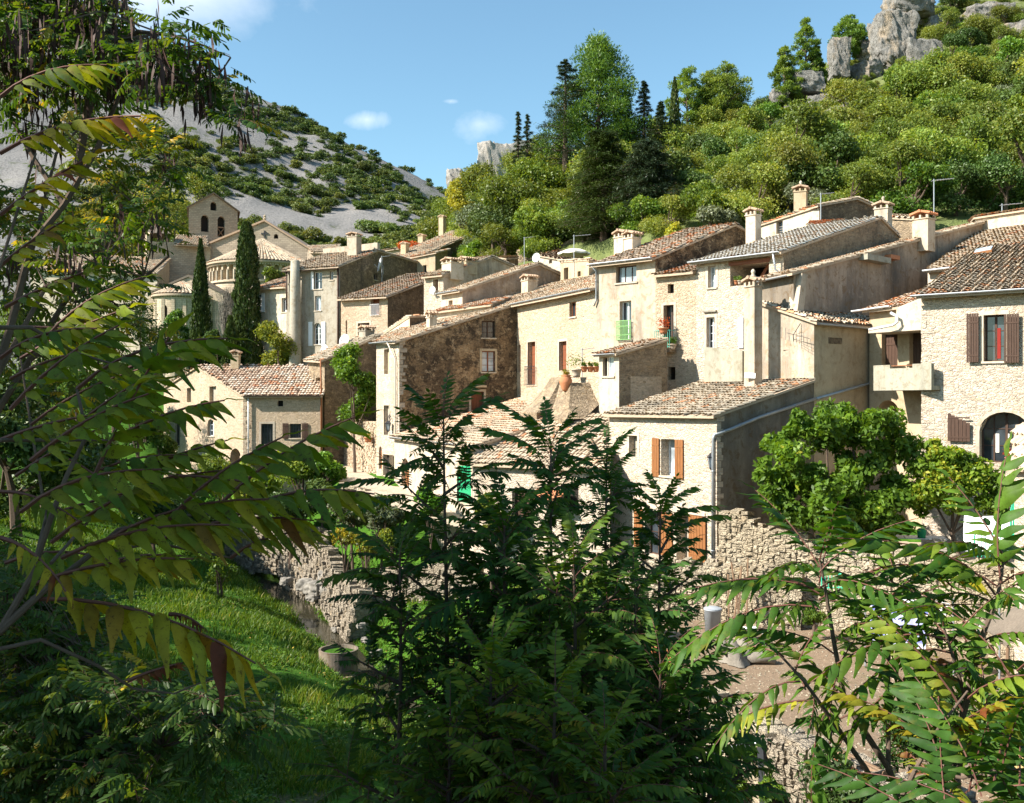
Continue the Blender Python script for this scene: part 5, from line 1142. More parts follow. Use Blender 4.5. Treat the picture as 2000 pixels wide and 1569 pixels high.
RR = [(600, 640), (760, 620), (830, 560), (870, 480), (900, 440), (950, 408), (1050, 362), (1200, 345), (1300, 315), (1400, 266), (1480, 238), (1520, 205), (1600, 158), (1700, 100), (1800, 30), (1900, -30), (2000, -80), (2400, -220), (3000, -300)]
RB = [(600, 680), (760, 660), (850, 560), (950, 520), (1050, 505), (1200, 480), (1500, 462), (1750, 445), (1950, 430), (3000, 400)]
R0_ = [(600, 150), (800, 135), (880, 118), (960, 98), (1050, 92), (1150, 86), (1300, 76), (1450, 72), (1700, 67), (3000, 64)]
RY = [(600, 190), (850, 165), (1100, 132), (1480, 120), (1700, 140), (2000, 165), (3000, 175)]
ip = lambda T, x: np.interp(x, [t[0] for t in T], [t[1] for t in T])
def rhill(px, y):
    px = np.asarray(px, float); y = np.asarray(y, float); y0 = ip(R0_, px); yr = ip(RY, px); t = (y - y0) / (yr - y0); tc_ = np.clip(t, 0, 1)
    pyv = ip(RB, px) + (ip(RR, px) - ip(RB, px)) * tc_ ** .85; z = (CY - pyv) / F * (y0 + (yr - y0) * tc_); return z - np.maximum(t - 1, 0) ** 1.2 * 25 - np.clip(-t * 14, 0, 1) * 14
def hillmesh(name, fn, pxs, ts, yfun, mat, amp, fs, seed):
    PX, T = np.meshgrid(pxs, ts, indexing='ij'); Y = yfun(PX, T); Zv = fn(PX, Y); X = (PX - CX) / F * Y
    Zv = Zv + amp * fbm(X * fs, Y * fs, seed, 5); n, m = PX.shape; V = np.stack([X.ravel(), Y.ravel(), Zv.ravel()], 1); I = np.arange(n * m).reshape(n, m)
    Fc = np.stack([I[:-1, :-1], I[1:, :-1], I[1:, 1:], I[:-1, 1:]], -1).reshape(-1, 4); o = npobj(name, V, Fc, mat, None, None, True); tag(o, kind='structure'); return o
hillmesh('hill', rhill, np.linspace(600, 3000, 200), np.linspace(-.08, 1.6, 96), lambda p, t: ip(R0_, p) + (ip(RY, p) - ip(R0_, p)) * t, M['hill_right'], 2.2, .12, 21)
LR = [(-900, -500), (-300, -220), (0, -70), (150, 25), (250, 70), (350, 108), (480, 178), (600, 240), (700, 288), (800, 334), (870, 374), (905, 402), (960, 446), (1100, 500)]
LY = [(-900, 430), (0, 420), (480, 400), (870, 380), (1100, 330)]
def lhill(px, y):
    px = np.asarray(px, float); y = np.asarray(y, float); yr = ip(LY, px); t = np.clip((y - 190) / (yr - 190), 0, 1); top = ip(LR, px)
    pyv = 540 + (top - 540) * t ** .8; z = (CY - pyv) / F * (190 + (yr - 190) * t); return z - np.maximum((y - yr) / (yr - 190), 0) ** 1.2 * 60 - np.clip((190 - y) / 10, 0, 1) * 60
hillmesh('far_hill', lhill, np.linspace(-900, 1100, 240), np.linspace(-.06, 1.5, 116), lambda p, t: 190 + (ip(LY, p) - 190) * t, M['hill_far'], 9, .035, 33)
# rocks
def m_rock(name, base, warm):
    m, nt = newmat(name); p = pos(nt); n1 = noise(nt, pos(nt, (1, 1, .45)), .35, 9, .72); n2 = noise(nt, p, 2.0, 7, .7)
    c = ramp(nt, n2, [(.3, sub(base, .5)), (.5, base), (.72, sub(base, 1.25))]); c = mixc(nt, ramp(nt, n1, [(.52, 0), (.62, .7)]), c, warm)
    n3 = noise(nt, pos(nt, (1.2, 1.2, .7)), .6, 9, .78, .8); c = mixc(nt, ramp(nt, n3, [(.36, .75), (.44, 0)]), c, sub(base, .3))
    finish(nt, c, .95, math_(nt, 'ADD', n2, math_(nt, 'MULTIPLY', n3, 1.5)), 1.0, .4, .05); return m
M['rock'] = m_rock('limestone', (.25, .24, .22), (.42, .33, .23)); M['rock_far'] = m_rock('far_limestone', (.33, .31, .285), (.40, .345, .28))
M['rock_small'] = m_simple('river_rock', (.22, .205, .18), .95, .4, 3, 0, .1, .05)
def rock(name, label, c, size, seed, mat='rock', sq=.35, n=26, rz=0, amp=.28, cat='rock', group=None):
    """craggy block: a rounded box pushed about by noise"""
    rng = np.random.default_rng(seed); V = []; Fc = []
    g = np.linspace(-1, 1, n); faces = []
    for ax in range(3):
        for s in (-1, 1):
            A, B = np.meshgrid(g, g, indexing='ij'); P = np.zeros((n, n, 3)); P[..., ax] = s; P[..., (ax + 1) % 3] = A * (s); P[..., (ax + 2) % 3] = B
            b = len(V) * n * n; V.append(P.reshape(-1, 3)); I = np.arange(n * n).reshape(n, n) + b
            Fc.append(np.stack([I[:-1, :-1], I[1:, :-1], I[1:, 1:], I[:-1, 1:]], -1).reshape(-1, 4))
    V = np.concatenate(V); r = np.linalg.norm(V, axis=1, keepdims=True); V = V * (1 - sq) + V / r * sq * 1.15
    S = seed * 3.7
    d = fbm(V[:, 0] * 1.6 + V[:, 2] * .9 + S, V[:, 1] * 1.6 - V[:, 2] * .7, seed, 5) + .5 * fbm(V[:, 2] * 3.2 + V[:, 0] + S, V[:, 1] * 3 + V[:, 0] * 2.2, seed + 4, 4)
    d = np.round(d * 7) / 7 * .5 + d * .5
    V = V * (1 + amp * 1.6 * d[:, None]); ca, sa = math.cos(rz), math.sin(rz)
    W_ = V * np.array(size); X = W_[:, 0] * ca - W_[:, 1] * sa; Y = W_[:, 0] * sa + W_[:, 1] * ca
    V2 = np.stack([X + c[0], Y + c[1], W_[:, 2] + c[2]], 1); o = bpy.data.objects
    e = npobj(name, V2, np.concatenate(Fc), M[mat], None, None, False)
    # put the origin at the foot of the rock
    me = e.data; me.transform(__import__('mathutils').Matrix.Translation((-c[0], -c[1], -c[2]))); e.location = tuple(float(v) for v in c)
    tag(e, label, cat, group); return e
rock('rock_pinnacle', 'huge grey limestone crag standing on the right skyline', P3(1742, 90, 130), (2.4, 2.5, 3.7), 3, sq=.3, n=54, amp=.42)
rock('rock_pinnacle', 'slim rounded limestone pillar left of the great crag', P3(1638, 118, 126), (1.25, 1.3, 2.6), 5, sq=.4, n=34, amp=.32)
rock('rock_outcrop', 'rock cap showing behind the great crag at the top edge', P3(1775, 8, 138), (3, 3, 2.2), 7)
rock('rock_outcrop', 'grey outcrop in the scrub at the upper right', P3(1925, 42, 140), (3, 3, 1.7), 8)
rock('rock_outcrop', 'band of broken cliff at the right edge of the slope', P3(1965, 182, 118), (3.6, 2, 1.7), 9)
rock('rock_outcrop', 'small cleft rock in the scrub beside the cliff band', P3(1840, 200, 116), (1.2, 2, 1.1), 10)
rock('rock_outcrop', 'long sloping rock slab in the middle of the right slope', P3(1680, 232, 106), (3.4, 2, 1.2), 11, rz=.3)
rock('rock_outcrop', 'pale rock at the ridge under the tall pines', P3(1572, 168, 117), (1.8, 2, 1.3), 12)
rock('rock_outcrop', 'small pale rock left of the ridge pines', P3(1522, 190, 116), (1, 1, .9), 13)
rock('rock_outcrop', 'shaded rock beneath the great crag', P3(1800, 120, 128), (2.4, 2, 2.6), 14)
rq = np.random.default_rng(61)
for i in range(16):
    px, t = rq.uniform(1500, 2000), rq.uniform(.55, .93); y = float(ip(R0_, px)) + (float(ip(RY, px)) - float(ip(R0_, px))) * t; z = float(rhill(px, y)); s_ = rq.uniform(.8, 1.9)
    rock('rock_outcrop', 'weathered grey rock breaking through the scrub on the upper slope', (*P2(px, y), z + .3 * s_), (s_ * 1.4, s_, s_ * .8), 80 + i, sq=.35, n=16, rz=rq.random() * 3, amp=.35, group='grey rocks in the upper scrub')
tag(rock('cliff', '', P3(906, 392, 640), (10, 22, 15), 15, 'rock_far', .12, 40), kind='structure'); tag(rock('cliff', '', P3(985, 385, 600), (15, 20, 27), 16, 'rock_far', .15, 40), kind='structure')
tag(rock('cliff', '', P3(1060, 390, 610), (14, 24, 30), 17, 'rock_far', .15, 40), kind='structure')
for o in list(bpy.data.objects):
    if o.name.startswith('cliff'):
        for k in ('label', 'category'):
            if k in o: del o[k]

# ------------------------------------------------------------------ dry stone walls
def stonewall(label, top, zb, th=.5, mat='stone_garden', seed=0, coping=True, lean=.0, name='stone_wall', step=.22, amp=.07, cope=(.18, .16)):
    """top: list of (x, y, z) along the visible face, left to right"""
    top = np.array(top, float); seg = np.r_[0, np.cumsum(np.linalg.norm(np.diff(top[:, :2], axis=0), axis=1))]; U = seg[-1]; n = max(3, int(U / step))
    us = np.linspace(0, U, n); P = np.stack([np.interp(us, seg, top[:, i]) for i in range(3)], 1); zbv = np.array([zb(*p[:2]) if callable(zb) else zb for p in P])
    dirs = np.gradient(P[:, :2], axis=0); dirs /= np.linalg.norm(dirs, axis=1, keepdims=True); nr = np.stack([dirs[:, 1], -dirs[:, 0]], 1)
    H = (P[:, 2] - zbv).max(); m = max(3, int(H / step)); rng = np.random.default_rng(seed)
    P[:, 2] += .10 * fbm(us * 1.2, us * 0 + seed, seed, 3) * 2
    V = []; 
    for j in range(m + 1):
        t = j / m; z = zbv + (P[:, 2] - zbv) * t; off = lean * (1 - t) * (P[:, 2] - zbv) + amp * 2 * fbm(us * 1.9, z * 2.4, seed + 2, 3) + rng.normal(0, amp * .2, n)
        V.append(np.stack([P[:, 0] + nr[:, 0] * off, P[:, 1] + nr[:, 1] * off, z], 1))
    V.append(np.stack([P[:, 0] - nr[:, 0] * th, P[:, 1] - nr[:, 1] * th, P[:, 2]], 1)); V.append(np.stack([P[:, 0] - nr[:, 0] * th, P[:, 1] - nr[:, 1] * th, zbv], 1))
    V = np.concatenate(V); I = np.arange(len(V)).reshape(-1, n); Fc = np.stack([I[:-1, :-1], I[:-1, 1:], I[1:, 1:], I[1:, :-1]], -1).reshape(-1, 4)
    Fc = np.r_[Fc, [[I[0, 0], I[m, 0], I[m + 1, 0], I[m + 2, 0]], [I[0, -1], I[m + 2, -1], I[m + 1, -1], I[m, -1]]]]
    c = P.mean(0); t = thing(name, label, 'wall', (c[0], c[1], zbv.mean()))
    sb = MB(); sb.v = [tuple(v) for v in V]; sb.f = [tuple(int(i) for i in f) for f in Fc]; sb.m = [0] * len(Fc)
    zr_ = 0
    for r_ in range(int(H / cope[1] * 1.0) + 1):
        u = -rng.random() * .2; rh_ = cope[1] * 1.05
        while u < U:
            l = cope[0] * (.7 + 1.1 * rng.random()); k = int(np.clip(np.searchsorted(us, u + l / 2), 0, n - 1)); z = P[k, 2] - rh_ * (r_ + .5) + rng.normal(0, .02)
            if z > zbv[k]:
                d = dirs[k]; w_ = nr[k]; off = lean * (P[k, 2] - z) + amp * .9 * rng.random() + .01; c0 = np.array([P[k, 0] + w_[0] * off, P[k, 1] + w_[1] * off, z]); hh_ = rh_ * (.40 + .12 * rng.random())
                vs = [c0 + np.array([*(d * sx_ * l * .47), 0]) * (1 - .12 * (sy_ > 0)) + np.array([*(w_ * (sy_ * (.075 if 'grey' in mat else .03) - .02)), 0]) + [0, 0, sz_ * hh_ * (1 - .12 * (sy_ > 0))] + rng.normal(0, .018, 3) for sz_ in (-1, 1) for sy_ in (-1, 1) for sx_ in (-1, 1)]
                sb.add(vs, [(0, 2, 3, 1), (4, 5, 7, 6), (0, 1, 5, 4), (2, 6, 7, 3), (0, 4, 6, 2), (1, 3, 7, 5)])
            u += l
    sb.build('wall', M[mat], t)
    if coping:
        mb = MB(); u = 0
        while u < U:
            l = cope[0] + rng.random() * .28; k = int(np.clip(np.searchsorted(us, u + l / 2), 0, n - 1)); p = P[k]; d = np.array([*dirs[k], 0]); w_ = np.array([*nr[k], 0]); h = cope[1] * (.5 + rng.random())
            rr = rng.normal(0, .1, 3); mb.box(p - w_ * (th / 2 - .05 + rng.normal(0, .04)) + [0, 0, h * .25], d * l * .48 + [0, 0, rr[0] * .2], w_ * (th * .45 + rng.random() * .08) + [0, 0, rr[1] * .3], [rr[0] * .03, rr[1] * .03, h * .5]); u += l
        co_ = mb.build('coping', M[mat], t)
    return t
GR = lambda x, y: float(ground(np.array([x]), np.array([y]))[0]) - .4
s3_ = lambda *a: [P3(*q) for q in a]
stonewall('long rubble wall between the orange shuttered house and the sunny garden', s3_((1180, 1088, 40), (1300, 1098, 38.6), (1400, 1106, 37.6), (1490, 1118, 36.8), (1560, 1130, 36.2)), -8.8, .55, seed=1)
stonewall('tall sunlit rubble wall holding up the patio under the leafy pergola', s3_((1404, 1002, 38.9), (1455, 1008, 38.2), (1475, 1034, 37.9), (1575, 1052, 36.6), (1620, 1062, 36.2), (1700, 1070, 35.2), (1800, 1086, 33.9), (1905, 1108, 32.6), (2050, 1130, 31)), -8.8, .5, seed=2)
stonewall('low retaining wall along the stream side of the vegetable garden', s3_((1178, 1262, 38), (1243, 1290, 32.4), (1330, 1345, 29.3), (1425, 1395, 26.8), (1500, 1440, 24.6)), GR, .8, 'stone_garden', seed=3, amp=.12)
stonewall('overgrown corner of the garden retaining wall beside the timber beams', s3_((1505, 1440, 24.4), (1600, 1480, 23.0), (1710, 1530, 21.2), (1900, 1600, 18.5)), GR, .8, 'stone_grey', seed=4, amp=.12)
stonewall('crumbling dry stone wall dropping to the pool of the stream', s3_((575, 1046, 60), (615, 1060, 57), (640, 1085, 55), (650, 1120, 53.2), (672, 1140, 51.0), (700, 1165, 48.5)), GR, .7, 'stone_grey', seed=5, lean=.25, amp=.2, cope=(.3, .3))
stonewall('second dry stone terrace wall above the stream', s3_((700, 1130, 50), (760, 1120, 49), (850, 1110, 47.5), (930, 1108, 46)), GR, .6, 'stone_grey', seed=6, lean=.1, amp=.15, cope=(.3, .25))
stonewall('mossy stone wall below the round clipped hedge', s3_((440, 1010, 63), (520, 1020, 61), (590, 1035, 59.5), (640, 1045, 57.5)), -10.8, .5, 'stone_grey', seed=7, amp=.15, cope=(.3, .25))
stonewall('wall beside the lane with a pot of flowers on its face', s3_((655, 818, 74), (712, 822, 66.5), (737, 826, 64.3)), -6.5, .6, 'stone_fine', seed=8, coping=False)
stonewall('low pale wall beside the lane above the orchard', s3_((662, 945, 59.5), (690, 955, 58), (712, 962, 57)), -7.5, .4, 'stone_garden', seed=9)
# wood retaining wall behind the white parasol
stonewall('old terrace wall at the foot of the wooded slope', s3_((1010, 488, 95), (1065, 490, 92), (1130, 462, 90), (1175, 458, 88)), 6, .6, 'stone_ochre', seed=10, coping=False)
# ------------------------------------------------------------------ plants
G = lambda *s: list(s)
M['lf_mid'] = m_leaf('leaf_green', [(0, (.045, .09, .012)), (.45, (.10, .17, .022)), (.8, (.16, .235, .032)), (1, (.25, .28, .045))], .35, .03, .3)
M['lf_hill'] = m_leaf('leaf_scrub', [(0, (.06, .10, .02)), (.4, (.13, .18, .032)), (.75, (.20, .25, .045)), (1, (.29, .29, .065))], .38, .018, .3)
M['lf_dark'] = m_leaf('leaf_dark', [(0, (.02, .045, .01)), (.5, (.045, .085, .018)), (1, (.085, .13, .028))], .2, .02, .25)
M['lf_olive'] = m_leaf('leaf_grey_green', [(0, (.06, .075, .04)), (.5, (.12, .145, .075)), (1, (.2, .23, .13))], .2, .02, .25)
M['lf_bright'] = m_leaf('leaf_bright', [(0, (.05, .11, .012)), (.5, (.095, .20, .022)), (.9, (.17, .31, .03)), (1, (.34, .38, .04))], .4, .02, .15)
M['lf_yellow'] = m_leaf('leaf_autumn', [(0, (.07, .10, .015)), (.4, (.18, .2, .025)), (.8, (.44, .35, .03)), (1, (.5, .24, .03))], .4, .02, .2)
M['lf_pine'] = m_leaf('needle_pine', [(0, (.04, .085, .018)), (.5, (.125, .205, .034)), (1, (.22, .30, .05))], .33, .02, .2)
M['lf_fir'] = m_leaf('needle_fir', [(0, (.015, .03, .014)), (.5, (.035, .06, .028)), (1, (.08, .11, .055))], .1, .01, .2)
M['lf_cyp'] = m_leaf('cypress_green', [(0, (.015, .03, .006)), (.5, (.04, .065, .012)), (1, (.085, .11, .025))], .1, .01, .15)
M['lf_far'] = m_leaf('leaf_far_scrub', [(0, (.05, .08, .018)), (.5, (.11, .15, .038)), (1, (.2, .225, .065))], .3, .04, .35)
M['lf_lime'] = m_leaf('leaf_lime', [(0, (.16, .2, .03)), (.5, (.30, .33, .04)), (1, (.45, .42, .05))], .4, .01, .1)
M['lf_red'] = m_leaf('creeper_red', [(0, (.2, .02, .01)), (1, (.5, .08, .02))], .3, .01, .1)
M['lf_ail'] = m_leaf('ailanthus_leaf', [(0, (.02, .06, .022)), (.35, (.05, .115, .018)), (.6, (.10, .175, .02)), (.8, (.23, .27, .025)), (.95, (.38, .30, .03)), (1, (.14, .04, .02))], .35, .01, .1, .6, .18)
M['lf_ail_b'] = m_leaf('ailanthus_leaf_bright', [(0, (.02, .06, .015)), (.35, (.045, .12, .015)), (.6, (.10, .18, .018)), (.8, (.23, .27, .025)), (.95, (.40, .32, .025)), (1, (.2, .06, .02))], .42, .01, .1, .55, .22, True, .4)
M['lf_ail_h'] = m_leaf('ailanthus_leaf_spotted', [(0, (.03, .07, .012)), (.4, (.06, .12, .014)), (.6, (.12, .17, .015)), (.8, (.24, .24, .02)), (.92, (.36, .28, .02)), (1, (.13, .04, .02))], .45, .01, .1, .6, .2, True, .75)
M['lf_locust'] = m_leaf('locust_leaf', [(0, (.02, .05, .01)), (.5, (.05, .105, .016)), (.85, (.14, .185, .022)), (1, (.45, .33, .03))], .42, .01, .1)

def runit(rng, n):
    v = rng.normal(size=(n, 3)); return v / np.linalg.norm(v, axis=1, keepdims=True)
def nrm(v): return v / (np.linalg.norm(v, axis=1, keepdims=True) + 1e-9)
def quads(C, Uv, Wv, su, sw, droop=.15):
    """kite shaped leaves"""
    n = len(C); su = np.broadcast_to(np.asarray(su, float), (n,))[:, None]; sw = np.broadcast_to(np.asarray(sw, float), (n,))[:, None]
    V = np.stack([C - Uv * su, C - Uv * su * .1 + Wv * sw, C + Uv * su - [0, 0, 1] * su * droop, C - Uv * su * .1 - Wv * sw], 1)
    return V.reshape(-1, 3), np.arange(4 * n).reshape(n, 4)
def leafset(rng, C, out, s, asp=.55, upw=.6, rnd=.9, jit=.3):
    n = len(C); nn = nrm(out * .55 + np.array([0, 0, upw * .6]) + rng.normal(0, rnd, (n, 3)) * .85); a = nrm(np.cross(nn, runit(rng, n))); b = np.cross(nn, a)
    sz = s * (1 + rng.normal(0, jit, n).clip(-.6, .9)); return quads(C, a, b, sz, sz * asp)
def blobcloud(rng, blobs, n, shell=.35, gate=.0, seed=0):
    B = np.array(blobs, float); wts = B[:, 3] ** 2; idx = rng.choice(len(B), n, p=wts / wts.sum()); d = runit(rng, n); d[:, 2] = np.where((d[:, 2] < -.45) & (rng.random(n) < .5), -d[:, 2], d[:, 2])
    r = B[idx, 3] * (1 - shell * rng.random(n) ** 1.5) * (1 + .5 * fbm(d[:, 0] * 2.6 + idx * 3.1, d[:, 1] * 2.6 + d[:, 2] * 2.2, seed, 3) * 2)
    sq = B[idx, 4] if B.shape[1] > 4 else 1.0
    C = B[idx, :3] + d * r[:, None] * np.stack([np.ones(n), np.ones(n), np.ones(n) * sq], 1); return C, d, idx
def crown_blobs(rng, R_, H, z0, n, rb=.42, flat=.8, base=.0):
    """blobs inside an egg of half width R_ and height H standing on z0"""
    out = []
    for i in range(n):
        t = (i + .5) / n; z = (i * .618 + .3) % 1.0; k = math.sqrt(max(.05, 1 - (2 * z - .75) ** 2 * .62)); a = 2.4 * i + rng.random(); q = R_ * k * (.35 + .5 * rng.random() ** .5)
        r = R_ * rb * (.75 + .5 * rng.random()); out.append((q * math.cos(a), q * math.sin(a), z0 + r * .6 + (H - 1.4 * r) * z, r, flat))
    return out
def make_tree(name, label, loc, R_, H, z0, mat, nb=14, nl=2500, s=.14, seed=0, cat='tree', rb=.42, bark='bark', trunk=True, flat=.8, group=None, asp=.55, upw=.6, tr=None, shell=.4, tmean=.5, ext=None, multi=1):
    rng = np.random.default_rng(seed + 100); root = thing(name, label, cat, loc, group); L0 = np.array(loc, float)
    bl = crown_blobs(rng, R_, H - z0, z0, nb, rb, flat) if ext is None else ext
    C, d, idx = blobcloud(rng, bl, nl, shell, 0, seed)
    V, Fc = leafset(rng, C, d, s, asp, upw); bt = rng.random(len(bl)); t = np.clip(tmean + .22 * (bt[idx] - .5) * 2 + rng.normal(0, .15, nl) + .1 * d[:, 2], 0, 1)
    npobj('crown', V + L0, Fc, M[mat], root, t, True)
    if trunk:
        mb = MB(); tr = tr or R_ * .07
        for m in range(multi):
            o = np.array([rng.normal(0, .12 * multi), rng.normal(0, .12 * multi), 0]) if multi > 1 else np.zeros(3)
            top = np.array([rng.normal(0, R_ * .08), rng.normal(0, R_ * .08), z0 + (H - z0) * .45]); mid = (o + top) / 2 + rng.normal(0, R_ * .04, 3)
            mb.tube([L0 + o - [0, 0, .4], L0 + o + [0, 0, .1], L0 + mid, L0 + top], [tr * 1.5, tr * 1.15, tr * .8, tr * .4], 7)
            for i in range(min(len(bl), 10)):
                if i % multi != m: continue
                b = np.array(bl[i][:3]); f = .3 + .6 * rng.random(); p0 = mid * (1 - f) + top * f if f > .5 else mid
                mb.tube([L0 + p0, L0 + (p0 + b) / 2 + rng.normal(0, R_ * .05, 3), L0 + b, L0 + b + (b - p0) * .25], [tr * .5, tr * .32, tr * .16, tr * .05], 5)
        mb.build('trunk', M[bark], root)
    return root
def make_cypress(name, label, loc, R_, H, mat='lf_cyp', nl=6000, s=.13, seed=0, cat='tree', prof=None, group=None, lean=0):
    rng = np.random.default_rng(seed); root = thing(name, label, cat, loc, group); L0 = np.array(loc, float)
    h = rng.random(nl) ** .9; pf = np.interp(h, [0, .06, .25, .6, .85, 1], prof or [.55, .85, 1, .8, .45, .04]); a = rng.random(nl) * 2 * math.pi
    lump = 1 + .34 * fbm(a * 2.2 + h * 3, h * H * 1.1, seed, 3) * 2; r = R_ * pf * lump * (1 - .28 * rng.random(nl) ** 2)
    C = np.stack([r * np.cos(a) + lean * h * H, r * np.sin(a), h * H], 1); out = np.stack([np.cos(a), np.sin(a), np.full(nl, .2)], 1)
    u = nrm(np.stack([np.cos(a) * .45, np.sin(a) * .45, np.ones(nl)], 1) + rng.normal(0, .3, (nl, 3))); w_ = nrm(np.cross(u, out + rng.normal(0, .5, (nl, 3)))); V, Fc = quads(C, u, w_, s * 1.3, s * .5, -.1)
    t = np.clip(.5 + 1.1 * fbm(a * 3, h * H * 2, seed + 4, 3) + rng.normal(0, .14, nl), 0, 1); npobj('crown', V + L0, Fc, M[mat], root, t, True)
    mb = MB(); mb.tube([L0 - [0, 0, .5], L0 + [0, 0, H * .5], L0 + [0, 0, H * .9]], [.22, .14, .04], 7); mb.build('trunk', M['bark'], root); return root
def make_conifer(name, label, loc, R_, H, z0, mat='lf_fir', layers=16, nl=5000, s=.16, seed=0, droop=.25, open_=.0, top=.05, thin=.12, cat='tree', lob=1.0, group=None, asym=0):
    """limbs in whorls, each limb a flat spray of needles"""
    rng = np.random.default_rng(seed); root = thing(name, label, cat, loc, group); L0 = np.array(loc, float); mb = MB(); mb.tube([L0 - [0, 0, .5], L0 + [0, 0, H * .5], L0 + [0, 0, H]], [R_ * .07 + .08, R_ * .04 + .05, .03], 7)
    Cs = []; Us = []; T = []; nlimb = layers * 6; per = max(6, nl // nlimb)
    for i in range(nlimb):
        h = z0 + (H - z0) * ((i + rng.random()) / nlimb); k = 1 - (h - z0) / (H - z0); rr = R_ * (top + (1 - top) * k ** .85) * (.55 + .6 * rng.random()) * min(1, .55 + (1 - k) * 3) ; a = i * 2.4 + rng.random() * .8; rr *= 1 + asym * math.cos(a)
        if rng.random() < open_: continue
        d = np.array([math.cos(a), math.sin(a), 0]); p0 = np.array([0, 0, h]); e = p0 + d * rr + [0, 0, -droop * rr + .12 * rr * rng.random()]; mb.tube([L0 + p0, L0 + (p0 + e) / 2 + [0, 0, .06 * rr], L0 + e], [.05 + rr * .01, .03, .01], 4, False)
        t = rng.random(per) ** .6; side = rng.normal(0, 1, per) * .20 * rr * lob * (1.15 - t * .8); sd = np.array([-d[1], d[0], 0]); C = p0 + (e - p0) * t[:, None] + sd * side[:, None] + rng.normal(0, .05 + .035 * rr, (per, 3)) + [0, 0, .04 * rr]
        Cs.append(C); Us.append(nrm(d * .8 + sd * np.sign(side)[:, None] * .6 + rng.normal(0, .35, (per, 3)) + [0, 0, -.1])); T.append(np.full(per, rng.normal(0, .12)) + .2 * t)
    C = np.concatenate(Cs); u = np.concatenate(Us); n = len(C); w_ = nrm(np.cross(u, rng.normal(0, .45, (n, 3)) + [0, 0, 1])); sz = s * (1 + rng.normal(0, .25, n)); V, Fc = quads(C, u, w_, sz, sz * thin / .3 * .35, .2)
    npobj('crown', V + L0, Fc, M[mat], root, np.clip(.38 + np.concatenate(T) + rng.normal(0, .12, n), 0, 1), True); mb.build('trunk', M['bark'], root); return root
def make_pine(name, label, loc, R_, H, z0, seed=0, nl=6000, s=.17, nclump=46, mat='lf_pine', shape=None, cat='tree', group=None, multi=1):
    rng = np.random.default_rng(seed); root = thing(name, label, cat, loc, group); L0 = np.array(loc, float); mb = MB(); bl = []
    bend = rng.normal(0, .03 * H, 2); axis = lambda z: np.array([bend[0] * math.sin(2 * z / H), bend[1] * math.sin(2 * z / H), z])
    mb.tube([L0 + axis(z) for z in np.linspace(-.5, H * .96, 8)], list(np.linspace(R_ * .06 + .1, .04, 8)), 7)
    for i in range(nclump):
        f = (i + rng.random()) / nclump; z = z0 + (H - z0) * f; k = np.interp(f, [0, .15, .45, .8, 1], shape or [.6, 1, .9, .5, .1]); a = i * 2.4 + rng.random(); rr = R_ * k * (.45 + .6 * rng.random())
        e = axis(z) + np.array([math.cos(a) * rr, math.sin(a) * rr, rng.normal(0, .02 * H) + .12 * rr]); mb.tube([L0 + axis(z - rr * .25), L0 + (axis(z) + e) / 2, L0 + e], [.05 + .012 * R_, .04, .02], 4, False); bl.append((*e, R_ * (.23 + .12 * rng.random()) * (.6 + .5 * k), .72))
    n = nl; C, d, idx = blobcloud(rng, bl, n, .6, 0, seed); u = nrm(d + rng.normal(0, .4, (n, 3)) + [0, 0, .35]); w_ = nrm(np.cross(u, runit(rng, n))); sz = s * (1 + rng.normal(0, .25, n)); V, Fc = quads(C, u, w_, sz, sz * .33, .05)
    bt = rng.random(len(bl)); npobj('crown', V + L0, Fc, M[mat], root, np.clip(.5 + .25 * (bt[idx] - .5) * 2 + .2 * d[:, 2] + rng.normal(0, .12, n), 0, 1), True); mb.build('trunk', M['bark'], root); return root

# ---- wooded right slope: broadleaf trees and scrub set out one by one
protos = []
for k, (R_, H, z0, mat, nb, nl, s, tm) in enumerate(((2.6, 5.0, .2, 'lf_hill', 38, 11000, .085, .5), (2.3, 4.2, .2, 'lf_mid', 30, 8000, .10, .55), (2.9, 5.4, .3, 'lf_hill', 44, 12000, .09, .65), (2.0, 3.2, .1, 'lf_olive', 24, 6500, .085, .5), (2.5, 4.8, .2, 'lf_dark', 34, 8500, .10, .8), (1.8, 2.4, .05, 'lf_hill', 22, 5500, .08, .75))):
    names = ('broadleaf_tree', 'broadleaf_tree', 'broadleaf_tree', 'shrub', 'holm_oak', 'shrub')
    labs = ('yellow green broadleaf tree in the wood on the right hand slope', 'mid green broadleaf tree in the wood on the right hand slope', 'large pale green broadleaf tree in the wood above the village', 'grey green shrub on the right hand slope', 'dark holm oak in the wood on the right hand slope', 'low yellowish shrub on the open upper slope')
    labs = tuple(l.replace('right hand slope', 'slope above the village') for l in labs)
    protos.append([make_tree(names[k], labs[k], (0, 0, 0), R_, H, z0, mat, nb, nl, s, k, rb=.36, shell=.55, tmean=tm, cat='tree' if k in (0, 1, 2, 4) else 'shrub', group=('yellow green trees on the slope', 'mid green trees on the slope', 'large pale trees on the slope', 'grey green shrubs on the slope', 'dark oaks on the slope', 'low shrubs on the slope')[k]), False])
def rz_at(px, y): return float(rhill(px, y)) - .3
def place(k, px, y, s, rz, dz=0, sz=1):
    p, used = protos[k]; loc = (*P2(px, y), rz_at(px, y) + dz)
    if not used: p.location = tuple(map(float, loc)); p.rotation_euler = (0, 0, rz); p.scale = (s, s, s * sz); protos[k][1] = True
    else: copy_tree(p, loc, rz, (s, s, s * sz))
rr = np.random.default_rng(44); cnt = 0
spots = []
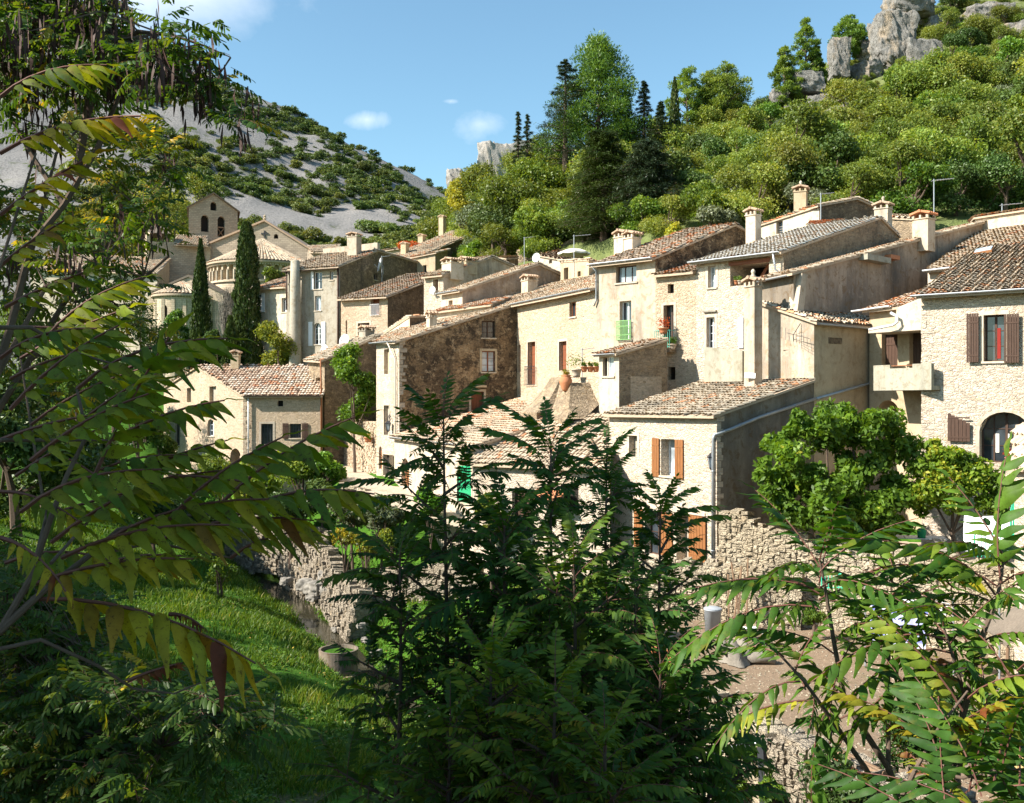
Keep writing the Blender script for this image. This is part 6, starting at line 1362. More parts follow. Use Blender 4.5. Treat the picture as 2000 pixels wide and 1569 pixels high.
for i in range(6000):
    px = rr.uniform(868, 2080); y0, y1 = float(ip(R0_, px)), float(ip(RY, px)); t = rr.random() ** 1.05; y = y0 + 1 + (y1 - y0) * t
    open_hill = px > 1450 and t > .5
    zone = 'open' if open_hill else 'wood'
    s = rr.uniform(.8, 1.3) if zone == 'wood' else rr.uniform(.38, .85)
    x = (px - CX) / F * y; rad = 1.75 * s if zone == 'wood' else 1.75 * s
    if any((x - a) ** 2 + (y - b) ** 2 < (rad + c) ** 2 * .58 for a, b, c in spots): continue
    if zone == 'open' and rr.random() < .3: continue
    if 1655 < px < 1830 and 118 < y < 134: s *= .5
    if px > 1450 and t > .97: s *= .6
    spots.append((x, y, rad)); u = rr.random(); s *= rr.choice([.75, 1, 1, 1.2])
    if zone == 'wood': k = 0 if u < .28 else 1 if u < .5 else 2 if u < .78 else 4 if u < .9 else 3
    else: k = 5 if u < .3 else 3 if u < .48 else 0 if u < .72 else 1 if u < .9 else 4
    if k in (5,) : s *= 1.3
    place(k, px, y, s, rr.random() * 6.28, 0, rr.uniform(.85, 1.15)); cnt += 1
    if cnt > 640: break
print('slope plants', cnt)
# the distinct conifers on the skyline
def hz(px, y): return float(rhill(px, y)) - .3
def base(px, y): return (*P2(px, y), hz(px, y))
def tall(px, py_top, y): return Z(py_top, y) - hz(px, y)
make_pine('umbrella_pine', 'tallest bright green pine rising above the wood in the middle', base(1150, 112), 5.9, tall(1150, 86, 112), tall(1150, 330, 112), 3, 44000, .16, 150, shape=[1, 1, .72, .4, .08])
make_conifer('cedar', 'blue green cedar with level boughs left of the tallest pine', base(1104, 108), 5.8, tall(1104, 118, 108), tall(1104, 330, 108), 'lf_fir', 19, 22000, .17, 4, .05, .25, lob=.9)
make_conifer('fir_tree', 'small dark fir leftmost on the skyline ridge', base(1012, 112), 1.9, tall(1012, 218, 112), .5, 'lf_fir', 16, 8000, .17, 5, .3)
make_conifer('fir_tree', 'small dark fir next to the leftmost one on the ridge', base(1030, 110), 2.3, tall(1030, 224, 110), .5, 'lf_fir', 16, 8000, .17, 6, .25)
make_conifer('fir_tree', 'dark pointed fir standing just right of the tallest pine', base(1258, 108), 3.2, tall(1258, 158, 108), 1, 'lf_fir', 20, 16000, .15, 7, .3)
make_conifer('fir_tree', 'broad dark fir between the pointed fir and the pine trio', base(1290, 106), 3.5, tall(1290, 200, 106), 1, 'lf_fir', 18, 16000, .16, 8, .25)
make_conifer('fir_tree', 'dark fir half hidden behind the tallest pine', base(1222, 112), 3.4, tall(1222, 172, 112), 1, 'lf_fir', 18, 14000, .16, 9, .25)
make_cypress('cypress', 'slim cypress in front of the pine trio on the ridge', base(1318, 110), .8, tall(1318, 152, 110), nl=2200, s=.16, seed=6)
for i, (px, pt, y, R_, z0f, lb) in enumerate(((1345, 132, 116, 2.4, .38, 'thin leaning pine at the left of the ridge trio'), (1385, 140, 117, 2.6, .35, 'rounded bright pine in the middle of the ridge trio'), (1425, 130, 118, 2.8, .3, 'spreading pine at the right of the ridge trio'), (1452, 205, 117, 1.3, .2, 'short pine stub right of the ridge trio'),
        (1527, 92, 116, 1.9, .18, 'bushy pine left of the two tall ridge pines'), (1572, 36, 119, 2.0, .12, 'tall spiky pine highest on the right ridge'), (1598, 92, 120, 1.1, .2, 'small pale pine beside the tall spiky one'), (1655, 34, 136, 2.3, .35, 'round headed pine between the rock pillar and the crag'), (1682, 50, 137, .9, .1, 'slender pine leaning on the great crag'))):
    H = tall(px, pt, y); make_pine('pine', lb, base(px, y), R_, H, H * z0f * (1.25 if i < 3 else .8), 20 + i, 9000 if i < 3 else 14000, .14, 34 if i < 3 else 56)
make_conifer('deodar', 'great drooping dark conifer rising straight behind the rooftops', base(1180, 86), 5.2, tall(1180, 255, 86), 1.2, 'lf_cyp', 30, 52000, .16, 31, .3, 0, .25, lob=1.5)
make_conifer('deodar', 'second dark drooping conifer behind the parasol roofs', base(1262, 84), 4.6, tall(1262, 276, 84), 1.2, 'lf_fir', 28, 40000, .16, 32, .25, 0, .25, lob=1.5)
for i, (px, y, R_, pt, mat, lb) in enumerate(((905, 118, 2.6, 345, 'lf_lime', 'yellow turning tree at the left end of the wood'), (935, 112, 3.0, 395, 'lf_olive', 'blue grey tree beside the yellow one'), (1005, 104, 5.2, 335, 'lf_mid', 'big round leafy tree left of the drooping conifers'), (960, 118, 4.2, 312, 'lf_hill', 'wide pale crowned tree on the left shoulder of the wood'), (935, 103, 1.9, 468, 'lf_bright', 'fresh green small tree among the back roofs'), (1060, 108, 4.2, 300, 'lf_mid', 'leafy tree under the cedar'),
        (1050, 92, 2.6, 400, 'lf_mid', 'green tree over the old terrace wall'), (1120, 92, 2.4, 440, 'lf_dark', 'dark bush on the old terrace wall'), (1325, 74, 1.2, 432, 'lf_lime', 'yellow green bush peeping over the red roof'), (1400, 74, 1.6, 400, 'lf_olive', 'thin grey shrub behind the chimneys'))):
    H = tall(px, pt, y); make_tree('broadleaf_tree', lb, base(px, y), R_, H, max(.3, H * .12), mat, 44, 16000, .10 + R_ * .008, 50 + i, rb=.36, tmean=.6, shell=.55)

# ---- scrub on the far hill
fp = []
for k, (R_, H, nb, s) in enumerate(((3.2, 4.0, 9, .55), (2.4, 3.0, 7, .45), (3.8, 4.4, 12, .6))):
    rng = np.random.default_rng(k + 70); bl = crown_blobs(rng, R_, H, .1, nb, .5, .75); C, d, idx = blobcloud(rng, bl, 700 + 130 * nb, .5, 0, k); V, Fc = leafset(rng, C, d, s * .5, .6, .8)
    bt = rng.random(len(bl)); o = npobj('evergreen_bush', V, Fc, M['lf_far'], None, np.clip(.5 + .25 * (bt[idx] - .5) + rng.normal(0, .15, len(C)), 0, 1), True)
    tag(o, ('rounded evergreen bush on the far scree hillside', 'small evergreen bush on the far scree hillside', 'wide spreading evergreen bush on the far scree hillside')[k], 'bush', ('rounded bushes on the far hillside', 'small bushes on the far hillside', 'wide bushes on the far hillside')[k]); fp.append([o, False])
rr = np.random.default_rng(91); fs = []; fgrid = {}
for i in range(60000):
    px = rr.uniform(120, 905); t = rr.random() ** .9 * 1.0; yr = float(ip(LY, px)); y = 190 + (yr - 190) * t; x = (px - CX) / F * y
    u1 = x * .8 + y * .45; u2 = y * .35 - x * .6          # scree runs down to the right between bands of scrub
    dens = .8 * float(fbm(np.array([u1 * .014]), np.array([u2 * .05]), 17, 3)[0]) + 1.1 * float(fbm(np.array([x * .045]), np.array([y * .05]), 29, 3)[0]) + rr.normal(0, .17) - .17 + .03 * (px > 560) + .10 * (t < .2)
    if dens < 0: continue
    s = (.3 + .65 * rr.random() ** 1.6) * (1.1 if t < .4 else .95); rad = 2.1 * s
    k_ = (int(x // 8), int(y // 8))
    if any((x - a) ** 2 + (y - b) ** 2 < (rad + c[0]) ** 2 * .6 for i_ in (-1, 0, 1) for j_ in (-1, 0, 1) for a, b, c in fgrid.get((k_[0] + i_, k_[1] + j_), ())): continue
    fgrid.setdefault(k_, []).append((x, y, (rad,)))
    fs.append((x, y, (rad, px, s, int(rr.integers(3)), rr.random() * 6.28)))
    if len(fs) >= 1750: break
fs.sort(key=lambda q: -q[2][0] / q[1]); fs_v = []; RV = []; RF = []; RT = []
hzv = lambda x, y, px: float(lhill(px, y)) + 9 * float(fbm(np.array([x * .035]), np.array([y * .035]), 33, 5)[0]) - .4
base_co = []
for o, u in fp:
    me = o.data; v = np.zeros(len(me.vertices) * 3); me.vertices.foreach_get('co', v); tt = np.zeros(len(me.polygons)); me.attributes['tint'].data.foreach_get('value', tt); base_co.append((v.reshape(-1, 3), tt))
for i, (x, y, (rad, px, s, k, rz)) in enumerate(fs):
    z = hzv(x, y, px)
    if i < 285:
        o, u = fp[k]; c = o if not u else link(o.copy()) or None
        if u: c = COL.objects[-1]
        fp[k][1] = True; c.location = (x, y, z); c.rotation_euler = (0, 0, rz); c.scale = (s, s, s * .95)
    else:
        v, tt = base_co[k]; ca, sa = math.cos(rz) * s, math.sin(rz) * s; q = np.stack([v[:, 0] * ca - v[:, 1] * sa + x, v[:, 0] * sa + v[:, 1] * ca + y, v[:, 2] * s + z], 1)
        sel = np.arange(len(tt)) % 4 == 0; q = q.reshape(-1, 4, 3)[sel]; q = q.mean(1, keepdims=True) + (q - q.mean(1, keepdims=True)) * 1.5; RV.append(q.reshape(-1, 3)); RT.append(np.clip(tt[sel] + rr.normal(0, .18), 0, 1))
V = np.concatenate(RV); o = npobj('scrub', V, np.arange(len(V)).reshape(-1, 4), M['lf_far'], None, np.concatenate(RT), True); tag(o, 'distant mass of evergreen scrub covering the far scree hillside', 'scrub', kind='stuff'); cnt = len(fs)
print('far bushes', cnt)

# ---- trees among the houses and on the left bank
gy_ = lambda x, y: float(ground(np.array([x]), np.array([y]))[0]) - .2
def onground(px, y): p = P2(px, y); return (*p, gy_(*p))
def tree_px(name, label, px, y, pt, pb, wpx, mat, seed, nb=22, nl=7000, s=.12, **kw):
    """crown from image row pt to pb, wpx wide"""
    g = onground(px, y); H = Z(pt, y) - g[2]; z0 = Z(pb, y) - g[2]; return make_tree(name, label, g, wpx / 2 / F * y, H, max(.1, z0), mat, nb, nl, s, seed, **kw)
tree_px('lime_tree', 'leafy green tree growing between the brown house and the lane wall', 694, 66.5, 668, 826, 88, 'lf_bright', 201, 46, 13000, .10, rb=.42, tmean=.42)
for i, (px, y, pt, pb, wd, mat, nm, lb, tm) in enumerate((
    (285, 96, 582, 745, 130, 'lf_dark', 'bay_tree', 'dense dark round tree below the church wing', .6), (225, 90, 640, 800, 130, 'lf_mid', 'broadleaf_tree', 'green tree in front of the dark round tree', .5), (150, 85, 640, 850, 130, 'lf_dark', 'broadleaf_tree', 'dark tree left of the farmhouse', .5),
    (265, 78, 730, 880, 110, 'lf_dark', 'broadleaf_tree', 'shaded tree against the farmhouse gable', .4), (352, 101, 600, 700, 60, 'lf_mid', 'laurel', 'green bush between the round tree and the first cypress', .45), (540, 89, 622, 720, 76, 'lf_mid', 'photinia', 'loose green bush with reddish tips beside the round flue', .75),
    (425, 97, 640, 712, 50, 'lf_dark', 'laurel', 'small dark bush between the two cypresses', .5), (534, 99, 520, 556, 40, 'lf_hill', 'bush', 'pale bush on the roof terrace below the apse', .6), (60, 70, 560, 860, 200, 'lf_mid', 'broadleaf_tree', 'big tree at the far left behind the autumn leaves', .4), (310, 74, 800, 930, 60, 'lf_mid', 'bush', 'bush at the foot of the farmhouse gable', .4),
    (330, 178, 345, 470, 120, 'lf_hill', 'poplar', 'yellow green tree left of the bell tower', .75), (262, 182, 375, 500, 110, 'lf_hill', 'poplar', 'pale green tree behind the transept', .7), (200, 176, 380, 530, 110, 'lf_yellow', 'poplar', 'golden tree behind the monastery wing', .4), (120, 172, 400, 540, 110, 'lf_mid', 'poplar', 'green tree behind the left end of the wing', .6), (395, 186, 330, 420, 70, 'lf_hill', 'poplar', 'tree top just behind the bell tower', .7),
    (590, 62, 870, 950, 120, 'lf_mid', 'bush', 'bushy shrub below the farmhouse front', .65), (640, 60.5, 880, 950, 60, 'lf_bright', 'bush', 'bright green shrub beside the lane', .45), (490, 64, 900, 985, 100, 'lf_mid', 'bush', 'green shrub under the farmhouse corner', .6), (430, 66, 880, 960, 90, 'lf_hill', 'bush', 'pale shrub left of the farmhouse corner', .5),
    (632, 58.5, 935, 990, 70, 'lf_dark', 'clipped_bush', 'round clipped bush at the end of the lane', .8), (565, 59, 958, 1015, 100, 'lf_dark', 'hedge', 'low dark clipped hedge beside the stream wall', .4), (380, 62, 960, 1040, 120, 'lf_dark', 'bush', 'dark bush on the left bank of the stream', .4), (300, 60, 930, 1050, 130, 'lf_dark', 'bush', 'large shaded bush on the grassy bank', .4),
    (690, 54, 960, 1035, 90, 'lf_olive', 'rosemary', 'grey rosemary bush beside the lane wall', .6), (745, 51.5, 965, 1040, 80, 'lf_olive', 'rosemary', 'grey green shrub in front of the white barn', .5), (840, 49.3, 950, 1010, 60, 'lf_bright', 'bush', 'leafy shrub at the foot of the white barn', .5), (960, 45.8, 960, 1060, 70, 'lf_mid', 'bush', 'shrub in front of the green door', .5))):
    tree_px(nm, lb, px, y, pt, pb, wd, mat, 210 + i, 26, 8000, .055 + .0006 * y, cat='tree' if 'tree' in lb.split(' ')[0:6] or nm in ('poplar', 'bay_tree') else 'bush', rb=.44, shell=.5, tmean=tm)
for i, (px, y, pt, pb, wd) in enumerate(((675, 51.5, 1030, 1068, 60), (716, 50, 1040, 1092, 66), (762, 49, 1030, 1085, 60))):
    tree_px('fruit_tree', ('small golden fruit tree nearest the stream wall', 'crooked fruit tree in the middle of the little orchard', 'fruit tree on the right of the little orchard')[i], px, y, pt, pb, wd, 'lf_yellow', 260 + i, 12, 1500, .07, rb=.4, tmean=(.4, .25, .12)[i], tr=.09, multi=1)
tree_px('young_tree', 'small twin stemmed tree on the grassy bank', 424, 50, 1060, 1150, 80, 'lf_mid', 270, 12, 1600, .08, tr=.07, multi=2, tmean=.3)
c1 = onground(392, 98); make_cypress('cypress', 'left of the two tall cypresses in front of the church', c1, 1.45, Z(468, 98) - c1[2], nl=13000, s=.15, seed=1, prof=[.8, .95, 1, .72, .42, .05])
c1 = onground(482, 93); make_cypress('cypress', 'tallest cypress with a flattened top before the apse', c1, 1.35, Z(436, 93) - c1[2], nl=15000, s=.15, seed=2, prof=[.95, 1, 1, .92, .72, .25])
c1 = onground(450, 91); make_cypress('cypress', 'short stout cypress at the foot of the tallest one', c1, 1.15, Z(618, 91) - c1[2], nl=7000, s=.14, seed=3, prof=[.9, 1, 1, .8, .5, .1])
# bare bush by the cypress
g = onground(442, 97); root = thing('bare_bush', 'leafless grey bush between the two cypresses', 'bush', g); mb = MB(); rng = np.random.default_rng(5); zb = Z(690, 97); 
for i in range(70):
    a = rng.random() * 6.28; t = rng.random(); e = np.array([g[0] + math.cos(a) * 1.3 * t, g[1] + math.sin(a) * 1.0 * t, Z(560, 97) - 2.6 * t * rng.random()]); s0_ = np.array([g[0], g[1], zb]); m_ = (s0_ + e) / 2 + rng.normal(0, .3, 3); mb.tube([s0_, m_, e], [.05, .03, .012], 4, False)
    for j in range(5): q = m_ + (e - m_) * rng.random(); mb.tube([q, q + rng.normal(0, .4, 3)], [.015, .006], 3, False)
mb.tube([(g[0], g[1], g[2]), (g[0], g[1], zb)], .12, 6); mb.build('twigs', M['bark_grey'], root)
# big mulberry over the patio and the wisteria beside it
rngm = np.random.default_rng(77); mo = np.array([*P2(1650, 36.8), -6.3]); mbl = []
for i in range(96):
    a_ = rngm.random() * 6.28; q_ = rngm.random() ** .45; px = 1632 + 150 * q_ * math.cos(a_) * (1.0 if math.cos(a_) < 0 else 1.15); py = 915 + 118 * q_ * math.sin(a_) + (28 if px > 1700 else 0) * (1 if math.sin(a_) > 0 else -.2); mbl.append((*(P3(px, py, 36.7 + rngm.normal(0, .8)) - mo), .30 + .34 * rngm.random(), .8))
for px, py in ((1492, 905), (1500, 960), (1515, 1000), (1700, 835), (1560, 812), (1610, 808), (1660, 822), (1790, 960), (1800, 1000), (1770, 1035), (1540, 1010), (1585, 1005), (1760, 870), (1750, 1020), (1820, 975)): mbl.append((*(P3(px, py, 36.4) - mo), .30, .9))
root = make_tree('mulberry_tree', 'large bright mulberry spreading over the shaded patio', mo, 3.0, 5.8, 1.5, 'lf_bright', 30, 26000, .115, 300, rb=.34, tmean=.42, tr=.2, asp=.5, shell=.7, upw=.3, ext=mbl)
root = make_tree('wisteria', 'light green climber massed on the pergola beneath the arched doorway', (*P2(1880, 35.6), -6.3), 3.0, 4, 1.5, 'lf_bright', 30, 12000, .085, 301, rb=.34, tmean=.66, tr=.1, shell=.6,
    ext=[(*(P3(px, py, y) - np.array([*P2(1880, 35.6), -6.3])), r, .75) for px, py, y, r in ((1800, 915, 36.2, .6), (1830, 890, 36.2, .5), (1855, 895, 36, .6), (1880, 905, 36, .6), (1910, 925, 35.8, .65), (1940, 945, 35.6, .6), (1960, 965, 35.5, .45), (1840, 940, 35.8, .8), (1890, 950, 35.6, .7), (1930, 985, 35.4, .5), (1800, 970, 36, .7), (1860, 985, 35.6, .5), (1825, 868, 36.4, .3), (1955, 1000, 35.4, .4))], cat='climber')
# greenery on the stream walls
for i, (px, py, y, R_, mat, lb, tm) in enumerate(((1240, 1330, 31.8, .7, 'lf_bright', 'ivy tuft on the stream wall beside the brick pile', .5), (1290, 1370, 30.3, .8, 'lf_mid', 'weeds over the garden wall top', .6), (1425, 1530, 25.9, .55, 'lf_bright', 'bright ivy clump low on the garden retaining wall', .4), (1462, 1465, 25.4, .35, 'lf_bright', 'small green tuft near the wall top by the old pipe', .5), (1510, 1545, 24, .35, 'lf_bright', 'ivy tuft on the wall corner', .5), (1660, 1550, 21.6, 1.1, 'lf_dark', 'dark ivy spilling over the corner wall', .4), (1870, 1415, 18.5, .95, 'lf_dark', 'dense dark round bush in the garden behind the saplings', .5), (1780, 1440, 18.8, .7, 'lf_dark', 'dark bush left of the round garden bush', .4), (1590, 1205, 34.6, .35, 'lf_mid', 'potted shrub against the sunny wall', .5),
    (770, 1330, 42.8, .8, 'lf_dark', 'dark creeper beside the concrete tub', .5), (700, 1480, 30, .0, 'lf_mid', '', .5), (1200, 1180, 35, .9, 'lf_mid', 'shrub under the rubble wall by the barn', .5), (1120, 1200, 36, 1.0, 'lf_dark', 'dark shrub below the stone barn', .5), (1040, 1180, 37, .9, 'lf_mid', 'green shrub below the awning', .6))):
    if R_ <= 0: continue
    p = P3(px, py, y); make_tree('bush', lb, (p[0], p[1], p[2] - R_), R_, R_ * 2, .05, mat, 22, 5200, .035 + R_ * .018, 320 + i, cat='bush', rb=.5, tmean=tm, tr=.05)
o = make_tree('creeper', 'red creeper on the far roof wall', (*P2(800, 117), Z(500, 117)), 1.6, 1.9, .1, 'lf_red', 10, 900, .14, 350, cat='creeper', trunk=False)
# ------------------------------------------------------------------ near plants
def frond_template(rng, L_, pairs, ll, lw, rows=4, droop=.35, base_gap=.18, curl=0):
    """pinnate leaf along +x, up = +z. returns verts, quads, tint offset per face, and rachis points"""
    V = []; Fc = []; T = []
    def leaflet(p, ax, side, l, w_, dr, tt):
        bend = rng.normal(0, .10)
        b = len(V); nrm_ = unit(np.cross(ax, side)); 
        for i in range(rows + 1):
            t = i / rows; wd = w_ * (math.sin(math.pi * min(1, t * .93 + .07) ** .72)) if t < 1 else .004
            c = p + ax * l * t - np.array([0, 0, 1]) * dr * l * t * t + side * bend * l * t * t + nrm_ * .04 * l * math.sin(t * 9 + bend * 40)
            fold = .28 * wd
            V.extend([c + side * wd + nrm_ * fold, c, c - side * wd + nrm_ * fold])
        for i in range(rows):
            for j in range(2): Fc.append((b + 3 * i + j, b + 3 * i + j + 1, b + 3 * i + 4 + j, b + 3 * i + 3 + j)); T.append(tt)
    rp = []
    def rach(t): return np.array([L_ * t, 0, L_ * (.10 * t - droop * t * t)])
    for i in range(7): rp.append(rach(i / 6))
    for i in range(pairs + 1):
        t = base_gap + (1 - base_gap) * i / pairs; p = rach(min(t, 1)); tan = unit(rach(min(1.02, t + .02)) - rach(t - .02)); k = .62 + .5 * math.sin(math.pi * (i + 1) / (pairs + 2)) ** .7
        if i == pairs: leaflet(p, tan, np.array([0, 1., 0]), ll * k * 1.1, lw * k, .2, rng.normal(0, .07)); break
        for sg in (-1, 1):
            ang = R(62 + rng.normal(0, 6) - 14 * t); ax = unit(tan * math.cos(ang) + np.array([0, sg, 0]) * math.sin(ang) + [0, 0, -.22 + rng.normal(0, .12)]); side = unit(np.cross(ax, [0, 0, 1]) + rng.normal(0, .34, 3)); side = unit(side - ax * np.dot(side, ax))
            leaflet(p + rng.normal(0, .002, 3), ax, side, ll * k * (1 + rng.normal(0, .08)), lw * k, .38 + rng.normal(0, .12) + curl, rng.normal(0, .09))
    return np.array(V), np.array(Fc), np.array(T), np.array(rp)
def frame_from(d, up=(0, 0, 1)):
    d = unit(d); s = unit(np.cross(up, d)) if abs(d[2]) < .98 else np.array([0, 1., 0]); return np.stack([d, s, np.cross(d, s)], 1)
class Foliage:
    def __init__(s, seed, specs): s.rng = np.random.default_rng(seed); s.tp = [frond_template(s.rng, *sp) if not isinstance(sp, dict) else frond_template(s.rng, **sp) for sp in specs]; s.V = []; s.F = []; s.T = []; s.n = 0; s.st = MB()
    def put(s, p, d, scale=1.0, tint=.35, roll=0, rr=.005, k=None):
        V, Fc, T, rp = s.tp[s.rng.integers(len(s.tp)) if k is None else k]; A = frame_from(d)
        if roll: c, q = math.cos(roll), math.sin(roll); A = A @ np.array([[1, 0, 0], [0, c, -q], [0, q, c]])
        s.V.append(V @ A.T * scale + p); s.F.append(Fc + s.n); s.n += len(V); s.T.append(np.clip(tint + T, 0, 1)); s.st.tube([A @ q * scale + p for q in rp], list(np.linspace(rr, rr * .4, len(rp))), 4, False)
    def finish(s, root, mat, stem='stem_red', name='leaves'):
        npobj(name, np.concatenate(s.V), np.concatenate(s.F), M[mat], root, np.concatenate(s.T), True); s.st.build('leaf_stems', M[stem], root)  # second mesh holds only the leaf stems, without leaflets
def whorl(fo, tip, d, n, scale, tint, spread=1.0, back=.35, elev=.35, tj=.08):
    """spiral of fronds near the end of a stem"""
    rng = fo.rng; A = frame_from(d)
    for i in range(n):
        f = (i + .5) / n; a = i * 2.4 + rng.random() * .5; el = elev + (1 - f) * -.35 + f * .55; ang = np.array([math.sin(el + .2), math.cos(a) * math.cos(el), math.sin(a) * math.cos(el)]); dd = A @ ang; dd = unit(dd * 1 + np.array([0, 0, .12]))
        fo.put(tip - unit(d) * back * (1 - f), dd, scale * (.62 + .45 * math.sin(math.pi * min(1, .25 + .75 * (1 - f)))) * (1 + rng.normal(0, .1)), tint + rng.normal(0, tj), rng.normal(0, .25))
AIL = [dict(L_=.62, pairs=11, ll=.105, lw=.024, rows=3, droop=.25), dict(L_=.7, pairs=12, ll=.11, lw=.024, rows=3, droop=.4), dict(L_=.55, pairs=10, ll=.10, lw=.023, rows=3, droop=.15), dict(L_=.66, pairs=11, ll=.105, lw=.025, rows=3, droop=.55)]
def sapling(label, tip, depthbase, seed, nb, sc_, tint, spread=1.1, name='ailanthus_sapling', lowest=-4.2, n_f=12, lean=(0, 0), mat='lf_ail', group=None):
    tip = np.array(tip, float); bx_, by_ = tip[0] + lean[0], tip[1] + lean[1]; gz0 = gy_(bx_, by_); base = np.array([bx_, by_, gz0])
    root = thing(name, label, 'sapling', base, group); fo = Foliage(seed, AIL); rng = fo.rng
    ax = [base + (tip - base) * t + np.array([.12 * math.sin(t * 5 + seed), .1 * math.cos(t * 4 + seed), 0]) * (1 - t) for t in np.linspace(0, 1, 9)]
    tr = MB(); tr.tube(ax, list(np.linspace(.055, .009, 9)), 7)
    whorl(fo, tip, unit(ax[-1] - ax[-2]), n_f + 3, sc_ * 1.05, tint + .03, back=.5, elev=.45)
    for i in range(nb):
        f = (i + .5) / nb; z = tip[2] - .35 - (tip[2] - lowest) * f; t = (z - base[2]) / (tip[2] - base[2]); p0 = base + (tip - base) * t; a = i * 2.4 + seed; ln = spread * (.25 + .75 * f ** .7) * (.7 + .5 * rng.random()); up = .35 + .4 * rng.random()
        e = p0 + np.array([math.cos(a) * ln, math.sin(a) * ln * .9, ln * up]); tr.tube([p0 - [0, 0, .05], p0 + (e - p0) * .5 + [0, 0, -.06 * ln], e], [.02, .014, .007], 5)
        whorl(fo, e, unit(e - p0 + [0, 0, .4 * ln]), n_f, sc_ * (.8 + .3 * rng.random()), tint + rng.normal(0, .05) + .22 * max(0, f - .62), back=.35 + .35 * ln, elev=.3)
    fo.finish(root, mat); tr.build('trunk', M['bark'], root); return root
for i, (px, py, y, nb, sc_, tint, sp, low, lb) in enumerate((
    (866, 812, 10.0, 15, 1.0, .16, 1.0, -4.3, 'dark ailanthus sapling with the highest tip, alone on the left of the clump'), (1076, 862, 10.6, 16, 1.05, .18, 1.1, -4.6, 'dark ailanthus sapling whose feathery top stands before the barn roof'), (1185, 885, 11.2, 13, .75, .17, .7, -4.8, 'ailanthus sapling in front of the barn corner'),
    (1290, 985, 10.8, 13, .85, .2, .8, -4.6, 'ailanthus sapling in front of the brown garden doors'), (985, 1010, 9.6, 11, .95, .22, .9, -4.2, 'shorter ailanthus between the two tallest ones'), (780, 1090, 9.4, 9, .8, .17, .7, -3.6, 'low side ailanthus beside the stream view'), (1120, 1080, 9.0, 14, .95, .30, 1.1, -4.2, 'yellowing ailanthus low in the dark clump'),
    (1240, 1150, 9.2, 12, .9, .26, .9, -4.3, 'bushy low ailanthus beneath the garden wall'), (960, 1270, 8.2, 12, .85, .5, .8, -3.8, 'yellow green ailanthus at the foot of the dark clump'), (1085, 1340, 7.6, 12, .8, .48, .9, -3.7, 'low bright ailanthus at the bottom middle of the clump'), (1290, 1290, 8.4, 12, .85, .3, .8, -4.0, 'dark low ailanthus at the right foot of the clump'), (1180, 1430, 7.2, 10, .8, .4, .8, -3.7, 'spreading ailanthus shoot at the bottom edge'), (915, 1210, 9.6, 9, .85, .22, .8, -4.2, 'dark ailanthus filling the left flank of the clump'), (1030, 1220, 9.8, 9, .85, .2, .8, -4.4, 'dark ailanthus in the thick of the clump'), (1190, 1230, 10.0, 9, .85, .22, .8, -4.5, 'dark ailanthus right of the middle of the clump'), (1335, 1330, 8.8, 10, .85, .22, .75, -4.0, 'outermost low ailanthus on the right of the dark clump'), (880, 1400, 8.0, 9, .8, .3, .7, -3.9, 'low ailanthus shoot at the left foot of the clump'))):
    sapling(lb, P3(px, py, y), y, 400 + i, nb, sc_ * .92, tint + .12, sp * .85, lowest=low, n_f=11)
# --- the two bright saplings on the right, built stem by stem
BIG = [dict(L_=.62, pairs=9, ll=.122, lw=.0225, rows=5, droop=.35, curl=.1), dict(L_=.7, pairs=10, ll=.126, lw=.022, rows=5, droop=.55, curl=.2), dict(L_=.55, pairs=8, ll=.118, lw=.023, rows=5, droop=.2), dict(L_=.6, pairs=9, ll=.118, lw=.022, rows=5, droop=.8, curl=.2)]
def stemmed(name, label, stems, tips, seed, specs, mat='lf_ail', cat='sapling', bark='bark', foot=None):
    """stems: [(pts[(px,py,y)], r0, r1)]; tips: [(px, py, y, dirx, diry(up), dirz(depth), scale, tint)] single fronds, or whorls with n"""
    b = P3(*stems[0][0][0]); foot = b if foot is None else np.array(foot, float); root = thing(name, label, cat, foot); fo = Foliage(seed, specs); tr = MB()
    for pts, r0, r1 in stems:
        q = [P3(*p) for p in pts]; tr.tube(q, list(np.linspace(r0, r1, len(q))), 8)
    tr.tube([foot, b], [stems[0][1] * 1.3, stems[0][1]], 8)
    for t in tips:
        if len(t) == 8:
            px, py, y, dx, du, dy, s, ti = t; fo.put(P3(px, py, y), np.array([dx, dy, du]), s, ti, fo.rng.normal(0, .2), .006)
        else:
            px, py, y, dx, du, dy, s, ti, n = t; whorl(fo, P3(px, py, y), np.array([dx, dy, du]), n, s, ti, back=.28, elev=.3)
    fo.finish(root, mat); tr.build('trunk', M[bark], root); return root
gnd = lambda px, y: (*P2(px, y), gy_(*P2(px, y)))
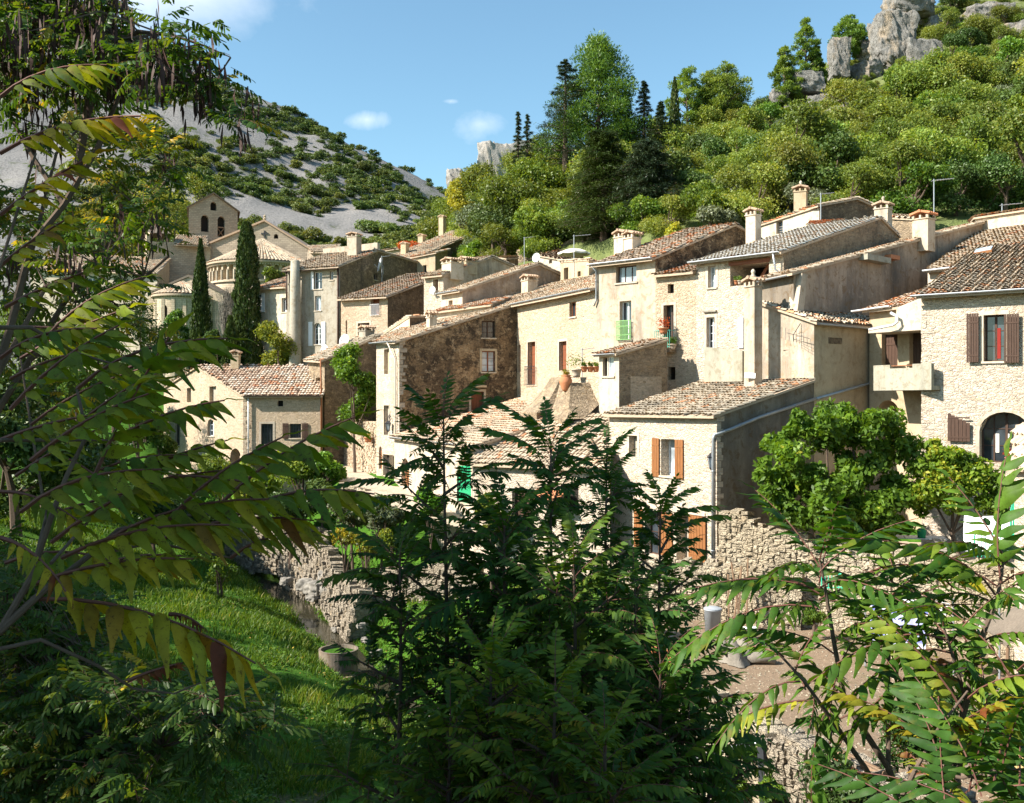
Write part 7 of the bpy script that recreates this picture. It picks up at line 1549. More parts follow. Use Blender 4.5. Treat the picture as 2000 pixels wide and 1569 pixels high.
stemmed('ailanthus_sapling', 'bright ailanthus sapling arching up before the patio wall', [
    ([(1790, 1640, 5.0), (1735, 1500, 5.0), (1650, 1370, 5.05), (1628, 1250, 5.1), (1612, 1150, 5.1), (1600, 1090, 5.1)], .020, .006), ([(1770, 1640, 5.0), (1690, 1500, 4.8), (1620, 1400, 4.7), (1570, 1330, 4.6), (1515, 1270, 4.6)], .016, .005), ([(1735, 1500, 5.0), (1735, 1330, 5.2), (1738, 1210, 5.3), (1742, 1130, 5.3)], .013, .005)],
    [(1600, 1092, 5.1, 0, 1, 0, .85, .36, 10), (1742, 1130, 5.3, .1, 1, 0, .8, .46, 7), (1525, 1275, 4.6, -.4, .6, 0, .65, .42, 6), (1628, 1250, 5.1, -.2, 1, 0, .85, .40, 5), (1738, 1215, 5.3, .4, .7, 0, .85, .52, 6), (1650, 1370, 5.05, .2, .7, -.1, .75, .5, 4),
     (1590, 1150, 5.0, -1, .25, .0, .95, .36), (1585, 1185, 4.9, -1, .05, .1, .95, .4), (1600, 1370, 4.7, -1, .0, 0, .7, .75), (1640, 1340, 4.9, -.5, -.75, -.1, .9, .36), (1690, 1120, 5.2, 1, .35, 0, .8, .85), (1760, 1200, 5.3, 1, .2, 0, .9, .5)],
    500, BIG, mat='lf_ail_b', foot=gnd(1790, 4.9))
stemmed('ailanthus_sapling', 'bright ailanthus sapling with ladder like leaves at the right edge', [
    ([(1800, 1660, 4.6), (1845, 1520, 4.7), (1888, 1370, 4.8), (1915, 1250, 4.8), (1948, 1170, 4.85), (1962, 1080, 4.9)], .022, .007), ([(1888, 1370, 4.8), (1860, 1280, 4.8), (1840, 1215, 4.8)], .011, .005), ([(1845, 1520, 4.7), (1960, 1430, 4.5), (2030, 1400, 4.4)], .012, .006)],
    [(1962, 1085, 4.9, .1, 1, 0, .9, .42, 9), (1840, 1215, 4.8, -.3, .9, 0, .8, .40, 6), (1915, 1250, 4.8, .3, 1, 0, .8, .46, 5), (1960, 1430, 4.5, .6, .5, -.1, .75, .44, 5), (1888, 1380, 4.8, .2, .8, 0, .75, .58, 4), (1990, 1300, 4.6, .3, .8, 0, .8, .5, 5),
     (1950, 1170, 4.85, -.55, .8, 0, 1.15, .44), (1955, 1140, 4.85, -.05, 1, 0, 1.15, .44), (1900, 1300, 4.8, -1, .15, -.05, 1.1, .3), (1850, 1250, 4.8, -1, .3, 0, 1.0, .42)],
    501, BIG, mat='lf_ail_b', foot=gnd(1800, 4.5))
stemmed('ailanthus_sapling', 'autumn tinted ailanthus shoot in the bottom right corner', [([(1700, 1690, 4.2), (1740, 1600, 4.3), (1790, 1500, 4.3), (1835, 1420, 4.35), (1890, 1350, 4.4)], .015, .005), ([(1790, 1500, 4.3), (1880, 1520, 4.1), (1960, 1500, 4.0)], .010, .005)],
    [(1835, 1420, 4.35, 0, .9, 0, .75, .84, 6), (1890, 1355, 4.4, .2, .8, 0, .7, .7, 5), (1900, 1540, 4.1, .5, .5, -.2, .8, .3, 7), (1960, 1505, 4.0, .5, .6, 0, .8, .3, 7), (1990, 1580, 3.9, 0, .8, 0, .8, .3, 7), (1850, 1590, 4.0, 0, .8, 0, .7, .26, 6)],
    502, BIG, mat='lf_ail_b', foot=gnd(1700, 4.1))
# --- big leaves hanging in from the left, close to the viewer
HUG = [dict(L_=.62, pairs=8, ll=.122, lw=.027, rows=6, droop=.22, curl=.2), dict(L_=.7, pairs=9, ll=.128, lw=.026, rows=6, droop=.32, curl=.35), dict(L_=.55, pairs=7, ll=.118, lw=.028, rows=6, droop=.12, curl=.15), dict(L_=.6, pairs=8, ll=.120, lw=.027, rows=6, droop=.45, curl=.55)]
lt = []
def fr(px, py, y, ex, ey, s, ti, dz=0.0):
    """frond from an image point heading towards another"""
    a, b = P3(px, py, y), P3(ex, ey, y + dz); d = b - a; lt.append((px, py, y, d[0], d[2] + .25 * np.linalg.norm(d), d[1], np.linalg.norm(d) / .62 * s, ti + .1))
for q in ((430, 985, 2.9, 705, 835, 1, .45), (455, 1010, 2.8, 720, 935, 1, .5), (330, 1015, 2.6, 560, 870, 1, .48), (180, 940, 2.6, 380, 640, 1, .42), (150, 760, 2.7, 420, 625, 1, .44), (250, 720, 3.0, 430, 690, 1.0, .55), (20, 800, 2.4, 240, 650, 1, .5), (0, 700, 2.6, 180, 620, 1, .48),
    (60, 900, 2.4, 300, 790, 1, .52), (40, 1000, 2.4, 290, 890, 1, .5), (100, 1060, 2.5, 360, 950, 1, .56), (120, 1090, 2.5, 400, 1045, 1, .6), (200, 1060, 2.6, 480, 990, 1, .5), (300, 1060, 2.8, 570, 1030, 1, .62), (0, 860, 2.5, 200, 850, 1, .5), (70, 1140, 2.5, 380, 1130, 1.0, .74), (60, 1170, 2.5, 440, 1290, 1, .76),
    (0, 190, 2.6, 190, 100, 1, .48), (0, 300, 2.5, 240, 240, 1, .74), (0, 420, 2.5, 230, 330, 1, .7), (0, 520, 2.6, 180, 440, 1, .66), (10, 600, 2.6, 220, 560, 1, .5), (120, 860, 2.9, 330, 740, 1, .45), (220, 860, 3.0, 470, 800, .9, .46), (90, 660, 3.0, 260, 540, .9, .5), (330, 930, 3.0, 560, 1010, .9, .55), (450, 1090, 3.0, 640, 1010, .9, .56), (250, 1000, 2.9, 130, 880, .8, .5), (330, 1200, 2.6, 470, 1240, .5, .93), (250, 1330, 2.6, 460, 1310, .6, .97), (0, 1050, 2.4, 150, 1150, .9, .72),
    (20, 740, 3.1, 230, 700, 1, .42), (60, 830, 3.2, 290, 740, 1, .4), (30, 930, 3.1, 250, 860, 1, .45), (130, 960, 3.2, 360, 860, 1, .42), (90, 1010, 3.1, 330, 1000, 1, .5), (10, 1100, 3.0, 240, 1080, 1, .52), (180, 1010, 3.2, 420, 930, 1, .45), (0, 640, 3.1, 200, 700, 1, .5), (250, 930, 3.2, 480, 900, 1, .45), (0, 960, 3.0, 170, 1020, 1, .55), (160, 1120, 3.0, 350, 1090, .9, .6), (40, 700, 3.3, 300, 640, 1, .44)): fr(*q)
root = stemmed('ailanthus_branch', 'large dark leaved ailanthus reaching in from the left close to the viewer', [
    ([(-420, 1500, 2.4), (-180, 1350, 2.4), (0, 1232, 2.45), (90, 1150, 2.5), (175, 1085, 2.6), (230, 1035, 2.65), (330, 1010, 2.7), (455, 1000, 2.85)], .013, .003), ([(0, 1232, 2.45), (60, 1130, 2.5), (100, 1010, 2.5), (130, 930, 2.55), (170, 850, 2.6), (150, 760, 2.7)], .010, .004), ([(-100, 1290, 2.45), (80, 1250, 2.5), (190, 1300, 2.55), (260, 1345, 2.6), (340, 1355, 2.6), (450, 1310, 2.6)], .006, .002),
    ([(-180, 1350, 2.4), (-150, 900, 2.4), (-60, 640, 2.45), (0, 520, 2.5), (70, 300, 2.6)], .008, .003), ([(-60, 640, 2.45), (60, 640, 2.8), (150, 690, 2.9), (250, 720, 3.0)], .007, .003), ([(-60, 500, 2.45), (-40, 300, 2.5), (0, 190, 2.6)], .008, .004), ([(-150, 900, 2.4), (0, 860, 2.45), (120, 860, 2.8), (220, 860, 3.0)], .007, .003), ([(175, 1085, 2.6), (300, 1060, 2.8), (450, 1090, 3.0)], .006, .003), ([(60, 1130, 2.5), (90, 1010, 3.1), (60, 830, 3.2), (40, 700, 3.3)], .006, .003), ([(100, 1100, 2.55), (180, 1010, 3.2), (250, 930, 3.2)], .005, .003)],
    lt, 503, HUG, mat='lf_ail_h', cat='tree', foot=(-1.85, 2.3, -2.1))
root['label'] = 'ailanthus with huge drooping leaflets reaching in over the grassy bank'
# --- locust trees at the left: fine leaflets and hanging brown pods
LOC = [dict(L_=.17, pairs=7, ll=.034, lw=.0085, rows=2, droop=.25), dict(L_=.2, pairs=8, ll=.036, lw=.009, rows=2, droop=.45), dict(L_=.14, pairs=6, ll=.032, lw=.009, rows=2, droop=.1)]
def locust(name, label, stems, seed, n, boxes, tint, foot, podn=0, ls=1.0, mat='lf_locust', twig=.35, cat='tree'):
    """stems as pixel tracks; boxes: (px, py, y, rx, ry, weight) patches that carry leaves"""
    rng = np.random.default_rng(seed); root = thing(name, label, cat, foot); fo = Foliage(seed, LOC); tr = MB(); allp = []
    for pts, r0, r1 in stems:
        q = [P3(*p) for p in pts]; tr.tube(q, list(np.linspace(r0, r1, len(q))), 6)
        for a, b in zip(q[:-1], q[1:]):
            for t in np.linspace(0, 1, 8): allp.append(a + (b - a) * t)
    allp = np.array(allp); W_ = np.array([b[5] for b in boxes], float); pods = MB(); cl = []
    ntw = n // 7
    for i in range(ntw):
        px, py, y, rx, ry, _ = boxes[rng.choice(len(boxes), p=W_ / W_.sum())]; a = rng.random() * 6.28; r = math.sqrt(rng.random()); c = P3(px + rx * r * math.cos(a), py + ry * r * math.sin(a), y + rng.normal(0, .35))
        k = np.argmin(np.linalg.norm(allp - c, axis=1)); p0 = allp[k]; dd = c - p0; l = np.linalg.norm(dd)
        if l > .1: tr.tube([p0, (p0 + c) / 2 + rng.normal(0, .04, 3), c], [.006, .004, .002], 3, False)
        d = unit(dd + rng.normal(0, .4, 3) * l + [0, 0, .02])
        for j in range(7):
            f = j / 6; p = c + d * twig * (f - .3) + rng.normal(0, .02, 3); fo.put(p, unit(rng.normal(0, 1, 3) * [1, 1, .45] + d * .5), ls * (.8 + .5 * rng.random()), np.clip(tint + rng.normal(0, .12) + (.45 if rng.random() < .06 else 0), 0, 1), rng.normal(0, .3), .0012)
        if podn and rng.random() < podn: cl.append(c)
    for c in cl:
        pods = MB()
        for j in range(int(rng.integers(14, 28))):
            p = c + rng.normal(0, .04, 3) * [1, 1, 1.6]; l = .085 + .04 * rng.random(); e = p + np.array([rng.normal(0, .012), rng.normal(0, .012), -l]); w_ = unit(rng.normal(0, 1, 3) * [1, 1, 0]) * .008; m = (p + e) / 2 + rng.normal(0, .004, 3)
            pods.add([p - w_ * .3, p + w_ * .3, m + w_, e + w_ * .2, e - w_ * .2, m - w_], [(0, 1, 2, 5), (5, 2, 3, 4)])
        tr.tube([c + [0, 0, .08], c], [.002, .002], 3, False); pods.build('pod_clumps', M['pod'], root)
    fo.finish(root, mat); tr.build('trunk', M['bark'], root)
    return root
locust('locust_tree', 'black locust hung with bunches of dark brown pods at the upper left', [
    ([(-60, 900, 5.0), (20, 640, 5.0), (60, 480, 5.0), (125, 400, 5.0), (190, 290, 5.0), (235, 180, 5.1), (250, 60, 5.2), (240, -60, 5.3)], .022, .008), ([(125, 400, 5.0), (60, 300, 5.1), (0, 190, 5.2), (-40, 60, 5.2)], .014, .006), ([(150, 340, 5.0), (190, 105, 5.0), (260, 85, 5.0), (330, 105, 4.9), (400, 170, 4.8), (440, 215, 4.8), (480, 245, 4.8)], .022, .004), ([(190, 105, 5.0), (270, 62, 4.9), (340, 70, 4.8), (400, 90, 4.8), (450, 112, 4.8)], .014, .003), ([(235, 180, 5.1), (150, 60, 5.2), (60, -20, 5.2)], .02, .01), ([(-20, 760, 5), (90, 560, 5.2), (200, 520, 5.3), (280, 540, 5.3)], .015, .004)],
    600, 900, [(90, 40, 5.2, 130, 70, 5), (30, 110, 5.2, 70, 80, 2.4), (240, 90, 5, 60, 50, 1.6), (180, 130, 5.1, 90, 60, 1.6), (330, 90, 4.8, 60, 40, .9), (400, 150, 4.8, 50, 40, .9), (445, 115, 4.8, 40, 35, .55), (460, 225, 4.8, 35, 40, .8), (350, 170, 5, 60, 50, .8), (40, 260, 5.3, 60, 60, .8), (210, 500, 5.3, 90, 50, 1.3), (60, 480, 5.4, 90, 90, 1.3), (250, 430, 5.5, 70, 60, .8), (90, 0, 5.2, 130, 40, 3)],
    .45, (*P2(-60, 5.0), gy_(*P2(-60, 5.0))), .5, .82)
locust('locust_tree', 'autumn gold locust tree tangled behind the big leaves on the left', [([(-200, 1100, 8), (-40, 860, 8), (60, 700, 8), (120, 600, 8), (210, 480, 8), (290, 400, 8), (340, 330, 8)], .035, .006), ([(60, 700, 8), (160, 620, 8), (260, 560, 8), (330, 500, 8)], .03, .01), ([(-40, 860, 8), (60, 500, 8.2), (110, 300, 8.3), (200, 200, 8.4)], .025, .006)],
    601, 620, [(120, 560, 8.2, 140, 110, 3), (60, 430, 8.3, 110, 110, 2), (250, 330, 8.2, 80, 60, 1.1), (200, 230, 8.4, 70, 50, 1), (310, 300, 8, 50, 40, .5), (300, 560, 8, 60, 60, .8), (90, 700, 8.3, 130, 90, 2.5), (220, 440, 8.2, 110, 60, 1.4), (180, 660, 8.3, 120, 70, 1.4)], .70, (*P2(-200, 8), gy_(*P2(-200, 8))), .05, 1.25)
locust('locust_thicket', 'dense locust thicket in the bottom left corner', [([(-150, 1700, 5.6), (40, 1540, 5.6), (150, 1450, 5.6), (280, 1390, 5.6), (400, 1370, 5.6)], .03, .005), ([(-100, 1500, 5.8), (60, 1400, 5.8), (180, 1300, 5.8)], .02, .005), ([(40, 1540, 5.6), (240, 1480, 5.5), (320, 1460, 5.4)], .015, .004)],
    602, 2100, [(60, 1500, 5.6, 160, 110, 4), (180, 1440, 5.6, 130, 90, 2.5), (60, 1330, 5.9, 120, 100, 2.4), (350, 1390, 5.5, 110, 45, 1.2), (430, 1420, 5.4, 50, 40, .4), (120, 1250, 6.2, 120, 80, 1.6), (30, 1180, 6.4, 80, 90, 1.4), (230, 1560, 5.4, 110, 60, 1.2)], .42, (*P2(-150, 5.6), gy_(*P2(-150, 5.6))), .03, 1.1, cat='thicket')
# --- trees left of the viewer, mostly unseen, added to shade the meadow and saplings
for i, (x, y, R_, H, z0, lb, mat) in enumerate(((-16.5, 12, 4.2, 13, 2.5, 'unseen tall tree on the bank left of the viewer, added for shade', 'lf_mid'), (-11.2, 6.2, 4.0, 14.5, 3.0, 'unseen broad tree on the bank beside the viewer, added to shade the saplings', 'lf_mid'), (-24, 21, 5.0, 14.5, 2.5, 'unseen spreading tree added to shade the meadow', 'lf_mid'), (-29, 32, 5.0, 12.5, 2, 'unseen round topped tree added to shade the meadow', 'lf_mid'), (-17.8, 21.5, 4.0, 12, 2.0, 'unseen leafy tree at the meadow edge, added for shade', 'lf_mid'), (-22, 28.5, 4.2, 11.5, 2.0, 'unseen third leafy tree added to shade the meadow', 'lf_mid'), (-33, 43, 5.0, 12, 1.5, 'unseen dark tree beyond the meadow edge, added for shade', 'lf_dark'), (-27.5, 54, 4.0, 9.5, 1, 'dark tree over the left end of the meadow', 'lf_dark'), (-31.5, 66, 4.4, 10, .8, 'tall dark tree left of the farmhouse garden', 'lf_dark'), (-24, 58, 0, 0, 0, '', ''), (-8.6, -.8, 3.2, 8.6, .8, 'unseen tree just behind the viewer, added to shade the near leaves', 'lf_mid'), (-19, 15.5, 4.4, 14, 3, 'unseen second tall tree added to shade the near meadow', 'lf_mid'))):
    if R_: make_tree('unseen_shade_tree' if mat == 'lf_mid' else 'oak_tree', lb, (x, y, gy_(x, y)), R_, H, z0, mat, 40, 15000, .15, 700 + i, rb=.33, shell=.5, tmean=.45)

# --- meadow grass and herbs: blades too many to count
rng = np.random.default_rng(12)
def scatter(n, zone):
    px = rng.uniform(-60, 1450, n * 3); y = 14 + 60 * rng.random(n * 3) ** 1.6; x = (px - CX) / F * y; r, bz, sd = stream_dist(x, y); k = zone(x, y, r, sd, px); return x[k][:n], y[k][:n]
def zmeadow(x, y, r, sd, px): return (r > .55) & ~inside(GARDEN, x, y) & ((x < -2.2 - (y - 62) * 0.0) | (y < 43)) & ~inside(LANE, x, y) & ~((y > 56) & (x > -14))
x, y = scatter(150000, zmeadow); z = gz(x, y); n = len(x); cl_ = fbm(x * .6, y * .6, 40, 3); keep = rng.random(n) < np.clip(.6 + 3.4 * cl_ + (y - 28) * .025, .04, 1); x, y, z, cl_ = x[keep], y[keep], z[keep], cl_[keep]; n = len(x)
hh = (.10 + .14 * rng.random(n)) * np.clip(1 + 2.4 * cl_, .35, 2.2) * (1 + y * .006); a = rng.random(n) * 6.28; lean = rng.normal(0, .35, (n, 2)) + [.15, .05]; w_ = (.006 + .0004 * y)
C = np.stack([x, y, z - .02], 1); sd_ = np.stack([np.cos(a), np.sin(a), np.zeros(n)], 1) * w_[:, None]; tip = C + np.stack([lean[:, 0] * hh, lean[:, 1] * hh, hh], 1); mid = C + np.stack([lean[:, 0] * hh * .3, lean[:, 1] * hh * .3, hh * .55], 1)
V = np.stack([C - sd_, C + sd_, mid + sd_ * .8, tip + sd_ * .1, tip - sd_ * .1, mid - sd_ * .8], 1).reshape(-1, 3); b = np.arange(n)[:, None] * 6; Fc = np.concatenate([b + [0, 1, 2, 5], b + [5, 2, 3, 4]]); t = np.clip(.45 + cl_ * .9 + rng.normal(0, .18, n), 0, 1)
M['grass'] = m_leaf('grass_blade', [(0, (.03, .06, .008)), (.5, (.065, .13, .014)), (.85, (.14, .20, .024)), (1, (.28, .26, .07))], .4, 0, 0, .5, .2, False)
tag(npobj('grass', V, Fc, M['grass'], None, np.r_[t, t], True), 'long bright grass and herbs covering the stream banks', 'grass', kind='stuff')
nf = 5200; xf, yf = scatter(nf, lambda x, y, r, sd, px: zmeadow(x, y, r, sd, px) & (y < 48)); zf_ = gz(xf, yf); nf = len(xf); P = np.stack([xf, yf, zf_ + .06 + .05 * rng.random(nf)], 1)
V, Fc = leafset(rng, P, np.tile([0, 0, 1.], (nf, 1)), .045, .5, 1.5, .8); M['fallen'] = m_leaf('fallen_leaf', [(0, (.12, .06, .02)), (.5, (.3, .2, .04)), (1, (.45, .36, .06))], .1, 0, 0, .8, .1, False)
tag(npobj('fallen_leaves', V, Fc, M['fallen'], None, rng.random(nf), True), 'brown and yellow fallen leaves scattered over the meadow', 'leaves', kind='stuff')
# low herbs: little leaf rosettes
x, y = scatter(26000, lambda x, y, r, sd, px: zmeadow(x, y, r, sd, px) & ((fbm(x * .45, y * .45, 51, 3) > .03) | (r < 3.2))); n = len(x); z = gz(x, y); k = 4; P = np.repeat(np.stack([x, y, z + .05], 1), k, 0) + rng.normal(0, .05, (n * k, 3)) * [1, 1, .6] + [0, 0, .03]; o = np.tile([0, 0, 1.], (n * k, 1))
V, Fc = leafset(rng, P, o, .028 + .0006 * P[:, 1].mean(), .7, 1.2, 1.0); tag(npobj('herbs', V, Fc, M['lf_mid'], None, np.clip(.6 + rng.normal(0, .2, n * k), 0, 1), True), 'low leafy weeds along the stream and in the meadow', 'weeds', kind='stuff')
# ------------------------------------------------------------------ things lying, standing and hanging about
def lamp(label, px, py, y, wall, s=1.0):
    p = P3(px, py, y); t = thing('street_lamp', label, 'lamp', p + [0, 0, .3]); n = np.array([*wall.n, 0]); mb = MB(); u = np.array([*wall.u, 0])
    b = wall.f(wall.upx(px + 4), p[2] + .75, .03); e = p + [0, 0, .62]; mb.tube([b, (b + e) / 2 + [0, 0, .06], e, p + [0, 0, .45]], .02, 6); mb.tube([b - [0, 0, .35], b - [0, 0, .3], (b + e) / 2], .014, 5); mb.tube([b - [0, 0, .45], b + [0, 0, .1]], .025, 6); mb.build('bracket', M['iron'], t)
    mb = MB(); mb.lathe(p + [0, 0, .22], [(.20 * s, 0), (.21 * s, .03), (.10 * s, .16), (.05 * s, .2), (.03, .24)], 4, a0=.78); mb.build('lamp_top', M['iron'], t)
    mb = MB(); 
    for k in range(4): a = math.pi / 2 * k + .78; mb.tube([p + [.11 * math.cos(a), .11 * math.sin(a), -.2], p + [.19 * math.cos(a), .19 * math.sin(a), .22]], .013, 4)
    mb.lathe(p + [0, 0, -.25], [(.02, -.06), (.06, -.02), (.12, .03), (.12, .06)], 4, a0=.78); mb.build('frame', M['iron'], t)
    mb = MB(); mb.lathe(p, [(.105, -.19), (.18, .21)], 4, a0=.78); mb.build('glass', M['glass_bright'], t)
lamp('black lantern on a bracket at the corner of the orange shuttered house', 1390, 905, 39.2, Wall(A1, B1), 1.1); lamp('small lantern on the corner of the big brown walled house', 758, 835, 61.0, Wall(Cc0, Cc1), 1.2)
def dish(label, px, py, y, r, d, col='dish'):
    p = P3(px, py, y); d = unit(d); A = frame_from(d); t = thing('satellite_dish', label, 'satellite dish', p - [0, 0, r]); mb = MB(); vs = []; n = 20
    for k, q in enumerate((0, .35, .7, 1)):
        for i in range(n): a = 2 * math.pi * i / n; vs.append(p + A @ np.array([.28 * r * q * q, r * q * math.cos(a), r * q * math.sin(a) * 1.08]))
    fs = [(k * n + i, k * n + (i + 1) % n, (k + 1) * n + (i + 1) % n, (k + 1) * n + i) for k in range(3) for i in range(n)]; mb.add(vs, fs); mb.build('reflector', M[col], t, True)
    mb = MB(); f = p + d * r * .9 + [0, 0, -r * .2]; mb.tube([p - [0, 0, r * .95] + d * .1, f], .015, 4); mb.tube([f - d * .05, f + d * .08], .04, 6); mb.tube([p, p - d * .25, p - d * .25 - [0, 0, r * 1.3]], .025, 5); mb.build('arm', M['zinc'], t)
dish('large grey dish on the low roof between the white shuttered house and the stone house', 674, 666, 74.6, .48, (-.5, -.8, .25)); dish('white dish in front of the tall grey house, lower left of the big dish', 635, 685, 76, .42, (-.6, -.7, .2), 'w_white')
dish('dark and white dish on the shaded stone side wall of the tall house', 744, 518, 92, .62, (-.95, -.3, .2)); dish('white dish on the small house by the parasol', 1048, 504, 79, .36, (-.5, -.8, .2), 'w_white')
dish('small grey dish by the loft window of the little brown house', 845, 567, 74.3, .28, (-.4, -.9, .1)); dish('small ball like dish lying on the wide roof', 1120, 562, 63, .2, (-.3, -.9, .4))
aerial(746, 500, 545, 91.5, 'thin pole aerial on the side of the tall grey house', .8, 4); aerial(1024, 463, 520, 84, 'aerial among the trees beside the old terrace wall', .9, 5); aerial(1121, 459, 530, 69.5, 'rusty pole aerial rising from the cream roof hut', 1.4, 5, .5); aerial(1137, 680, 738, 53, 'thin aerial on the terrace behind the potted plants', .8, 4)
aerial(1185, 708, 742, 49.2, 'tiny aerial in front of the annex window', .4, 4)
# parasol
p = P3(1121, 494, 74); t = thing('parasol', 'faded cream parasol on a roof terrace below the trees', 'parasol', p - [0, 0, 2.2]); mb = MB(); n = 8; vs = [p + [0, 0, .35]]
for k, (q, z) in enumerate(((.5, .24), (1, 0), (1.0, -.12))):
    for i in range(n * 4): a = 2 * math.pi * i / (n * 4); sagr = 1 - .06 * abs(math.sin(a * n / 2)); vs.append(p + [1.25 * q * sagr * math.cos(a), 1.25 * q * sagr * math.sin(a), z - .05 * abs(math.sin(a * n / 2)) * q])
m_ = n * 4; mb.add(vs, [(0, 1 + i, 1 + (i + 1) % m_) for i in range(m_)] + [(1 + k * m_ + i, 1 + k * m_ + (i + 1) % m_, 1 + (k + 1) * m_ + (i + 1) % m_, 1 + (k + 1) * m_ + i) for k in range(2) for i in range(m_)]); mb.build('canopy', M['parasol'], t)
mb = MB(); mb.tube([p - [0, 0, 2.2], p + [0, 0, .42]], .03, 6); mb.build('pole', M['w_grey'], t)
# pots on the terrace
def pot(name, label, px, py, y, r, h, plant=None, mat='terracotta', group=None, ph=.4, urn=False):
    p = P3(px, py, y); t = thing(name, label, 'plant pot' if plant else 'urn', p, group); mb = MB()
    prof = [(.001, 0), (r * .7, 0), (r * .8, h * .3), (r, h * .85), (r * 1.12, h * .86), (r * 1.12, h), (r * .9, h), (r * .85, h * .9), (.001, h * .88)] if not urn else [(.001, 0), (r * .45, 0), (r * .6, h * .12), (r * .98, h * .5), (r, h * .65), (r * .8, h * .85), (r * .72, h * .92), (r * .9, h), (r * .7, h), (r * .6, h * .9), (.001, h * .88)]
    mb.lathe(p, prof, 20); mb.build('pot', M[mat], t, True)
    if plant:
        rng = np.random.default_rng(int(px)); n = 260; C, d, idx = blobcloud(rng, [(0, 0, 0, ph * .6, 1.1), (ph * .25, 0, -.05, ph * .4, 1), (-ph * .2, .05, .05, ph * .4, 1)], n, .7); V, Fc = leafset(rng, C + p + [0, 0, h + ph * .4], d, .05, .4, .8)
        npobj('foliage', V, Fc, M[plant], t, np.clip(.5 + rng.normal(0, .2, n), 0, 1), True)
pot('urn', 'big bellied terracotta urn on top of the right buttress', 1105, 764, 49.7, .33, .82, 'lf_yellow', urn=True, ph=.3)
pot('plant_pot', 'pale pot with a spiky light green plant beside the big urn', 1126, 737, 50.3, .25, .42, 'lf_bright', 'pl_pale', ph=.85)
for i, px in enumerate((1141, 1153, 1164)): pot('plant_pot', ('terracotta pot nearest the pale pot on the terrace wall', 'middle terracotta pot of three on the terrace wall', 'terracotta pot next to the annex on the terrace wall')[i], px, 727, 50.2, .17, .28, 'lf_mid', ph=.22, group='terracotta pots on the terrace')
w, q, o_ = bal_na
pot('flower_pot', 'orange flowering pot hooked on the blue green balcony rail', 1296, 652, 50.6, .25, .3, 'lf_red', ph=.6); pot('plant_pot', 'green plant standing on the little balcony floor', 1303, 683, 50.8, .22, .3, 'lf_bright', 'pl_pale', ph=.45); pot('plant_pot', 'trailing plant at the right end of the little balcony', 1313, 683, 50.5, .2, .28, 'lf_mid', 'pl_pale', ph=.4)
pot('flower_pot', 'flower pot fixed to the wall beside the lane', 719, 864, 64.7, .28, .32, 'lf_yellow', ph=.5); pot('plant_pot', 'small pot on the sill of the open loft, left one', 1438, 556, 48.5, .11, .2, 'lf_mid', ph=.2); pot('plant_pot', 'small pale pot on the sill of the open loft, right one', 1445, 556, 48.3, .11, .2, 'lf_mid', 'pl_pale', ph=.2)
pot('flower_pot', 'pot of red geraniums on the railing below the arched doorway', 1972, 905, 36.8, .16, .22, 'lf_red', ph=.35)
# concrete tub in the meadow
p = P3(661, 1312, 42.6); t = thing('concrete_tub', 'round concrete tank with a rim standing by the stream', 'tank', p); mb = MB(); mb.lathe(p, [(.8, 0), (.84, .02), (.85, .95), (.86, 1.0), (.76, 1.0), (.75, .8), (.001, .8)], 36); mb.build('tank', M['pl_dark'], t)
mb = MB(); mb.lathe(p, [(.72, -.55), (.95, -.5), (1.0, -.02), (.001, 0)], 14); mb.build('footing', M['stone_ochre'], t); mb = MB(); mb.lathe(p + [0, 0, .85], [(.75, 0), (.4, .05), (.001, .06)], 16); mb.build('soil', M['ground'], t)
rng = np.random.default_rng(3); mb = MB()
for i in range(9): a = rng.random() * 6.28; mb.tube([p + [.1, 0, .85], p + [.1 + .1 * math.cos(a), .1 * math.sin(a), 1.2], p + [.1 + .35 * math.cos(a), .35 * math.sin(a), 1.35 + .3 * rng.random()]], [.012, .008, .003], 4)
mb.build('twigs', M['bark'], t)
# boulders along the stream
rr = np.random.default_rng(8)
for i, (px, py, y, s) in enumerate(((560, 1135, 57, .35), (600, 1142, 55.5, .55), (622, 1150, 54.6, .7), (645, 1155, 53.6, .45), (610, 1168, 54, .3), (662, 1172, 52.2, .3), (715, 1250, 46.6, .22), (735, 1275, 45.5, .25), (705, 1222, 47.5, .2), (640, 1128, 55, .6), (850, 1395, 38.6, .4), (880, 1400, 38.2, .45), (915, 1398, 37.9, .5), (935, 1408, 37.4, .35), (655, 1230, 49.8, .2))):
    p = P3(px, py, y); g = float(ground(np.array([p[0]]), np.array([p[1]]))[0]); p[2] = max(g + s * .15, p[2]) if abs(p[2] - g) < 1.2 else g + s * .2
    rock('boulder', 'grey boulder lying beside the stream', p, (s, s * .8, s * .6), 40 + i, 'river_rock' if False else 'rock_small', .45, 14, rr.random() * 3, .42, 'boulder', 'boulders along the stream')
# fence posts by the orchard
for i, (px, y, h) in enumerate(((646, 55.5, 1.3), (663, 53.5, 1.4), (675, 51.5, 1.5), (700, 50.5, .9), (712, 50.2, 1.0), (640, 56.5, 1.2), (755, 49, .8))):
    x, yy = P2(px, y); g = gz(np.array([x]), np.array([yy]))[0]; mb = MB(); mb.tube([(0, 0, -.3), (.02, 0, h * .5), (rr.normal(0, .05), 0, h)], [.035, .03, .025], 6); o = mb.build('fence_post', M['rust']); o.location = (x, yy, float(g)); tag(o, 'thin rusty stake of the orchard fence above the stream', 'fence post', 'fence stakes above the stream')
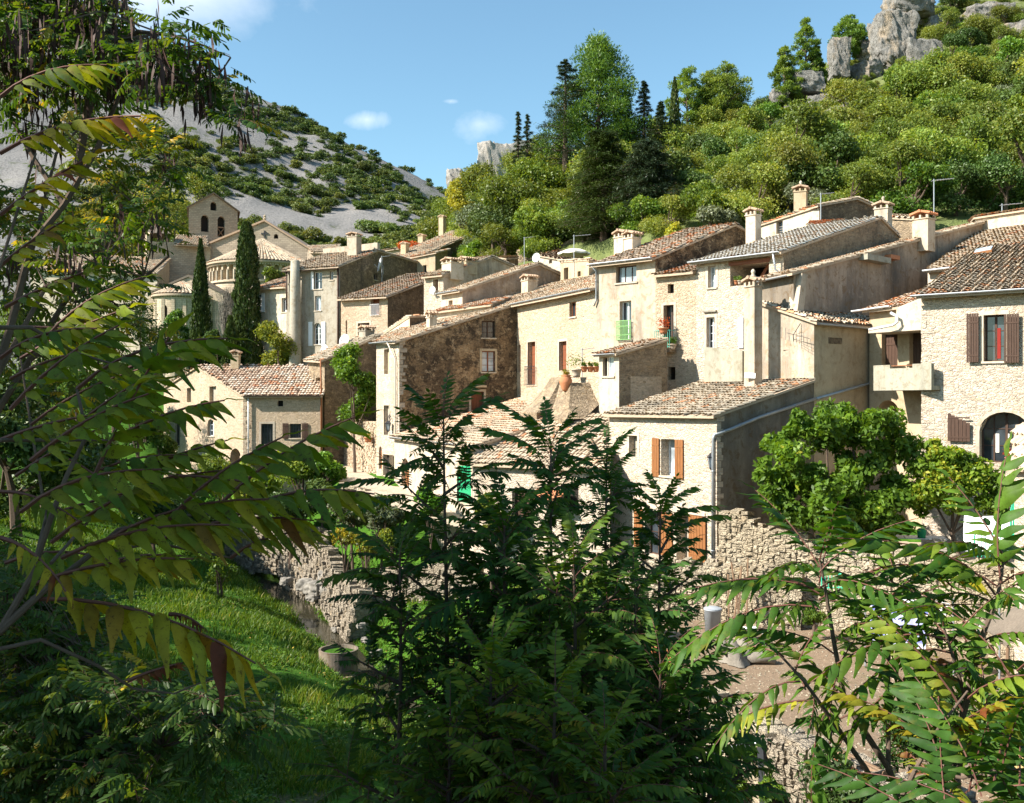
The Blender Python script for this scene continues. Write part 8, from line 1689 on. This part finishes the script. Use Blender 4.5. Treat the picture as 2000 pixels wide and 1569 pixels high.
# --- the garden
gzv = -8.48
def at(px, y): x, yy = P2(px, y); return np.array([x, yy, gzv])
p = at(1392, 35.6); t = thing('bin', 'tall pale grey bin against the garden wall', 'bin', p); mb = MB(); mb.lathe(p, [(.001, 0), (.28, 0), (.31, .85), (.33, .86), (.33, .9), (.30, .91)], 20); mb.build('body', M['plastic_grey'], t, True); mb = MB(); mb.lathe(p, [(.33, .92), (.2, .97), (.001, .98)], 20); mb.build('lid', M['plastic_grey'], t, True)
for i, (px, y, r) in enumerate(((1452, 34.8, .18), (1500, 33.8, .19), (1470, 34.9, .16))):
    p = at(px, y); mb = MB(); mb.lathe((0, 0, 0), [(.001, 0), (r * .8, 0), (r, .36), (r * 1.05, .36), (r * 1.05, .39), (r * .95, .39), (r * .76, .03), (.001, .03)], 16); o = mb.build('bucket', M['dish'], None, True); o.location = tuple(p); tag(o, ('grey bucket under the leaning poles', 'grey bucket out in the garden dirt', 'small bucket between the other two')[i], 'bucket')
for i, (px, dx) in enumerate(((1424, .10), (1431, .45), (1440, .3), (1449, -.25), (1458, .2))):
    p = at(px, 35.9); mb = MB(); mb.tube([p, p + [dx * .5, .3, 1.1], p + [dx, .6, 2.0 + .15 * i]], .035, 5); tag(mb.build('leaning_pole', M['oldwood']), 'rough brown pole leaning on the rubble garden wall', 'pole', 'poles leaning on the garden wall')
# pebbles, clods and litter on the garden soil
rng = np.random.default_rng(21); npb = 5200; px = rng.uniform(1180, 2050, npb * 3); y = rng.uniform(15, 38, npb * 3); x = (px - CX) / F * y; k = inside(GARDEN, x, y); x, y = x[k][:npb], y[k][:npb]; npb = len(x); s_ = .018 + .045 * rng.random(npb) ** 3; a = rng.random(npb) * 6.28
zz_ = -8.5 + .10 * fbm(x * .7, y * .7, 8) + .05 * fbm(x * 3, y * 3, 9); O_ = np.array([[1, 0, 0], [0, 1, 0], [-1, 0, 0], [0, -1, 0], [0, 0, .8]]); V = np.zeros((npb, 5, 3))
for i in range(5): V[:, i, 0] = x + s_ * (O_[i, 0] * np.cos(a) - O_[i, 1] * np.sin(a)) * (1 + rng.normal(0, .2, npb)); V[:, i, 1] = y + s_ * (O_[i, 0] * np.sin(a) + O_[i, 1] * np.cos(a)) * (1 + rng.normal(0, .2, npb)); V[:, i, 2] = zz_ + O_[i, 2] * s_
Fc = (np.array([[0, 1, 4], [1, 2, 4], [2, 3, 4], [3, 0, 4]])[None] + (np.arange(npb) * 5)[:, None, None]).reshape(-1, 3); tag(npobj('pebbles', V.reshape(-1, 3), Fc, M['stone_garden']), 'pebbles and clods strewn over the garden soil', 'pebbles', kind='stuff')
# split stump
p = at(1440, 31.6); t = thing('tree_stump', 'hollow grey brown tree stump lying in the dirt', 'stump', p); rng = np.random.default_rng(4); mb = MB(); vs = []; n = 22
for k, (r, z) in enumerate(((.5, 0), (.42, .15), (.36, .4), (.33, .62), (.22, .6), (.16, .2), (.001, .12))):
    for i in range(n): a = 2 * math.pi * i / n; q = r * (1 + .22 * math.sin(a * 3 + k) + .12 * math.sin(a * 7)); vs.append(p + [q * math.cos(a), q * math.sin(a), z * (1 + .3 * math.sin(a * 2))])
mb.add(vs, [(k * n + i, k * n + (i + 1) % n, (k + 1) * n + (i + 1) % n, (k + 1) * n + i) for k in range(6) for i in range(n)]); mb.tube([p + [.2, 0, .2], p + [.9, -.1, .22], p + [1.2, -.2, .1]], [.26, .2, .1], 10); mb.tube([p + [-.3, 0, .3], p + [-.5, .1, .8]], [.16, .06], 8); mb.build('wood', M['bark_grey'], t, True)
# orange bricks
for i in range(9):
    px = 1262 + (i % 4) * 15 + i; k = i // 4; p = at(px, 32.6 - (i % 4) * .5) + [0, 0, .1 + k * .2]; mb = MB(); a = .3 + rr.normal(0, .25); mb.box((0, 0, 0), (.22 * math.cos(a), .22 * math.sin(a), 0), (-.12 * math.sin(a), .12 * math.cos(a), 0), (0, 0, .09))
    for hx in (-.12, 0, .12): mb.box((-.0 + hx * math.cos(a) + .12 * math.sin(a), hx * math.sin(a) - .12 * math.cos(a), 0), (.04 * math.cos(a), .04 * math.sin(a), 0), (-.004 * math.sin(a), .004 * math.cos(a), 0), (0, 0, .05))
    o = mb.build('brick', M['brick']); o.location = tuple(p); tag(o, 'orange hollow brick in the loose pile by the stream wall', 'brick', 'loose pile of orange bricks')
# timbers on the corner wall
for i, (a, b) in enumerate((((1612, 1478), (1722, 1522)), ((1618, 1486), (1716, 1530)), ((1604, 1484), (1690, 1524)), ((1626, 1476), (1728, 1514)))):
    A_, B_ = P3(*a, 23.0), P3(*b, 21.4); A_[2] = B_[2] = -8.25 + .06 * (i % 2); mb = MB(); mb.tube([A_, B_], .07 if i % 2 else .045, 6); tag(mb.build('timber_beam', M['oldwood' if i % 2 else 'rust']), 'long thin beam lying along the top of the corner wall', 'beam', 'beams on the corner wall')
# old pipe carried round the wall corner on a post
t = thing('wall_pipe', 'curved grey pipe carried on a dark post above the garden wall', 'pipe', P3(1490, 1580, 24.2)); mb = MB(); mb.tube([P3(1330, 1490, 26), P3(1420, 1462, 25.2), P3(1475, 1453, 24.8), P3(1510, 1446, 24.6), P3(1524, 1438, 24.9), P3(1505, 1428, 25.6)], .055, 8); mb.build('pipe', M['zinc'], t, True)
mb = MB(); mb.tube([P3(1494, 1600, 24.2), P3(1488, 1460, 24.6)], .12, 8); mb.build('post', M['iron'], t)
# clothes lines
def cloth(name, label, a, b, drop, mat, stripes=None, seed=0, wav=.05):
    a, b = np.array(a, float), np.array(b, float); n, m = 44, 22; u = unit(b - a); nn = unit(np.cross(u, (0, 0, 1))); V = []
    for j in range(m + 1):
        for i in range(n + 1):
            s_, t_ = i / n, j / m; p = a + (b - a) * s_ - [0, 0, .05 * math.sin(math.pi * s_)] - np.array([0, 0, drop]) * t_; V.append(p + nn * (wav * (math.sin(s_ * 19 + seed) + .6 * math.sin(s_ * 37 + 2 * seed)) * (.3 + t_)) + u * .03 * math.sin(t_ * 3 + seed))
    Fc = [(j * (n + 1) + i, j * (n + 1) + i + 1, (j + 1) * (n + 1) + i + 1, (j + 1) * (n + 1) + i) for j in range(m) for i in range(n)]
    o = npobj(name, V, Fc, M['cloth_white'] if mat is None else mat, None, None, True); tag(o, label, 'towel' if 'towel' in name else 'sheet'); return o
def m_stripe():
    m, nt = newmat('blue_striped_cloth'); sx = N(nt, 'ShaderNodeSeparateXYZ'); L(nt, pos(nt), sx.inputs[0]); zt = Z(1160, 30.5)
    t_ = math_(nt, 'DIVIDE', math_(nt, 'SUBTRACT', zt, sx.outputs[2]), 1.55); c = ramp(nt, t_, [(0, (.72, .74, .8)), (.12, (.13, .15, .42)), (.30, (.75, .76, .8)), (.34, (.16, .18, .46)), (.38, (.75, .76, .8)), (.42, (.36, .38, .62)), (.80, (.7, .72, .78)), (.84, (.2, .22, .5)), (.9, (.5, .52, .7))], 'CONSTANT'); finish(nt, c, .95); return m
cloth('beach_towel', 'blue and white striped beach towel hanging on a garden line', P3(1700, 1162, 31.0), P3(1812, 1172, 29.6), 1.5, m_stripe(), seed=1)
cloth('pillow_case', 'cream cloth pegged next to the striped towel', P3(1822, 1176, 29.5), P3(1850, 1180, 29.2), .55, M['cloth_lace'], seed=2, wav=.03)
cloth('bed_sheet', 'pale bluish sheet hanging beside the green railing', P3(1883, 1007, 34.2), P3(1978, 1004, 32.6), 1.25, M['cloth_white'], seed=3, wav=.04)
t = thing('clothes_line', 'clothes line on thin posts across the garden', 'clothes line', at(1690, 31.2)); 
for px, y in ((1690, 31.2), (1862, 29.0), (1952, 27.8)): p = at(px, y); mb = MB(); mb.tube([p, p + [0, 0, 2.6]], .03, 6); mb.build('post', M['zinc'], t)
mb = MB(); mb.tube([at(1690, 31.2) + [0, 0, 2.32], P3(1700, 1161, 31.0), P3(1812, 1171, 29.6), P3(1850, 1179, 29.2), at(1862, 29.0) + [0, 0, 2.4]], .008, 4); mb.build('line', M['dish'], t)
# patio: floor, railing, table, chairs
PAT = [P2(1404, 39.3), P2(1475, 38.3), P2(1620, 36.7), P2(1800, 34.4), P2(2050, 31.4), P2(2120, 37), P2(1800, 41), P2(1590, 43)]
sheet(np.arange(6, 24, .3), np.arange(30, 44, .3), lambda X, Y: -5.95 + .02 * fbm(X, Y, 2), 'patio', M['road'], keep=lambda x, y: inside(PAT, x, y))
def rail(label, a, b, h, n, mat='teal'):
    t = thing('railing', label, 'railing', a); mb = MB(); a, b = np.array(a, float), np.array(b, float); up = np.array([0, 0, h])
    mb.tube([a, a + up * .85, a + up + (b - a) * .03, b + up - (b - a) * .03, b + up * .85, b], .025, 6); mb.build('handrail', M[mat], t); mb = MB()
    for i in range(1, n): p = a + (b - a) * i / n; mb.tube([p, p + up], .014, 5)
    mb.tube([a + up * .1, b + up * .1], .018, 5); mb.build('bars', M[mat], t)
M['jade'] = m_simple('jade_paint', (.03, .42, .25), .45, .1)
rail('jade green railing in front of the hanging sheet', P3(1903, 1088, 32.4), P3(1985, 1092, 30.9), .78, 11, 'jade'); rail('jade green stair rail rising against the stone shed', P3(1974, 1080, 32.0), P3(1981, 1045, 33.6), 1.35, 4, 'jade')
rail('thin green rail half hidden by the saplings under the patio wall', P3(1605, 1152, 33.5), P3(1645, 1150, 33.0), .5, 6, 'jade')
p = P3(1790, 1066, 37.2); p[2] = -5.93; t = thing('garden_table', 'pale garden table in the shade on the patio', 'table', p); mb = MB(); mb.box(p + [0, 0, .74], (1.0, -.25, 0), (.12, .42, 0), (0, 0, .02)); mb.build('table_top', M['w_white'], t)
for sx_, sy_ in ((-1, -1), (1, -1), (-1, 1), (1, 1)): mb = MB(); c = p + np.array([.9 * sx_ + .1 * sy_, -.22 * sx_ + .36 * sy_, 0]); mb.tube([c, c + [0, 0, .72]], .025, 6); mb.build('leg', M['w_white'], t)
def chair(label, px, y, rz):
    x, yy = P2(px, y); t = thing('garden_chair', label, 'chair', (x, yy, -5.93), 'slatted chairs on the patio'); O = np.array([x, yy, -5.93]); c, s_ = math.cos(rz), math.sin(rz); T_ = lambda a, b, z: O + [a * c - b * s_, a * s_ + b * c, z]
    mb = MB()
    for i in range(6): b_ = -.2 + .08 * i; mb.prism([T_(-.22, b_ - .03, .44), T_(.22, b_ - .03, .44), T_(.22, b_ + .03, .44), T_(-.22, b_ + .03, .44)], (0, 0, .02))
    mb.build('seat', M['w_grey'], t); mb = MB()
    for i in range(4): z = .55 + .09 * i; mb.prism([T_(-.22, .22 + .02 * i, z), T_(.22, .22 + .02 * i, z), T_(.22, .23 + .02 * i, z + .07), T_(-.22, .23 + .02 * i, z + .07)], T_(0, .015, 0) - T_(0, 0, 0))
    mb.build('backrest', M['w_grey'], t)
    for sx_ in (-1, 1):
        for sy_ in (-1, 1): mb = MB(); mb.tube([T_(.2 * sx_, .22 * sy_, 0), T_(.2 * sx_, -.22 * sy_ if False else .2 * sy_, .44 if sy_ < 0 else .9)], .015, 5); mb.build('leg', M['w_grey'], t)
chair('slatted wooden chair at the right end of the patio table', 1832, 36.0, 2.8); chair('slatted folding chair nearest the patio wall', 1846, 34.6, 2.2)
p = P3(1800, 1058, 36.9); mb = MB(); mb.lathe((0, 0, 0), [(.001, 0), (.14, 0), (.17, .3), (.1, .36), (.001, .36)], 14); o = mb.build('watering_can', M['w_green'], None, True); o.location = (float(p[0]), float(p[1]), -5.17); tag(o, 'dark green can standing on the patio table', 'can')
# yellow board fence at the right edge
a, b = P2(1958, 21.5), P2(2060, 20); wb = Wall(a, b); t = thing('board_fence', 'pale yellow board fence at the right edge of the garden', 'fence', (*a, gzv)); mb = MB()
for i in range(9): u0_ = wb.len * i / 9; bar(mb, wb, u0_ + .01, gzv + .1, u0_ + wb.len / 9 - .01, gzv + 1.75, 0, .03)
M['w_yellow'] = m_wood('wood_yellow', (.55, .38, .17)); mb.build('boards', M['w_yellow'], t)
# lean-to roof edge beyond the towel
t = thing('lean_to', 'rough little lean-to roof with a white edge in the garden corner', 'shed', at(1950, 27)); mb = MB(); mb.prism([P3(1912, 1222, 28.5), P3(1985, 1188, 27.5), P3(2040, 1215, 25.5), P3(1965, 1262, 26.2)], (0, 0, .06)); mb.build('roof', M['tile_tan'], t); mb = MB(); mb.prism([P3(1906, 1226, 28.5), P3(1985, 1186, 27.5), P3(1985, 1192, 27.5), P3(1906, 1232, 28.5)], (.06, -.05, .02)); mb.build('edge_board', M['w_white'], t)
for px, y in ((1915, 28.3), (2035, 25.6), (1968, 26.4)): mb = MB(); mb.tube([at(px, y), at(px, y) + [0, 0, 1.8]], .05, 6); mb.build('post', M['oldwood'], t)
# ------------------------------------------------------------------ camera, sun and sky
cam = bpy.data.cameras.new('camera'); co = bpy.data.objects.new('camera', cam); COL.objects.link(co); sc.camera = co
co.location = (0, 0, 0); co.rotation_euler = (R(90), 0, 0); cam.sensor_width = 36; cam.lens = 36 * F / 2000; cam.clip_start = .05; cam.clip_end = 6000
SUN_EL, SUN_H = R(38), unit((-.95, -.31))
sv = Vector3 = np.array([SUN_H[0] * math.cos(SUN_EL), SUN_H[1] * math.cos(SUN_EL), math.sin(SUN_EL)])
sl_ = bpy.data.lights.new('sun', 'SUN'); sl_.energy = 5.0; sl_.angle = R(.55); sl_.color = (1, .93, .83)
so = bpy.data.objects.new('sun', sl_); COL.objects.link(so)
from mathutils import Vector
so.rotation_euler = Vector(-sv).to_track_quat('-Z', 'Y').to_euler(); so.location = (-30, -20, 60)
wd = bpy.data.worlds.new('World'); sc.world = wd; wd.use_nodes = True; nt = wd.node_tree; nt.nodes.clear()
sky = N(nt, 'ShaderNodeTexSky', sky_type='NISHITA'); sky.sun_disc = False; sky.sun_elevation = SUN_EL
sky.sun_rotation = math.atan2(SUN_H[0], SUN_H[1]); sky.altitude = 200; sky.air_density = 1.0; sky.dust_density = .6; sky.ozone_density = 1.6
tc = N(nt, 'ShaderNodeTexCoord'); sx = N(nt, 'ShaderNodeSeparateXYZ'); L(nt, tc.outputs['Generated'], sx.inputs[0])
def blob(cx, cy, rx, ry, seed, sc_n, thr):
    """soft cloud around a heading (x/y) and rise (z/y)"""
    X = math_(nt, 'DIVIDE', sx.outputs[0], sx.outputs[1]); Y = math_(nt, 'DIVIDE', sx.outputs[2], sx.outputs[1])
    a = math_(nt, 'DIVIDE', math_(nt, 'SUBTRACT', X, (cx - CX) / F), rx / F); b = math_(nt, 'DIVIDE', math_(nt, 'SUBTRACT', Y, (CY - cy) / F), ry / F)
    r = math_(nt, 'SQRT', math_(nt, 'ADD', math_(nt, 'MULTIPLY', a, a), math_(nt, 'MULTIPLY', b, b)))
    n = noise(nt, tc.outputs['Generated'], sc_n, 7, .6, .3)
    d = math_(nt, 'SUBTRACT', math_(nt, 'ADD', math_(nt, 'SUBTRACT', 1, r), math_(nt, 'MULTIPLY', math_(nt, 'SUBTRACT', n, .5), 2.2)), thr)
    g = math_(nt, 'GREATER_THAN', sx.outputs[1], 0.05)
    return math_(nt, 'MULTIPLY', math_(nt, 'SMOOTH_MIN', math_(nt, 'MAXIMUM', math_(nt, 'MULTIPLY', d, .8), 0), 1, .1), g)
cl = None
for args in ((310, -15, 300, 95, 1, 7, -.15), (940, 242, 75, 38, 2, 14, .1), (716, 234, 60, 24, 3, 16, .1), (880, 198, 26, 9, 3, 18, .3)):
    b = blob(*args); b = math_(nt, 'MULTIPLY', b, 1.0 if args[0] == 300 else .55)
    cl = b if cl is None else math_(nt, 'MAXIMUM', cl, b)
cl = math_(nt, 'MINIMUM', cl, .9)
skc = mixc(nt, 1.0, sky.outputs[0], (.80, .97, .90), 'MULTIPLY'); colr = mixc(nt, cl, skc, (6.2, 6.4, 6.7))
bg = N(nt, 'ShaderNodeBackground'); L(nt, colr, bg.inputs[0]); bg.inputs[1].default_value = .1
ow = N(nt, 'ShaderNodeOutputWorld'); L(nt, bg.outputs[0], ow.inputs[0])
sc.view_settings.view_transform = 'Standard'; sc.view_settings.look = 'None'; sc.view_settings.exposure = 1.3; sc.view_settings.gamma = 1
sc.render.engine = 'CYCLES'; sc.cycles.use_denoising = True
try: sc.cycles.denoiser = 'OPENIMAGEDENOISE'
except Exception: pass
sc.cycles.max_bounces = 6; sc.cycles.transparent_max_bounces = 8; sc.cycles.diffuse_bounces = 3; sc.cycles.glossy_bounces = 2; sc.cycles.transmission_bounces = 3
sc.cycles.caustics_reflective = False; sc.cycles.caustics_refractive = False
sc.render.resolution_x, sc.render.resolution_y = 1024, 803
